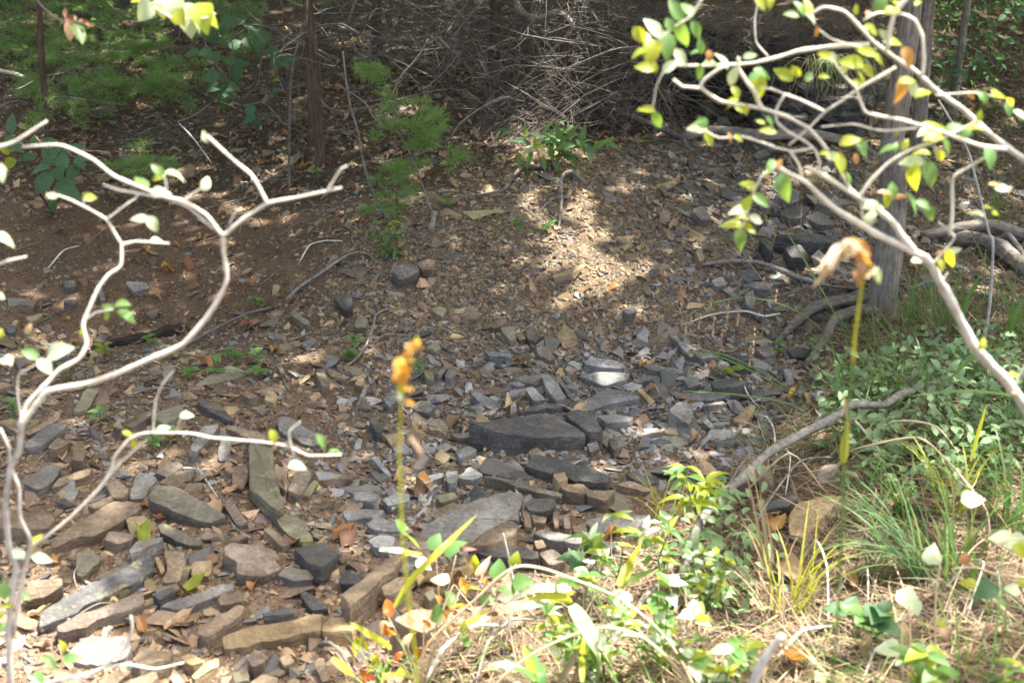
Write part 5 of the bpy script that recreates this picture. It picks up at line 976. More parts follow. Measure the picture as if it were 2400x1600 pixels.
# near-black log shape put in for the black patch under the gully rim
gs([('D', 640, 800), ('D', 850, 775), ('D', 1050, 730), ('D', 1230, 690)], 22, 26, 'dark_wood', 'near-black log shape in the hollow below the gully soil', 'dark_log_shape', 'log', arch=.0, sides=12, rough=.4)
st_ = gstick([('B', 600, 1575), ('B', 622, 1530), ('B', 632, 1465)], 18, 12, 'bark_grey', 'small splintered grey stump on the ridge', 'broken_stump', 'stump', sides=9, rough=.4)

# ------------------------------------------------------------------ trees: trunks seen in the picture, crowns above it
TREES = []
def tree(tile_pts, w0, w1, y, mat, label, name='cedar_tree', ridges=0, sides=12, flare=.5, lean=(0, 0), top=6.5, root=None):
    px = [T(*q) for q in tile_pts]; base = G(*px[0]) if root is None else np.array(root); yb_ = base[1]
    pts = [base - np.array([0, 0, .12])] + [P(*q, yb_) for q in px[1:]]
    last = pts[-1]; d = (last - pts[0]); d /= np.linalg.norm(d); d = d * .5 + np.array([lean[0], lean[1], 1]); d /= d[2]
    zs = np.linspace(last[2], top, 5)[1:]
    pts += [last + d * (z_ - last[2]) for z_ in zs]
    t_ = thing(name, label, 'tree', tuple(base), 'trees on the bank')
    V, F = tube(pts, px2r(w0, yb_), px2r(w0, yb_) * .4, sides, 6, .10, ridges=ridges, flare=flare); a = Acc(); a.add(V, F)
    a.build('trunk', M[mat], t_, True, base); TREES.append((t_, pts[-1], base)); return t_, pts
t1, p1 = tree([('A', 2180, 1130), ('A', 2165, 700), ('A', 2140, 300), ('A', 2105, 0)], 21, 18, 0, 'bark_cedar', 'straight reddish cedar trunk left of centre, largest of the cedars there')
t2, _ = tree([('A', 2120, 1000), ('A', 2110, 600), ('A', 2085, 200), ('A', 2070, 0)], 13, 13, 0, 'bark_cedar', 'thin dark cedar trunk just behind the straight reddish cedar')
t3, _ = tree([('A', 330, 950), ('A', 300, 600), ('A', 275, 250), ('A', 260, 0)], 16, 16, 0, 'bark_cedar', 'cedar trunk at far left half hidden by green sprays')
t4, _ = tree([('B', 1060, 560), ('B', 1045, 300), ('B', 1050, 0)], 30, 28, 0, 'bark_cedar', 'stout cedar trunk with flared foot left of the dead-branch thicket', flare=.9)
t5, _ = tree([('B', 1275, 600), ('B', 1270, 300), ('B', 1265, 0)], 28, 24, 0, 'bark_cedar', 'shadowy cedar trunk in the middle of the dead-branch thicket')
t6, _ = tree([('B', 1490, 820), ('B', 1500, 500), ('B', 1540, 200), ('B', 1560, 0)], 24, 20, 0, 'bark_cedar', 'dark cedar trunk right of the mound-top shrub thicket')
t7, _ = tree([('B', 1735, 840), ('B', 1770, 600), ('B', 1800, 200), ('B', 1810, 0)], 12, 10, 0, 'bark_cedar', 'slim cedar trunk right of the dark cedar trunk')
t8, _ = tree([('B', 250, 420), ('B', 240, 200), ('B', 235, 0)], 26, 24, 0, 'bark_cedar', 'dark cedar trunk in shade between the straight cedar and the thicket')
t9, _ = tree([('F', 1330, 520), ('F', 1400, 200), ('C', 1440, 1400), ('C', 1430, 1000), ('C', 1500, 500), ('C', 1560, 0)], 68, 50, 0, 'bark_oak', 'large grey ridged trunk leaning behind the right shrub', 'ridged_tree', 17, 34, .35, root=G(*T('F', 1330, 520)))
t10, _ = tree([('C', 1600, 1150), ('C', 1640, 500), ('C', 1680, 0)], 34, 30, 0, 'bark_oak', 'second grey trunk standing just behind the large ridged trunk', 'ridged_tree', 13, 24)
t11, _ = tree([('C', 1840, 760), ('C', 1860, 560), ('C', 1900, 300), ('C', 1940, 0)], 21, 19, 0, 'bark_oak', 'slender grey trunk at upper right against the grassy slope', 'ridged_tree', 9, 18)
t12, _ = tree([('C', 1270, 900), ('C', 1290, 500), ('C', 1290, 100), ('C', 1290, 0)], 11, 10, 0, 'bark_oak', 'thin grey stem left of the large ridged trunk', 'ridged_tree', 7, 14)
t13, _ = tree([('A', 1955, 1300), ('A', 1970, 900), ('A', 1985, 500), ('A', 2060, 170), ('A', 2090, 0)], 7, 6, 0, 'bark_dead', 'very thin pale sapling stem left of the straight reddish cedar', 'bare_sapling', flare=0)
# more of the wood further back, beyond the frame's top
for k, (x_, y_) in enumerate([(-5.5, 9.5), (-3.2, 12.5), (-1, 13), (1.4, 12), (3.8, 11), (6.2, 9.5), (-6.5, 14), (5.5, 14.5), (0, 16)]):
    b_ = np.array([x_, y_, H(x_, y_)[0]]); t_ = thing('cedar_tree', 'cedar standing further back in the wood', 'tree', tuple(b_), 'cedars further back')
    pts = [b_ - np.array([0, 0, .1]), b_ + np.array([.1, 0, 2]), b_ + np.array([.05, .1, 4.5]), b_ + np.array([.2, 0, 6.5])]
    a = Acc(); a.add(*tube(pts, .11, .04, 10, 6, .1)); a.build('trunk', M['bark_cedar'], t_, True, b_); TREES.append((t_, pts[-1], b_))

# crowns: leaf clumps 3 to 7 m up; out of view, gaps cut so chosen sun patches reach bank and grass
def lit(u, v, x, y):
    """sun share chosen for a spot on the ground; crown leaves are dropped to match"""
    vb = np.interp(u, [-800, 0, 250, 420, 800, 900, 1100, 1300, 1500, 1700, 2000, 2400, 3200], [1280, 1350, 1400, 1490, 1600, 1480, 1330, 1250, 1130, 1050, 960, 880, 760])
    m = np.clip((v - vb + vnoise(x * 5, y * 5, 31) * 90) / 60 + .5, 0, 1)
    m = m * np.where(u > 1350, np.clip(np.interp(v, [1000, 1250, 1400], [.45, .6, .85]) + vnoise(x * 7, y * 7, 35) * .7, 0, 1), 1) * (1 - .9 * blob(u, v, 1870, 1210, 210, 110, .6))
    for cu, cv, ru, rv, s in [(1340, 570, 100, 70, 1), (1420, 650, 120, 60, 1), (1370, 610, 100, 80, 1), (1880, 410, 60, 35, .9), (1830, 430, 60, 20, .8), (1255, 340, 85, 70, 1), (1235, 290, 60, 50, .9), (410, 425, 80, 22, .85), (330, 345, 90, 20, .8), (460, 470, 90, 18, .85), (560, 500, 50, 30, .6), (860, 390, 40, 30, .7),
                              (1090, 560, 60, 14, .5), (60, 620, 50, 25, .4), (80, 830, 90, 18, .6), (880, 90, 90, 30, .6), (1060, 110, 70, 25, .6), (2250, 150, 180, 120, .5), (1620, 330, 70, 14, .6), (2150, 560, 150, 40, .35), (640, 1270, 60, 16, .7), (110, 1340, 110, 40, .8), (1500, 60, 80, 20, .4), (280, 130, 120, 40, .4), (2330, 640, 80, 50, .5)]:
        d = np.sqrt(((u - cu) / ru) ** 2 + ((v - cv) / rv) ** 2); m = np.maximum(m, s * np.clip((1.5 - d) / .5, 0, 1))
    fl_ = vnoise(x * 5.5, y * 5.5, 33) + .5 * vnoise(x * 13, y * 13, 34); return np.maximum(m, np.where((fl_ > .72) & (v < 480), .85, 0))
nC = 90000
cx = RNG.uniform(-7, 9, nC); cyy = RNG.uniform(2.0, 17.0, nC); czz = RNG.uniform(3.0, 6.4, nC); lw = (cyy > 9.5) & (RNG.random(nC) < .25); czz = np.where(lw, RNG.uniform(2.0, 3.5, nC), czz)  # low leaves at the back added to block sky light
cl = vnoise(cx * 1.1, cyy * 1.1, 40) * .5 + vnoise(cx * 2.9, cyy * 2.9, 41) * .5
c3 = np.stack([cx, cyy, czz], -1); gz = H(cx, cyy); gpos = c3.copy()
for _ in range(4):
    tt = (c3[:, 2] - gz) / SUN[2]; gpos = c3 - SUN * tt[:, None]; gz = H(gpos[:, 0], gpos[:, 1])
gpos[:, 2] = gz; gu, gv = proj(gpos); gdep = (gpos - CAM) @ FWD
m = lit(gu, gv, gpos[:, 0], gpos[:, 1]); near_ = gpos[:, 1] < 1.95
inv = (gu > -300) & (gu < 2700) & (gv > -150) & (gpos[:, 1] < 13)
keep = np.where(inv, RNG.random(nC) > m, cl > -.05) & ((cl > -.62) | inv) & ~near_
c3 = c3[keep]; gi = np.argmin(((c3[:, None, :2] - np.array([t_[1][:2] for t_ in TREES])[None]) ** 2).sum(-1), 1)
LQ = np.array([(0, 0, 0), (.5, .5, .06), (0, 1, 0), (-.5, .5, .06)]); 
for k, (t_, top_, base_) in enumerate(TREES):
    w_ = np.where(gi == k)[0]
    if not len(w_): continue
    nr = RNG.normal(0, .7, (len(w_), 3)); nr[:, 2] = np.abs(nr[:, 2]) + .9; nr /= np.linalg.norm(nr, axis=1, keepdims=True)
    Fm = frames(nr, RNG.uniform(0, 6.28, len(w_)), .1); s = RNG.uniform(.13, .25, len(w_)); a = Acc()
    a.inst(LQ * np.array([.62, 1, 1]), [np.array([[0, 1, 2, 3]])], Fm * s[:, None, None], c3[w_]); a.build('crown', M['crown'], t_, False, base_)
    pb = np.asarray(base_)
    for q in range(4):                                         # limbs reaching into the crown
        tgt = c3[w_[int(RNG.integers(len(w_)))]]; s_ = pb + (np.asarray(top_) - pb) * RNG.uniform(.55, .85)
        if np.linalg.norm(tgt - s_) < 3.5: branch(t_, [s_, (s_ + tgt) / 2 + np.array([0, 0, .15]), tgt], .025, .008, 'bark_cedar', 'limb', 6)

# feathery cedar sprays: twig skeleton with many short needle scales
def spray_geo(acc, tw, origin, d, L_, seed, droop=.25, dens=1.0):
    r = np.random.default_rng(seed); d = d / np.linalg.norm(d); n = int(6 * dens) + 3; side = np.cross(d, [0, 0, 1.0]); side /= np.linalg.norm(side) + 1e-9; up = np.cross(side, d)
    main = [origin + d * L_ * t + np.array([0, 0, -droop * L_ * t * t]) for t in np.linspace(0, 1, 5)]; tw.add(*tube(main, .0025, .0008, 3, 2, .0)); c = spline(main, 6)
    P0 = []; D0 = []
    for k in range(n):
        b = c[int((.12 + .88 * k / n) * (len(c) - 1))]; sl_ = L_ * (.45 - .3 * k / n) * r.uniform(.7, 1.2)
        e = d * .7 + side * (1 if k % 2 else -1) * r.uniform(.5, 1) + up * r.normal(0, .35); e /= np.linalg.norm(e)
        m_ = int(8 + 55 * sl_); t = np.linspace(0, 1, m_); q = b + e * sl_ * t[:, None] + np.array([0, 0, -.25 * sl_]) * (t ** 2)[:, None]
        for rep in range(2): P0.append(q + r.normal(0, .006, q.shape)); dd = e + r.normal(0, .75, q.shape); D0.append(dd / np.linalg.norm(dd, axis=1, keepdims=True))
    P0 = np.concatenate(P0); D0 = np.concatenate(D0); m_ = len(P0)
    sd = np.cross(D0, r.normal(0, 1, (m_, 3))); sd /= np.linalg.norm(sd, axis=1, keepdims=True) + 1e-9
    ln = r.uniform(.016, .045, (m_, 1)); wd = .0015
    V = np.stack([P0 - sd * wd, P0 + sd * wd, P0 + D0 * ln], 1).reshape(-1, 3); acc.add(V, [np.arange(m_ * 3).reshape(-1, 3)])
def cedar_sprays(parent, spots, tile, yoff, L_, name='foliage', dens=1.0):
    ac = Acc(); tw = Acc()
    for k, (x_, y_) in enumerate(spots):
        u, v = T(tile, x_, y_); yy = min(max(G(u, v)[1], 5.6), 9.5) - yoff * LR.uniform(.5, 1.4)
        for q in range(4):
            o_ = P(u + LR.uniform(-34, 34), v + LR.uniform(-26, 22), yy + LR.uniform(-.15, .15)); a = LR.uniform(0, 6.28)
            spray_geo(ac, tw, o_, np.array([math.cos(a), math.sin(a), LR.uniform(-.3, .7)]), L_ * LR.uniform(.7, 1.2), k * 31 + q + int(x_), .3, dens)
    b = np.array(parent.location); ac.build(name, M['cedar'], parent, False, b); tw.build('twigs', M['bark_dead'], parent, False, b)['kind'] = 'stuff'
cedar_sprays(t3, [(350, 360), (250, 330), (480, 400), (380, 480), (300, 560), (200, 430), (330, 620), (450, 540), (140, 60), (60, 160), (250, 80), (350, 30), (500, 60), (650, 40), (760, 90), (120, 250), (150, 330), (60, 300), (230, 200), (420, 260), (560, 250), (180, 620), (260, 700), (480, 640)], 'A', .5, .22)
cedar_sprays(t1, [(880, 200), (960, 260), (1000, 340), (860, 330), (760, 330), (1050, 200), (940, 400), (1200, 520), (1290, 500), (1330, 540), (1240, 590), (1260, 660), (700, 600), (800, 580), (900, 560), (980, 560), (640, 640), (560, 700), (1650, 260), (1690, 300), (1620, 320), (1750, 60), (1830, 70), (1560, 60), (900, 1120), (980, 1130), (820, 1130), (2240, 40), (1300, 70), (1060, 60), (860, 30), (1400, 40), (700, 440), (600, 450), (1100, 440)], 'A', .5, .19)
cedar_sprays(t6, [(350, 60), (430, 90), (260, 60), (200, 130), (540, 40), (640, 30), (320, 140), (120, 40)], 'C', .4, .17)
sd_ = G(*T('B', 380, 1480)); seedling = thing('cedar_seedling', 'young feathery cedar growing beside two thin leaning stems on the ridge', 'cedar', tuple(sd_))
yy = sd_[1] - .1; branch(seedling, [sd_, P(*T('B', 380, 1150), yy), P(*T('B', 500, 850), yy), P(*T('B', 540, 720), yy)], .004, .002, 'bark_cedar', 'stem', 6)
ac = Acc(); tw = Acc()
for k, (x_, y_) in enumerate([(530, 730), (560, 780), (620, 800), (500, 830), (570, 860), (640, 880), (440, 900), (540, 930), (620, 970), (660, 930), (700, 980), (480, 960), (580, 1030), (420, 1080), (450, 1120), (380, 1120), (400, 1180), (340, 1210), (370, 1260), (380, 1330), (330, 1380), (300, 1440), (240, 1440), (420, 850), (350, 880), (310, 900), (760, 1040), (200, 480), (280, 490), (340, 570), (140, 470), (280, 680), (300, 730)]):
    for q in range(2):
        a = LR.uniform(0, 6.28); spray_geo(ac, tw, P(*T('B', x_ + LR.uniform(-40, 40), y_ + LR.uniform(-35, 35)), yy + LR.uniform(-.12, .12)), np.array([math.cos(a), math.sin(a), LR.uniform(-.1, .8)]), .085, k * 7 + q + 900, .3, .5)
ac.build('foliage', M['cedar'], seedling, False, sd_); tw.build('twigs', M['bark_dead'], seedling, False, sd_)

# ------------------------------------------------------------------ dead branches of the thicket
def dead(tile_pts, w0, w1, label, yoff=.3, mat='bark_dead', name='dead_branch', root_ground=False):
    mat = 'bark_root' if mat == 'bark_grey' else mat
    px = [T(*q) for q in tile_pts]; ys_ = [min(G(*q)[1], 9.0) for q in px]; y_ = max(min(ys_) - yoff, 4.5) if not root_ground else None
    pts = [P(*q, y_) for q in px] if y_ else [G(*px[0])] + [P(*q, ys_[0] - yoff * i / len(px)) for i, q in enumerate(px)][1:]
    V, F = tube(pts, px2r(w0, pts[0][1]), px2r(w1, pts[0][1]), 7, 5, .15); a = Acc(); a.add(V, F); knobs(pts, px2r(w0, pts[0][1]), 4, a, .06)
    return tag(a.build(name, M[mat], None, True, pts[0]), label, 'branch')
dead([('B', -20, 185), ('B', 200, 250), ('B', 400, 280), ('B', 600, 245), ('B', 850, 170), ('B', 1100, 90), ('B', 1200, 80)], 9, 11, 'long sagging dead branch across the top of the thicket', 1.2, 'bark_grey')
dead([('B', 330, -10), ('B', 480, 45), ('B', 640, 50), ('B', 850, 0)], 7, 7, 'pale dead branch at the top edge above the sagging branch', 1.0, 'bark_grey')
dead([('B', 1190, -10), ('B', 1210, 70), ('B', 1330, 130), ('B', 1460, 80), ('B', 1570, 160), ('B', 1550, 230), ('B', 1440, 340), ('B', 1350, 440), ('B', 1230, 560), ('B', 1140, 660), ('B', 1090, 720)], 16, 5, 'thick crooked dead branch bending down in the thicket', .3, 'log')
dead([('B', 1140, 660), ('B', 980, 720), ('B', 820, 830), ('B', 740, 940)], 6, 3, 'forked grey dead branch reaching left from the thicket', .25, 'bark_grey')
dead([('B', 590, 270), ('B', 520, 390), ('B', 400, 530), ('B', 330, 690), ('B', 300, 820)], 5, 3, 'long thin grey twig drooping left of the flared cedar', .6, 'bark_grey')
dead([('B', 810, 350), ('B', 700, 490), ('B', 550, 620)], 4, 3, 'thin straight dead twig left of the flared cedar trunk', .5, 'bark_grey')
dead([('B', 105, -10), ('B', 50, 150), ('B', 0, 330)], 8, 7, 'leaning grey stem at the top left of the thicket', .8, 'bark_grey')
dead([('B', 632, 1490), ('B', 540, 1230), ('B', 470, 1050), ('B', 390, 910), ('B', 230, 810), ('B', 160, 700), ('B', -20, 580)], 5, 3, 'thin leaning stem rising left from the splintered stump', .15, 'bark_grey', 'leaning_sapling', True)
dead([('B', 325, 1495), ('B', 220, 1320), ('B', 150, 1100), ('B', 120, 920), ('B', 70, 750), ('B', 40, 600), ('B', 10, 350)], 7, 4, 'pale leaning stem rising from behind the bright green shrub', .25, 'bark_grey', 'leaning_sapling', True)
dead([('A', 1580, 690), ('A', 1660, 720), ('A', 1800, 705), ('A', 1930, 850)], 5, 3, 'pale bare twig below the tall leafy sapling', .3, 'bark_grey')
dead([('A', 2150, 385), ('A', 1990, 430), ('A', 1960, 620)], 5, 3, 'dead side twig left of the straight reddish cedar', .3)
dead([('A', 1870, 190), ('A', 1960, 260), ('A', 2100, 310), ('A', 2323, 420)], 5, 4, 'grey twig crossing the straight reddish cedar', .8, 'bark_grey')
dead([('A', 0, 480), ('A', 120, 510), ('A', 200, 545)], 11, 7, 'sunlit broken branch at the upper left edge', .3, 'bark_pale')
dead([('A', -10, 750), ('A', 70, 700), ('A', 170, 690)], 10, 6, 'bent dark branch end at the left edge', .3)
dead([('A', 1440, 700), ('A', 1330, 780), ('A', 1210, 830)], 5, 4, 'pale twig over the dark root hollow at upper left', .3, 'bark_grey')
dead([('A', 1220, 840), ('A', 1330, 960), ('A', 1440, 1110)], 4, 3, 'straight white twig slanting down from the root hollow', .2, 'bark_pale')
dead([('C', 60, 110), ('C', 300, 160), ('C', 600, 190), ('C', 760, 150)], 8, 5, 'dead branch above the dark rock hollow at upper right', .3)
# dead lower branches of the cedars, drooping, each with side twigs
for k, (t_, n_) in enumerate([(t1, 9), (t2, 5), (t4, 9), (t5, 9), (t6, 10), (t7, 6), (t8, 8), (t3, 5)]):
    b_ = np.array(t_.location)
    for q in range(n_):
        an = LR.uniform(0, 6.28); h_ = LR.uniform(.15, .95); L_ = LR.uniform(.35, 1.0); d = np.array([math.cos(an), math.sin(an) * .7, LR.uniform(-.15, .35)]); o_ = b_ + np.array([0, 0, h_]); w1_ = RNG.normal(0, .09, 3) * L_
        pts = [o_, o_ + d * L_ * .3 + w1_, o_ + d * L_ * .65 - w1_ * .6 - np.array([0, 0, .05 * L_]), o_ + d * L_ - np.array([0, 0, LR.uniform(.1, .35) * L_])]
        a = Acc(); a.add(*tube(pts, .0055, .0015, 6, 5, .15, kink=.3)); c = spline(pts, 6)
        for _ in range(7):
            s_ = c[LR.randrange(4, len(c) - 1)]; e_ = RNG.normal(0, 1, 3) + d * .8; e_ /= np.linalg.norm(e_); l2 = LR.uniform(.08, .3); v_ = RNG.normal(0, .2, 3) * l2; a.add(*tube([s_, s_ + e_ * l2 * .5 + v_, s_ + e_ * l2 - np.array([0, 0, .15 * l2])], .0022, .0006, 4, 3, 0))
        a.build('dead_branch', M['bark_root' if (q + k) % 3 == 0 else 'bark_dead'], t_, True, pts[0])
# fine tangle too dense to count
tang = Acc()
def twig_cloud(tile, x0, y0, x1, y1, n, dmin, dmax, lmin, lmax, vert=.5, r=.0016):
    for _ in range(n):
        u, v = T(tile, LR.uniform(x0, x1), LR.uniform(y0, y1)); g = G(u, min(max(v, 5), 700)); yy_ = min(g[1], 10) - LR.uniform(dmin, dmax); o_ = P(u, v, yy_)
        a = LR.uniform(0, 6.28); d = np.array([math.cos(a), math.sin(a) * .5, LR.uniform(-1, .6) * vert * 2]); d /= np.linalg.norm(d); L_ = LR.uniform(lmin, lmax); w1_ = RNG.normal(0, .24, 3) * L_
        tang.add(*tube([o_, o_ + d * L_ * .35 + w1_ * .8, o_ + d * L_ * .7 + w1_, o_ + d * L_ + w1_ * 1.4 - np.array([0, 0, .05 * L_])], r * LR.uniform(.7, 1.6), r * .4, 3, 3, 0))
twig_cloud('B', 0, 0, 2323, 420, 900, .1, 1.9, .3, 1.1, .6, .0024)
twig_cloud('B', 950, 150, 1650, 900, 700, .05, .7, .2, .6, .9, .002)
twig_cloud('B', 1500, 0, 2323, 700, 600, .1, 1.2, .25, .9, .7, .002)
twig_cloud('C', 0, 0, 1300, 420, 500, .1, .9, .2, .7, .6, .002)
for _ in range(420):
    u, v = T('C', LR.uniform(100, 1300), LR.uniform(20, 330)); o_ = P(u, v, 6.5 + LR.uniform(-.25, .1)); w1_ = RNG.normal(0, .05, 3); L_ = LR.uniform(.06, .3)
    tang.add(*tube([o_, o_ + w1_ + np.array([RNG.normal(0, .08), -.03, -L_ * .4]), o_ + w1_ * 2 + np.array([RNG.normal(0, .12), -.03, -L_])], .002, .0007, 3, 3, 0))
twig_cloud('A', 1500, 0, 2323, 900, 200, .1, 1.0, .2, .7, .7)
twig_cloud('A', 0, 0, 1500, 900, 240, .05, .7, .15, .5, .5)
twig_cloud('A', 1050, 830, 1350, 1000, 70, .02, .2, .1, .3, .9)
twig_cloud('C', 1500, 300, 2323, 1300, 160, .05, .5, .15, .5, .6)
tag(tang.build('twig_tangle', M['bark_dead'], None, True), 'dense tangle of fine dead twigs under the cedars', 'twigs', kind='stuff')

# ------------------------------------------------------------------ rock ledge and root-bound overhang with the dark hollow
lg = thing('rock_ledge', 'layered dark rock ledge below the dark hollow at upper right', 'rock', tuple(P(*T('C', 900, 850), 6.6)))
for k, (x0, x1, yt, th, yy_) in enumerate([(560, 900, 800, .10, 6.35), (860, 1240, 780, .11, 6.38), (620, 980, 690, .09, 6.5), (940, 1300, 670, .10, 6.52), (560, 800, 600, .09, 6.62), (780, 1120, 580, .10, 6.6), (1100, 1380, 570, .10, 6.65), (600, 960, 490, .09, 6.72), (940, 1300, 480, .09, 6.74)]):
    a_, b_ = P(*T('C', x0, yt), yy_), P(*T('C', x1, yt), yy_); n_ = 9; r = SRNG; V = []
    for (dy_, dz_) in [(0, -th), (r.uniform(-.02, .02), -th * .6), (r.uniform(-.02, .02), -th * .3), (-.01, -.012), (.012, 0), (.8, .03), (.8, -th)]:
        for i in range(n_):
            t = i / (n_ - 1); V.append(a_ + (b_ - a_) * t + np.array([0, dy_ + (r.normal(0, .022) if dy_ < .5 else 0), dz_ + r.normal(0, .006)]))
    V = np.array(V); F = []
    for q in range(6):
        for i in range(n_ - 1): F.append((q * n_ + i, q * n_ + i + 1, (q + 1) * n_ + i + 1, (q + 1) * n_ + i))
    for e in (0, n_ - 1): F += [(e, n_ + e, 5 * n_ + e, 6 * n_ + e), (n_ + e, 2 * n_ + e, 4 * n_ + e, 5 * n_ + e), (2 * n_ + e, 3 * n_ + e, 4 * n_ + e, 4 * n_ + e)][:2]
    o_ = np.array(lg.location); me = mesh_from('slab', V - o_, [np.array(F)], False); link('slab', me, M['dark' if k % 3 else 'grey'], lg)
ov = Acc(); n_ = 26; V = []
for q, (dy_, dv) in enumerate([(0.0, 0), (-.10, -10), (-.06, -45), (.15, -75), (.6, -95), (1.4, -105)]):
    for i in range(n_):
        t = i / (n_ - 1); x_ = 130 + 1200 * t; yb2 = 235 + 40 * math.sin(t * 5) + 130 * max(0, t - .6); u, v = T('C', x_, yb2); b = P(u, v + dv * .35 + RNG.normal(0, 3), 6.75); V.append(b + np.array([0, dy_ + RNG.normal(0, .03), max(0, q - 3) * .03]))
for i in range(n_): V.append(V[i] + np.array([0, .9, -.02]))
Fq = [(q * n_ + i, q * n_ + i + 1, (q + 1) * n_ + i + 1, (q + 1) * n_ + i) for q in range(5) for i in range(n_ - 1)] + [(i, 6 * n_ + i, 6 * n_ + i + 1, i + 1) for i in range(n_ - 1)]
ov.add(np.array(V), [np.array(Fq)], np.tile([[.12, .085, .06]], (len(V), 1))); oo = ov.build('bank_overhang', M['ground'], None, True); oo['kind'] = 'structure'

# ------------------------------------------------------------------ grass: blades as tapering bent strips
def blade(base, d, L_, w_, bend, seg=4, up=None):
    """one blade: starts along d, bends down"""
    d = np.asarray(d, float); d /= np.linalg.norm(d); hz = np.array([d[0], d[1], 0]); hz /= np.linalg.norm(hz) + 1e-6; sd = np.array([-hz[1], hz[0], 0]) if np.linalg.norm(hz) > .1 else RGT
    V = []; p_ = np.array(base, float); cur = d.copy()
    for i in range(seg + 1):
        t = i / seg; ww = w_ * (1 - t) ** .6 * (.7 + .6 * min(t * 3, 1)) * .5 if i < seg else w_ * .03
        V += [p_ - sd * ww, p_ + sd * ww]; cur = cur + np.array([0, 0, -bend / seg]) * (1 + t) + hz * bend * .2 / seg; cur /= np.linalg.norm(cur); p_ = p_ + cur * L_ / seg
    F = [(2 * i, 2 * i + 1, 2 * i + 3, 2 * i + 2) for i in range(seg)]; return np.array(V), [np.array(F)]
def grass_field(name, mat, label, n, prob, Lr, wr, bend, spread, clumpy=0, ymax=8.5):
    a = Acc(); x, y = wedge_points(n, 1.9, ymax); p_ = np.stack([x, y, H(x, y)], -1); z, u, v = zones(p_); k = RNG.random(n) < prob(z, u, v, p_); p_ = p_[k]
    if clumpy:
        p_ = np.repeat(p_, RNG.integers(max(clumpy // 2, 1), clumpy, len(p_)), axis=0); p_ = p_ + np.c_[RNG.normal(0, .015, (len(p_), 2)), np.zeros(len(p_))]
    kd = RNG.integers(24, size=len(p_))
    for q in range(24):                                          # 24 blade shapes, turned and sized one by one
        e = RNG.uniform(*spread); Lq = RNG.uniform(*Lr); V, F = blade((0, 0, .002), (e, 0, 1), Lq, RNG.uniform(*wr), RNG.uniform(*bend)); w_ = np.where(kd == q)[0]; m_ = len(w_)
        if not m_: continue
        nr = np.c_[RNG.normal(0, .12, (m_, 2)), np.ones(m_)]; a.inst(V, F, frames(nr, RNG.uniform(0, 6.28, m_), .05) * RNG.uniform(.75, 1.3, m_)[:, None, None], p_[w_])
    return tag(a.build(name, M[mat], None, True), label, 'grass', kind='stuff')
pt = lambda z, u, v, p_: vnoise(p_[:, 0] * 3, p_[:, 1] * 3, 51)
grass_field('straw_thatch', 'straw', 'matted dry straw covering the sunlit bank at lower right', 60000, lambda z, u, v, p_: z['bank'] * np.clip(.45 + pt(z, u, v, p_) * .6, .1, .9), (.04, .16), (.0018, .0045), (.0, .22), (2.0, 14.0), 0, 5.5)
grass_field('grey_thatch', 'straw_d', 'grey old grass thatch on the bank between green tufts', 40000, lambda z, u, v, p_: z['bank'] * .8, (.05, .18), (.0015, .0035), (.0, .3), (1.0, 10.0), 0, 6.5)
grass_field('green_grass', 'grass', 'thin green grass blades growing over the right bank', 10500, lambda z, u, v, p_: z['bank'] * np.clip(.3 + pt(z, u, v, p_) * .8 + .4 * blob(u, v, 2200, 1000, 420, 330, .8) - .5 * blob(u, v, 1800, 1500, 400, 220, .6), 0, 1) * .7, (.10, .30), (.002, .005), (.4, 1.5), (.15, .9), 5)
grass_field('dry_stems', 'straw_d', 'upright grey dead grass stems among the green on the right bank', 5200, lambda z, u, v, p_: z['bank'] * np.clip((1250 - v) / 300, 0, 1) * .8 + .5 * blob(u, v, 2150, 560, 300, 130, .6), (.10, .34), (.0015, .003), (.1, .8), (.2, 1.4), 3, 6.5)
grass_field('far_grass', 'grass', 'green grass on the slope behind the trunks at upper right', 1800, lambda z, u, v, p_: np.clip((u - 2020) / 80, 0, 1) * np.clip((480 - v) / 60, 0, 1), (.12, .35), (.003, .007), (.4, 1.4), (.1, .8), 5, 10.5)
grass_field('stray_straw', 'straw_d', 'stray dry grass stems scattered over the forest floor', 16000, lambda z, u, v, p_: z['forest'] * .8 + z['gully'] * .10 + .02, (.04, .16), (.0015, .003), (.0, .3), (3.0, 14.0), 0, 9.5)

# ------------------------------------------------------------------ single grasses and foreground plants
def path_blade(parent, pts, w_, mat, name='blade', twist=.3):
    c = spline(pts, 4); n = len(c); t = np.gradient(c, axis=0); t /= np.linalg.norm(t, axis=1, keepdims=True); V = []
    for i in range(n):
        s = i / (n - 1); tc = CAM - c[i]; tc /= np.linalg.norm(tc); nn = tc * .8 + np.array([0, 0, 1]) * (.5 + twist * math.sin(s * 4)); sd = np.cross(t[i], nn); sd /= np.linalg.norm(sd) + 1e-9
        ww = w_ * .5 * (math.sin(math.pi * (.06 + .94 * s) ** .7) ** .8 if s < 1 else .02); up = np.cross(sd, t[i])
        V += [c[i] - sd * ww + up * ww * .3, c[i], c[i] + sd * ww + up * ww * .3]
    F = []
    for i in range(n - 1):
        a = i * 3; F += [(a, a + 1, a + 4, a + 3), (a + 1, a + 2, a + 5, a + 4)]
    b = np.array(parent.location) if parent is not None else np.zeros(3); me = mesh_from(name, np.array(V) - b, [np.array(F)], True); return link(name, me, M[mat], parent)
def grassplant(label, root, y, rows, name='grass_plant', cat='grass'):
    """rows: (material, width px, tile points)"""
    r_ = P(*T(*root), y); t_ = thing(name, label, cat, tuple(r_))
    for mat, w_, pts in rows: path_blade(t_, [P(*T(*q), y + LR.uniform(-.06, .06) * i) for i, q in enumerate(pts)], w_ / FPX * y, mat)
    return t_
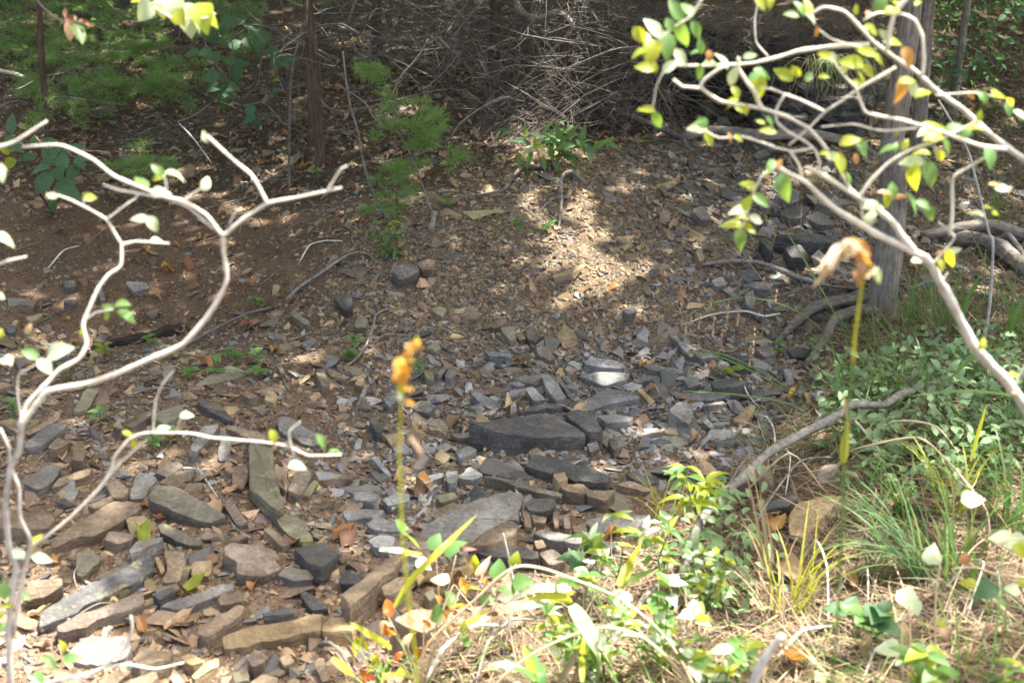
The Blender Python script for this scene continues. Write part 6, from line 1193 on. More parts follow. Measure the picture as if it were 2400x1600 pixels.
grassplant('blurred yellow-green bamboo-like blade slanting up from the bottom centre', ('H', 360, 1055), 1.9, [('grass_y', 22, [('H', 360, 1055), ('H', 470, 880), ('H', 700, 640), ('H', 925, 420)]), ('grass', 16, [('H', 370, 1040), ('H', 450, 940), ('H', 520, 840)])])
grassplant('pair of bright green blades left of the slanting yellow blade', ('H', 560, 720), 2.3, [('lf_g', 24, [('H', 380, 455), ('H', 450, 560), ('H', 535, 655)]), ('lf_w', 18, [('H', 260, 660), ('H', 440, 675), ('H', 560, 725)]), ('grass_y', 16, [('H', 550, 690), ('H', 440, 690), ('H', 375, 755)])])
grassplant('fan of broad yellow-green grass blades under the arching straw stem', ('H', 1620, 1000), 2.25, [('grass_y', 24, [('H', 1580, 960), ('H', 1440, 920), ('H', 1300, 915)]), ('lf_w', 26, [('H', 1560, 930), ('H', 1300, 930), ('H', 1110, 1040)]), ('grass_y', 22, [('H', 1560, 990), ('H', 1400, 980), ('H', 1240, 1010)]), ('grass_y', 22, [('H', 1570, 1010), ('H', 1400, 1000), ('H', 1250, 1020)]), ('lf_w', 24, [('H', 1420, 1010), ('H', 1260, 1050), ('H', 1100, 1085)]), ('lf_w', 42, [('H', 1570, 1040), ('H', 1640, 1150), ('H', 1720, 1300), ('H', 1760, 1520)]), ('lf_w', 36, [('H', 1690, 1200), ('H', 1790, 1330), ('H', 1850, 1590)]), ('grass', 26, [('H', 1640, 1080), ('H', 1680, 1250), ('H', 1760, 1530)]), ('lf_w', 30, [('H', 1870, 940), ('H', 1950, 1010), ('H', 1990, 1210)]), ('grass_y', 30, [('H', 1890, 905), ('H', 1970, 760), ('H', 2050, 600)]), ('lf_w', 22, [('H', 2040, 620), ('H', 2070, 520), ('H', 2095, 425)]), ('grass', 22, [('H', 2130, 800), ('H', 2020, 850), ('H', 1890, 920)]), ('straw', 22, [('H', 1480, 1568), ('H', 1580, 1400), ('H', 1640, 1250)]), ('straw', 20, [('H', 1590, 1568), ('H', 1620, 1430), ('H', 1640, 1300)]), ('grass', 22, [('H', 1460, 880), ('H', 1540, 880), ('H', 1610, 920)])], 'broad_bladed_grass')
grassplant('bright grass blades and shoots at the bottom left of centre', ('H', 300, 1330), 2.3, [('grass_y', 26, [('H', 340, 1330), ('H', 200, 1245), ('H', 55, 1150)]), ('grass_y', 26, [('H', -60, 1400), ('H', 60, 1500), ('H', 170, 1590)]), ('grass', 18, [('H', 250, 1568), ('H', 260, 1480), ('H', 270, 1410)]), ('grass', 22, [('H', 300, 1500), ('H', 330, 1440), ('H', 345, 1400)]), ('grass_y', 22, [('H', 860, 1170), ('H', 930, 1120), ('H', 1030, 1065)]), ('lf_g', 22, [('H', 870, 1320), ('H', 840, 1270), ('H', 825, 1225)])])
grassplant('upright green and yellow shoots at the bottom centre', ('H', 1330, 1600), 2.1, [('lf_g', 34, [('H', 1360, 1600), ('H', 1320, 1450), ('H', 1280, 1310)]), ('lf_y', 26, [('H', 1330, 1560), ('H', 1270, 1400), ('H', 1235, 1300)]), ('lf_g', 30, [('H', 1350, 1550), ('H', 1240, 1500), ('H', 1160, 1470)]), ('lf_w', 30, [('H', 1240, 1480), ('H', 1100, 1450), ('H', 990, 1450)]), ('lf_g', 28, [('H', 1370, 1600), ('H', 1360, 1500), ('H', 1380, 1440)]), ('grass_y', 18, [('H', 1640, 1560), ('H', 1640, 1400), ('H', 1650, 1250)])])
COLK['G'] = 'lf_gold'; COLK['O'] = 'lf_O'
# tall yellow stalks, out of focus
k1 = thing('seed_stalk', 'blurred tall yellow stalk with an orange seed head in the middle', 'grass stalk', tuple(P(*T('H', 520, 1700), 1.2)))
branch(k1, apath([T(*q) for q in [('H', 520, 1700), ('H', 505, 1400), ('H', 450, 950), ('H', 412, 500), ('H', 395, 0), ('E', 400, 1350), ('E', 410, 1150), ('E', 440, 980), ('E', 460, 850), ('E', 515, 725)]], 1.2), .0017, .001, 'grass_y', 'stem')
leaves(k1, 'E', [(400, 940, 100, 110, 'G'), (440, 890, 110, 70, 'G'), (420, 1010, 100, 60, 'G'), (470, 820, 100, 60, 'G'), (500, 760, 90, 65, 'G'), (450, 1090, 80, -30, 'G'), (385, 900, 80, 100, 'G'), (430, 960, 110, 90, 'G'), (465, 1170, 60, 0, 'G'), (410, 1060, 90, 80, 'y'), (380, 980, 90, 100, 'G'), (450, 940, 80, 80, 'G'), (395, 1130, 70, 100, 'w'), (440, 850, 90, 85, 'G'), (490, 790, 90, 60, 'G')], 1.2, 'd', .01)
path_blade(k1, [P(*T('E', 470, 1400), 1.25), P(*T('E', 550, 1530), 1.25), P(*T('H', 460, 140), 1.25)], .006, 'straw')
k2 = thing('plumed_stalk', 'blurred tall stalk with a drooping tan plume in front of the trunk', 'grass stalk', tuple(P(*T('I', 1000, 1750), 1.4)))
branch(k2, apath([T(*q) for q in [('F', 1160, 900), ('F', 1175, 700), ('F', 1200, 520), ('F', 1220, 380), ('F', 1250, 230), ('F', 1240, 120), ('F', 1150, 50)]], 1.4), .0016, .0012, 'grass_y', 'stem')
branch(k2, apath([T(*q) for q in [('I', 1000, 1750), ('I', 1040, 1350), ('I', 1058, 1050), ('I', 1085, 500), ('I', 1095, 0), ('F', 1120, 1200), ('F', 1150, 1000), ('F', 1160, 900)]], 1.4), .0016, .0016, 'grass', 'stem')
for k in range(26):
    x0, y0 = LR.uniform(1110, 1230), LR.uniform(50, 150); x1, y1 = LR.uniform(870, 1130), 0; y1 = 100 + (1180 - x1) * .75 + LR.uniform(-40, 90)
    path_blade(k2, [P(*T('F', x0, y0), 1.4 + LR.uniform(-.03, .03)), P(*T('F', (x0 + x1) / 2 - 20, (y0 + y1) / 2 - 40), 1.4), P(*T('F', x1, y1), 1.4 + LR.uniform(-.03, .03))], LR.uniform(.003, .008), 'straw_p' if k % 3 else 'lf_t', 'plume_strand')
leaves(k2, 'F', [(1235, 190, 130, -70, 'o'), (1215, 240, 110, -100, 't'), (1325, 300, 90, -80, 'w'), (1290, 290, 80, -110, 't'), (1190, 320, 90, -60, 'o'), (1225, 120, 110, -60, 'o')], 1.4, 'd', .01)
k3 = thing('grass_stalk', 'blurred single yellow blade on a thin brown stem right of centre', 'grass stalk', tuple(P(*T('F', 1085, 1700), 1.8)))
path_blade(k3, [P(*T('F', 1092, 1580), 1.8), P(*T('F', 1105, 1430), 1.8), P(*T('F', 1125, 1270), 1.8)], .013, 'grass_y'); path_blade(k3, [P(*T('F', 1118, 1300), 1.8), P(*T('F', 1110, 1180), 1.8), P(*T('F', 1085, 1110), 1.8)], .006, 'lf_t')
k4 = thing('grass_stalk', 'pale dry stalk standing beside the bright green sprigs', 'grass stalk', tuple(P(*T('I', 560, 900), 2.6)))
for x0, y0, x1, y1, mt in [(560, 780, 400, 0, 'straw'), (590, 780, 470, 100, 'straw'), (620, 760, 540, 300, 'lf_t'), (560, 800, 400, 440, 'lf_t'), (500, 200, 440, 60, 'straw'), (580, 760, 520, 240, 'straw')]: path_blade(k4, [P(*T('I', x0, y0), 2.6), P(*T('I', (x0 + x1) / 2 + 10, (y0 + y1) / 2), 2.6), P(*T('I', x1, y1), 2.6)], .006, mt)
# drooping racemes
rc = thing('arching_raceme', 'arching green stem with dangling tan seed tassels above the right slope', 'plant', tuple(P(*T('F', 1100, 1000), 3.3)))
branch(rc, apath(TT('F', [(1100, 1000), (1050, 860), (950, 680), (800, 560), (600, 480), (400, 455), (180, 500), (20, 590)]), 3.3, 3.1), .0022, .0008, 'grass', 'stem')
for x_, y_, L_ in [(30, 620, 90), (60, 580, 60), (120, 560, 110), (190, 480, 50), (215, 590, 130), (310, 500, 140), (300, 590, 100), (275, 660, 110), (385, 530, 120), (640, 400, 120), (490, 660, 180), (465, 780, 150)]:
    p_ = P(*T('F', x_, y_), 3.15); q_ = P(*T('F', x_ - 15, y_ + L_), 3.15); a = Acc(); a.add(*tube([p_, (p_ + q_) / 2, q_], .0011, .0007, 4, 2))
    for _ in range(9): s = LR.random(); a.add(*tube([p_ + (q_ - p_) * s, p_ + (q_ - p_) * s + RNG.normal(0, .003, 3) + np.array([0, 0, -.007])], .0028, .001, 5, 2))
    a.build('tassel', M['straw'], rc, True, p_)
# grass hanging from the overhang with brown seed heads
dg = thing('drooping_grass', 'clump of drooping grass with brown seed heads below the dark hollow', 'grass', tuple(P(*T('C', 1050, 420), 6.1)))
for k in range(90):
    x0 = LR.uniform(820, 1250); y0 = LR.uniform(400, 450); L_ = LR.uniform(-330, 330); x1 = x0 + L_ * .9; y1 = LR.uniform(540, 660) + max(0, x0 - 1050) * .5; yy_ = 6.1 + LR.uniform(-.2, .2)
    p0, p1, p2 = P(*T('C', x0, y0), yy_), P(*T('C', (x0 + x1) / 2, y0 - 20), yy_ - .05), P(*T('C', x1, y1), yy_ - .1); path_blade(dg, [p0, p1, p2], .004, 'grass' if k % 3 else 'straw')
    if k % 2: path_blade(dg, [p2 + np.array([0, 0, .03]), p2, p2 + np.array([RNG.normal(0, .02), 0, -.045])], .005, 'straw_d', 'seed_head')
# long thin green grass stems leaning in from the right
for k, (pts, lab) in enumerate([([(700, 0), (840, 220), (1000, 500), (1160, 800)], 'long green grass stem leaning left of the drooping plume'), ([(0, 830), (300, 850), (700, 1060), (950, 1280)], 'long fine green grass stem over the grey stones'), ([(60, 780), (350, 900), (640, 1050), (900, 1240)], 'second fine green grass stem above the first over the stones'), ([(0, 1090), (400, 1120), (760, 1190), (930, 1330)], 'low fine green grass stem reaching the pale grey slab'), ([(2323, 1130), (2150, 1110), (1900, 1090), (1500, 1130)], 'level green blade at the right edge'), ([(1820, 1010), (1990, 860), (2323, 760)], 'broad pale green blade rising to the right edge'), ([(1960, 0), (2080, 260), (2200, 480), (2300, 640)], 'thin green stem crossing the thick sloping log'), ([(1900, 600), (1960, 420), (2070, 240)], 'upright green blade before the thick sloping log'), ([(1660, 1180), (1660, 960), (1640, 700)], 'upright thin green stem in the middle of the grass'), ([(1960, 1568), (2020, 1350), (2070, 1180)], 'bright green upright blade at right, low'), ([(2230, 700), (2270, 560), (2323, 470)], 'green blade at the right edge beside the curved sapling'), ([(1530, 620), (1560, 430), (1640, 260)], 'thin green stems right of the trunk foot')]):
    y_ = [3.4, 4.0, 4.0, 3.6, 3.0, 2.9, 4.2, 4.2, 3.5, 2.6, 3.9, 4.6][k]; t_ = thing('grass_stalk', lab, 'grass stalk', tuple(P(*T('F', *pts[0]), y_)))
    path_blade(t_, [P(*T('F', *q), y_) for q in pts], (5 if k in (4, 5, 7, 9, 10) else 2.2) * 2 / FPX * y_, 'grass' if k != 9 else 'grass_y')
# tufts on the right bank
def tuft(tile, x_, y_, n, L_, mat, label, lean=(0, 0), w_=.006, spread=.5):
    b = G(*T(tile, x_, y_)); t_ = thing('grass_tuft', label, 'grass', tuple(b), 'grass tufts on the right bank')
    for k in range(n):
        a = LR.uniform(0, 6.28); e = LR.uniform(.1, spread); V, F = blade(b + np.r_[RNG.normal(0, .02, 2), -.01], (math.cos(a) * e + lean[0], math.sin(a) * e + lean[1], 1), L_ * LR.uniform(.6, 1.1), w_ * LR.uniform(.7, 1.2), LR.uniform(.5, 1.3), 6)
        me = mesh_from('blade', V - b, F, True); link('blade', me, M[mat], t_)
tuft('I', 1650, 850, 38, .34, 'blue_grass', 'dense dark green tuft of arching grass leaning left on the bank', (-.55, .1))
tuft('I', 1850, 870, 26, .3, 'grass', 'upright green tuft right of the dense arching tuft', (.0, .1))
tuft('I', 720, 1110, 16, .28, 'grass_y', 'sunlit yellow-green tuft left of the tall yellow stalk', (.12, .2), spread=.25)
tuft('I', 600, 1150, 14, .24, 'straw', 'dry straw tuft left of the sunlit yellow-green tuft', (-.1, .1), spread=.3)
tuft('I', 1860, 420, 18, .28, 'grass_y', 'bright green upright tuft high on the right bank', (0, .1), spread=.25)
tuft('I', 2250, 560, 22, .3, 'grass', 'green tuft at the right edge beside the pale leaf', (.1, .1))
tuft('I', 1500, 420, 20, .26, 'grass', 'green tuft behind the dense arching tuft', (-.2, .1))
tuft('F', 2250, 760, 22, .34, 'grass', 'tall green tuft right of the curved sapling stem', (0, 0))
tuft('F', 1750, 700, 24, .36, 'grass', 'tall thin green tuft right of the trunk foot', (-.1, 0))
tuft('F', 1550, 640, 20, .3, 'grass', 'thin green tuft against the trunk foot', (-.15, 0), .004)
tuft('C', 2150, 1560, 20, .4, 'grass', 'tall green tuft among the logs at the right edge', (-.1, 0), .007)
tuft('F', 1400, 1180, 22, .26, 'grass', 'green tuft left of the low leafy ground cover', (-.1, 0))
tuft('F', 2000, 1020, 20, .28, 'grass', 'green tuft behind the low leafy ground cover', (0, 0))
tuft('H', 2230, 500, 14, .2, 'grass_y', 'bright sunlit grass tuft beside the broad grey slab', (0, .2), .005)
tuft('I', 1240, 870, 12, .16, 'grass', 'small green tuft in the sunlit straw', (0, .1), .004)
# low leafy ground cover (too many leaves to count)
gc = Acc(); x, y = wedge_points(9000, 2.3, 4.9); p_ = np.stack([x, y, H(x, y)], -1); u, v = proj(p_)
kk = RNG.random(9000) < np.maximum.reduce([blob(u, v, 2230, 1010, 250, 170, .6), blob(u, v, 2050, 950, 150, 90, .6) * .6, blob(u, v, 1700, 1350, 110, 160, .6) * .5]) ; p_ = p_[kk]; m = len(p_)
V0, F0 = LS['o'][0]; sel = np.arange(0, 35); nr = RNG.normal(0, .4, (m, 3)); nr[:, 2] = 1; nr[:, 1] -= .3; nr /= np.linalg.norm(nr, axis=1, keepdims=True)
for rep in range(3): gc.inst(V0, [F0], frames(nr, RNG.uniform(0, 6.28, m), .25) * RNG.uniform(.022, .045, m)[:, None, None], p_ + np.c_[RNG.normal(0, .02, (m, 2)), RNG.uniform(.01, .12, m)])
tag(gc.build('ground_cover', M['lf_s'], None, True), 'low mat of small soft green leaves on the right bank', 'ground cover', kind='stuff')
gc = Acc(); x, y = wedge_points(5000, 6.5, 11); p_ = np.stack([x, y, H(x, y)], -1); u, v = proj(p_)
kk = RNG.random(5000) < np.maximum(blob(u, v, 2280, 130, 180, 200, .6) * .8, blob(u, v, 150, 80, 260, 120, .6) * .25); p_ = p_[kk]; m = len(p_); nr = RNG.normal(0, .5, (m, 3)); nr[:, 2] = 1; nr /= np.linalg.norm(nr, axis=1, keepdims=True)
for rep in range(3): gc.inst(V0, [F0], frames(nr, RNG.uniform(0, 6.28, m), .25) * RNG.uniform(.04, .08, m)[:, None, None], p_ + np.c_[RNG.normal(0, .05, (m, 2)), RNG.uniform(.02, .5, m)])
tag(gc.build('undergrowth', M['lf_d'], None, True), 'loose leafy undergrowth on the slope behind the trunks', 'undergrowth', kind='stuff')

# ------------------------------------------------------------------ foreground leafy plants at the bottom
ow = thing('orange_weed', 'weed with curling orange, brown and green leaves at the bottom centre', 'weed', tuple(G(*T('H', 560, 1590))))
rt = np.array(ow.location)
for q in [(320, 1120), (480, 1250), (640, 1090), (760, 900), (860, 820), (960, 830), (1070, 850), (1190, 760), (640, 660), (780, 700), (270, 1480), (400, 1400)]: branch(ow, [rt, (rt + P(*T('H', *q), 2.4)) / 2 + RNG.normal(0, .02, 3), P(*T('H', *q), 2.4)], .002, .001, 'straw_stem', 'stem', 5)
leaves(ow, 'H', [(320, 1050, 150, 110, 'O'), (285, 1215, 150, 200, 't'), (330, 1220, 130, -60, 'O'), (470, 1255, 150, 80, 't'), (100, 1312, 120, -100, 'y'), (155, 1300, 100, -80, 'y'), (210, 1430, 120, -80, 'y'), (270, 1480, 140, 90, 'y'), (300, 1520, 120, 40, 'O'), (390, 1390, 110, 200, 'O'), (440, 1420, 100, 60, 'g'), (530, 1350, 110, 100, 'O'), (180, 1545, 140, 150, 'O'), (570, 1170, 90, 150, 'O'), (740, 850, 160, 90, 'b'), (860, 775, 140, 70, 't'), (905, 750, 130, 85, 'y'), (965, 795, 130, 80, 't'), (830, 905, 110, -80, 'O'), (890, 920, 80, 30, 'y'), (975, 870, 70, 100, 'O'), (780, 1050, 90, 60, 'O'), (830, 1060, 80, 200, 'O'), (690, 1090, 90, 130, 'O'), (660, 990, 80, 100, 'O'), (1050, 960, 90, -60, 't'), (600, 1310, 90, 40, 'O'), (850, 660, 80, 40, 'r'), (640, 1250, 90, 120, 'b'), (900, 1080, 100, 100, 't'), (1040, 1110, 90, 0, 'b'), (760, 1190, 110, 60, 'b')], 2.45, 'd', .08)
leaves(ow, 'H', [(640, 1105, 140, 200, 'g'), (1070, 790, 140, 90, 'g'), (1185, 725, 100, 80, 'y'), (670, 865, 130, 170, 'w'), (640, 605, 120, 60, 'g'), (770, 645, 160, 40, 'g'), (740, 985, 110, 100, 'g'), (960, 1130, 90, 20, 'w'), (1235, 880, 140, 10, 'g'), (560, 760, 110, -20, 'w'), (750, 1000, 90, 20, 'g'), (990, 1000, 100, 20, 'g'), (840, 1190, 90, 100, 'y'), (420, 1500, 110, 0, 'y'), (1130, 930, 110, 160, 'g')], 2.45, 'h', .08)
def sprig(label, tile, root, tips, n, ln, cols, y, name='leafy_sprig', sh='l', cat='plant'):
    r_ = P(*T(tile, *root), y); t_ = thing(name, label, cat, tuple(r_))
    for q in tips:
        e = P(*T(tile, *q), y + LR.uniform(-.06, .06)); branch(t_, [r_, (r_ + e) / 2 + RNG.normal(0, .012, 3), e], .002, .001, 'grass', 'stem', 5)
        for k in range(n):
            s = LR.uniform(.3, 1.0) if k > 3 else 1.0; a = LR.uniform(0, 6.28); put_leaf(t_, sh, COLK[LR.choice(cols)], r_ + (e - r_) * s, (math.cos(a), math.sin(a) - .2, LR.uniform(-.1, .7)), (RNG.normal(0, .2), -.2, 1), ln * LR.uniform(.6, 1.2))
    return t_
sprig('bright sunlit green sprig with starry leaves before the broad grey slab', 'H', (1880, 850), [(1830, 430), (1720, 650), (1800, 720), (1690, 590)], 9, .05, 'ygw', 2.75)
sprig('sunlit green sprig with starry leaves right of the first starry sprig', 'H', (2180, 880), [(2170, 480), (2200, 610), (2060, 580), (2230, 530)], 9, .045, 'ygw', 2.7)
sprig('two dark green weed leaves below the starry sprigs', 'H', (1700, 800), [(1690, 610), (1630, 740)], 3, .06, 'gd', 2.8, sh='h')
sprig('small-leaved bright bush under the crooked fallen branch', 'I', (170, 1080), [(60, 700), (130, 680), (220, 700), (300, 740), (30, 850), (250, 850), (120, 880), (200, 950), (290, 920)], 16, .024, 'ygw', 2.5, 'small_leaved_bush', 'o', 'bush')
sprig('bright grassy sprig at the left edge of the lower right bank', 'I', (90, 420), [(70, 230), (150, 200), (30, 320), (200, 270), (10, 100)], 8, .06, 'yyg', 2.8)
sprig('mass of bright sunlit leaves in the bottom centre', 'H', (1800, 1560), [(1450, 1250), (1560, 1330), (1420, 1180), (1500, 1400), (1900, 1100), (1680, 1350), (1400, 1100), (1560, 1180)], 14, .045, 'ggwy', 2.3, sh='l')
sprig('sunlit leafy weeds beneath the arching stems', 'H', (2250, 1500), [(2180, 1170), (2230, 900), (1880, 1080), (2100, 1050), (1680, 820), (1600, 850)], 12, .04, 'ggwy', 2.35, sh='o')
sprig('cluster of small upright green leaves in sunlit straw', 'I', (1290, 1270), [(1130, 1090), (1240, 1110), (1350, 1080), (1330, 1180), (1280, 1200)], 4, .05, 'gd', 2.35, sh='h')
sprig('sunlit pale and yellow-green leaves at the bottom edge', 'I', (150, 1700), [(60, 1400), (190, 1410), (310, 1440), (430, 1330), (80, 1120), (350, 1350)], 8, .042, 'wyg', 2.1, sh='o')
sprig('green leaf shoots in the bottom right corner', 'I', (1650, 1700), [(1660, 1360), (1600, 1500), (1720, 1480), (1560, 1400)], 8, .045, 'gyg', 2.05, sh='o')
sprig('small green shoots at the right bottom edge', 'I', (2250, 1620), [(2260, 1480), (2180, 1540), (2310, 1450)], 5, .05, 'gy', 2.1)
sprig('tiny bright shoots in the straw at bottom centre right', 'I', (380, 1560), [(380, 1290), (420, 1390), (80, 1290)], 7, .04, 'yg', 2.3)
vn = thing('leafy_vine', 'straggling vine with pale heart-shaped leaves at lower right', 'vine', tuple(P(*T('I', 1560, 1500), 2.1)))
for pts in ([(1560, 1600), (1550, 1300), (1540, 1050)], [(1500, 1600), (1490, 1250), (1500, 1100)], [(1720, 1600), (1720, 1000), (1750, 760), (1700, 700)], [(1990, 780), (1830, 790), (1930, 880)], [(2085, 665), (2200, 600), (2323, 580)], [(2323, 850), (2150, 830), (2000, 780), (1920, 730)]): branch(vn, apath(TT('I', pts), 2.1), .0022, .0014, 'straw_stem', 'stem', 5)
leaves(vn, 'I', [(1700, 690, 140, 70, 'w'), (1940, 885, 110, 160, 'y'), (1540, 1010, 190, -40, 'w'), (1400, 1335, 170, 180, 'w'), (2180, 590, 170, 160, 'w'), (2290, 620, 150, -30, 'w'), (2300, 670, 120, -40, 'y'), (1920, 720, 80, 90, 'o'), (1590, 1060, 110, -70, 'w'), (1765, 1165, 90, 0, 'y'), (2240, 930, 100, 170, 'w'), (2310, 870, 90, 90, 'y'), (1980, 320, 150, 10, 'w'), (75, 1100, 150, 20, 'w'), (2170, 1010, 80, 0, 'g'), (2060, 940, 160, 200, 'd'), (1640, 1400, 150, 60, 'g')], 2.1, 'h', .05)
leaves(vn, 'I', [(540, 1500, 90, 60, 't'), (1780, 1210, 150, 90, 'b'), (1950, 1400, 120, 20, 'b')], 2.2, 'd', .02)

# ------------------------------------------------------------------ fallen leaves and litter
def lay_leaf(p_, sh, mat, L_, label, group):
    nr = normal_at(p_[0:1], p_[1:2])[0]; a = LR.uniform(0, 6.28); d = np.array([math.cos(a), math.sin(a), 0]); d = d - nr * np.dot(d, nr)
    o = put_leaf(None, sh, mat, p_ + nr * (L_ * .14 + .006), d, nr + RNG.normal(0, .35, 3), L_, 'fallen_leaf'); return tag(o, label, 'leaf', group)
SPEC = [('G', 850, 480, 'o', 'dead orange leaf resting against the broad brown-grey slab'), ('G', 1030, 400, 'o', 'bright orange dead leaf in front of the thick mossy block'), ('G', 950, 540, 'y', 'yellow-brown dead leaf below the bright orange one'), ('G', 1140, 455, 'r', 'red-brown curled leaf beside the bright orange dead leaf'), ('G', 1480, 370, 't', 'big tan curled leaf at the end of the lichened twig'), ('G', 1520, 285, 't', 'tan leaf under the lichened twig end'), ('G', 430, 80, 't', 'pale rust leaf on the stones at left'), ('G', 400, 775, 'o', 'orange-brown leaf standing among stones at left'), ('G', 990, 1260, 'o', 'orange folded leaf left of the long yellow-tan slab'), ('G', 1120, 1240, 't', 'long curled tan leaf left of the long yellow-tan slab'), ('G', 1330, 1160, 't', 'pale curled leaf behind the oblong brown block'), ('G', 2020, 1420, 't', 'tan crumpled leaf on the small tan stone'), ('G', 1930, 680, 'b', 'brown leaf at the corner of the pale-topped dark stone'), ('G', 2260, 620, 'o', 'orange leaf on the dark slab left of centre'), ('G', 1710, 970, 'o', 'orange leaf strip in the gap right of the grey shard'), ('G', 190, 1130, 't', 'sunlit pale leaf beside the lower left stones'), ('G', 1885, 1125, 'r', 'reddish leaf behind the long yellow-tan slab'), ('G', 1500, 750, 'b', 'curled brown leaves beside the small squarish tan stone'), ('G', 1240, 985, 'y', 'yellow-green fallen leaf on the grey shard'), ('G', 2010, 330, 'b', 'brown leaf right of the upright olive-brown slab'),
        ('H', 90, 560, 'b', 'clump of dark red-brown leaves left of the largest flat grey slab'), ('H', 490, 240, 'o', 'orange-brown leaf among the blue-grey stones'), ('H', 570, 330, 'b', 'brown folded leaf above the largest flat grey slab'), ('H', 525, 960, 't', 'speckled tan leaf behind the slanting yellow blade'), ('H', 1580, 700, 't', 'pink-brown leaf near the dark slab'), ('H', 345, 430, 'w', 'small white leaf near the yellow stalk'), ('H', 1450, 110, 'r', 'red leaf edge beside the small tan cube'), ('E', 910, 1345, 't', 'tan leaf at the left tip of the biggest dark slab'), ('E', 1115, 1240, 't', 'tan leaf behind the biggest dark slab'), ('E', 820, 1310, 'b', 'heap of dark red leaves left of the biggest dark slab'), ('E', 530, 1370, 'b', 'brown leaf behind the orange seed stalk base'), ('E', 1900, 410, 'o', 'orange leaf at the lower corner of the sunlit patch'), ('E', 2030, 945, 'o', 'orange leaf between the grey slabs at right'), ('E', 1310, 445, 't', 'orange-tan leaf on the mound'), ('E', 1700, 960, 'r', 'red-brown leaf in front of the thick blue-grey block'), ('E', 1560, 1290, 't', 'pale folded leaf behind the chunky dark block'), ('E', 2160, 1130, 't', 'pinkish leaf right of the wide blue-grey slab'),
        ('D', 580, 45, 'b', 'brown leaf at the top of the gully soil'), ('D', 1090, 290, 'o', 'orange crumpled leaf in the middle of the gully soil'), ('D', 1590, 95, 't', 'tan leaf beside the joint of the left shrub'), ('D', 1000, 160, 't', 'small tan leaf on the gully soil'), ('D', 750, 720, 't', 'pale leaf in the hollow at left'), ('D', 1360, 920, 'o', 'orange leaf above the flat greenish slab'), ('D', 1500, 820, 'b', 'dark red leaf left of the seedlings'), ('D', 1250, 230, 'o', 'yellow-orange leaf on the gully soil'), ('D', 1910, 395, 't', 'tan folded leaf near the straight root'), ('D', 1080, 180, 't', 'slim pale leaf on the gully soil'), ('A', 2230, 1290, 'o', 'orange leaf near the cedar foot'), ('A', 590, 770, 't', 'pale leaf on the forest floor at upper left'), ('A', 580, 975, 't', 'slim tan leaf on the forest floor at left'), ('A', 1690, 1110, 't', 'tan upright leaf on the litter left of the thin sapling'), ('A', 1830, 1120, 'o', 'rust leaf on the litter right of the thin sapling'),
        ('I', 890, 1425, 'o', 'large glossy orange-brown leaf on sunlit straw'), ('I', 1200, 1360, 't', 'tan curled leaf on the sunlit straw'), ('I', 1150, 1380, 'b', 'dark brown leaf beside the tan curled leaf on straw'), ('I', 1090, 890, 'o', 'rust leaf behind the sunlit tuft'), ('I', 960, 830, 'b', 'red-brown flat leaf left of the tall yellow stalk'), ('I', 1440, 1230, 't', 'pale tan pointed leaf on sunlit straw'), ('I', 540, 500, 'o', 'orange dead leaf under the crooked branch'), ('I', 600, 570, 'o', 'second orange dead leaf under the crooked branch'), ('I', 670, 790, 't', 'broad pale tan leaf on sunlit straw'), ('I', 2070, 1300, 'b', 'brown leaf in the dark lower right grass'), ('I', 930, 1530, 't', 'pale dry leaf at the bottom edge'), ('I', 480, 1070, 't', 'pale leaf among straw below the small bush'), ('F', 1300, 900, 't', 'tan leaf behind the grass right of the roots'), ('F', 220, 735, 'r', 'red-brown leaf below the hanging seed tassels'), ('F', 110, 1190, 'o', 'orange leaf behind the pale grey slab'), ('F', 720, 1170, 'o', 'rust leaf at the grass edge')]
for t_, x_, y_, ck, lab in SPEC:
    p_ = G(*T(t_, x_, y_)); big = 'large' in lab or 'broad' in lab or 'big' in lab; lay_leaf(p_, 'd', COLK[ck], (LR.uniform(.05, .085) * (1.4 if big else 1)), lab, 'fallen leaves')
x, y = wedge_points(2500, 2.2, 8); p_ = np.stack([x, y, H(x, y)], -1); z, u, v = zones(p_)
pr = .10 + z['gully'] * .25 + z['forest'] * .25 + z['bank'] * .15 - z['mound'] * .09; kk = np.where((RNG.random(2500) < pr) & (u > 0) & (u < 2400) & (v > 0) & (v < 1600) & ~in_foot(p_[:, :2]))[0][:230]
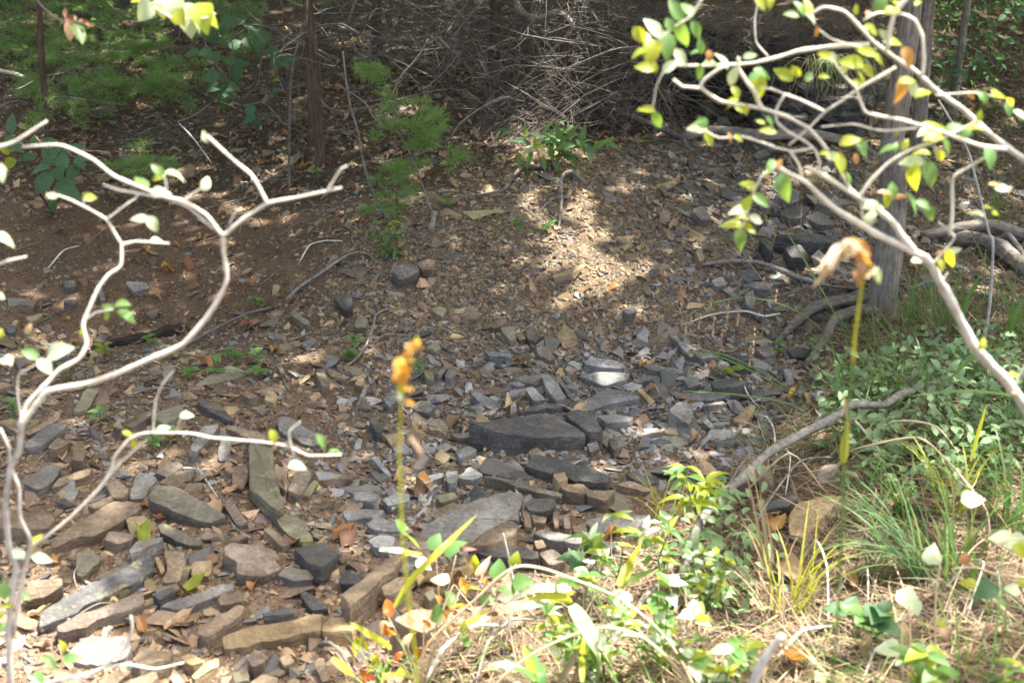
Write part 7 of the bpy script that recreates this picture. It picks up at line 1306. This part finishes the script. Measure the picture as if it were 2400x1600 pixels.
for i in kk:
    zn = 'gully soil' if z['gully'][i] > .5 else ('forest floor' if z['forest'][i] > .5 else ('dry grass bank' if z['bank'][i] > .5 else 'stones')); ck = LR.choice('bbbto'); cw = dict(b='brown', t='tan', o='orange-brown')[ck]
    q = min(MARKS, key=lambda q: (q[0] - u[i]) ** 2 + (q[1] - v[i]) ** 2); dx, dy = u[i] - q[0], v[i] - q[1]; L_ = LR.uniform(.035, .075)
    rel = ('left of' if dx < 0 else 'right of') if abs(dx) > abs(dy) else ('behind' if dy < 0 else 'in front of'); far_ = 'close ' if math.hypot(dx, dy) < 150 else ('' if math.hypot(dx, dy) < 320 else 'well ')
    lay_leaf(p_[i], 'd', COLK[ck], L_, f"{'tiny' if L_ < .048 else 'curled'} {cw} dead leaf {far_}{rel} the {q[2]}", 'scattered dead leaves')
for mat, n, lab, nm in (('lf_b', 9000, 'brown leaf litter covering the ground under the trees', 'leaf_litter'), ('lf_t', 3600, 'pale dry leaf fragments among the litter', 'leaf_fragments')):
    a = Acc(); x, y = wedge_points(n, 2.2, 9.5); p_ = np.stack([x, y, H(x, y)], -1); z, u, v = zones(p_); k_ = RNG.random(n) < .12 + z['gully'] * .18 + z['forest'] * .8 + z['bank'] * .25 - z['mound'] * .10
    patch_ = vnoise(x * 4, y * 4, 61) > -.15; k_ &= patch_ | (z['forest'] > .5); k_ &= ~in_foot(p_[:, :2]); p_ = p_[k_]; m = len(p_); nr = normal_at(p_[:, 0], p_[:, 1]); kd = RNG.integers(3, size=m); Lg = RNG.uniform(.014, .042, m)
    for q in range(3):
        V0, F0 = LS['d'][q]; w_ = np.where(kd == q)[0]; a.inst(V0, [F0], frames(nr[w_], RNG.uniform(0, 6.28, len(w_)), .45) * Lg[w_][:, None, None], p_[w_] + nr[w_] * (Lg[w_] * .10 + .004)[:, None])
    tag(a.build(nm, M[mat], None, True), lab, 'leaf litter', kind='stuff')
# fine twig litter
a = Acc(); x, y = wedge_points(5200, 2.2, 9.5); p_ = np.stack([x, y, H(x, y)], -1); z, u, v = zones(p_); k_ = RNG.random(5200) < .10 + z['forest'] * .7 + z['gully'] * .12 + z['bank'] * .25 - z['mound'] * .06
for b in p_[k_]:
    an = RNG.uniform(0, 6.28); L_ = RNG.uniform(.04, .22); d = np.array([math.cos(an), math.sin(an), 0]) * L_; q = b + d; q[2] = H(q[0], q[1])[0]; r_ = RNG.uniform(.0008, .0026); mid = (b + q) / 2 + np.r_[RNG.normal(0, L_ * .06, 2), .006]
    a.add(*tube([b + np.array([0, 0, .004]), mid, q + np.array([0, 0, .005])], r_, r_ * .5, 4, 2, 0))
tag(a.build('twig_litter', M['litter'], None, True), 'fine dead twigs littering the ground', 'twigs', kind='stuff')
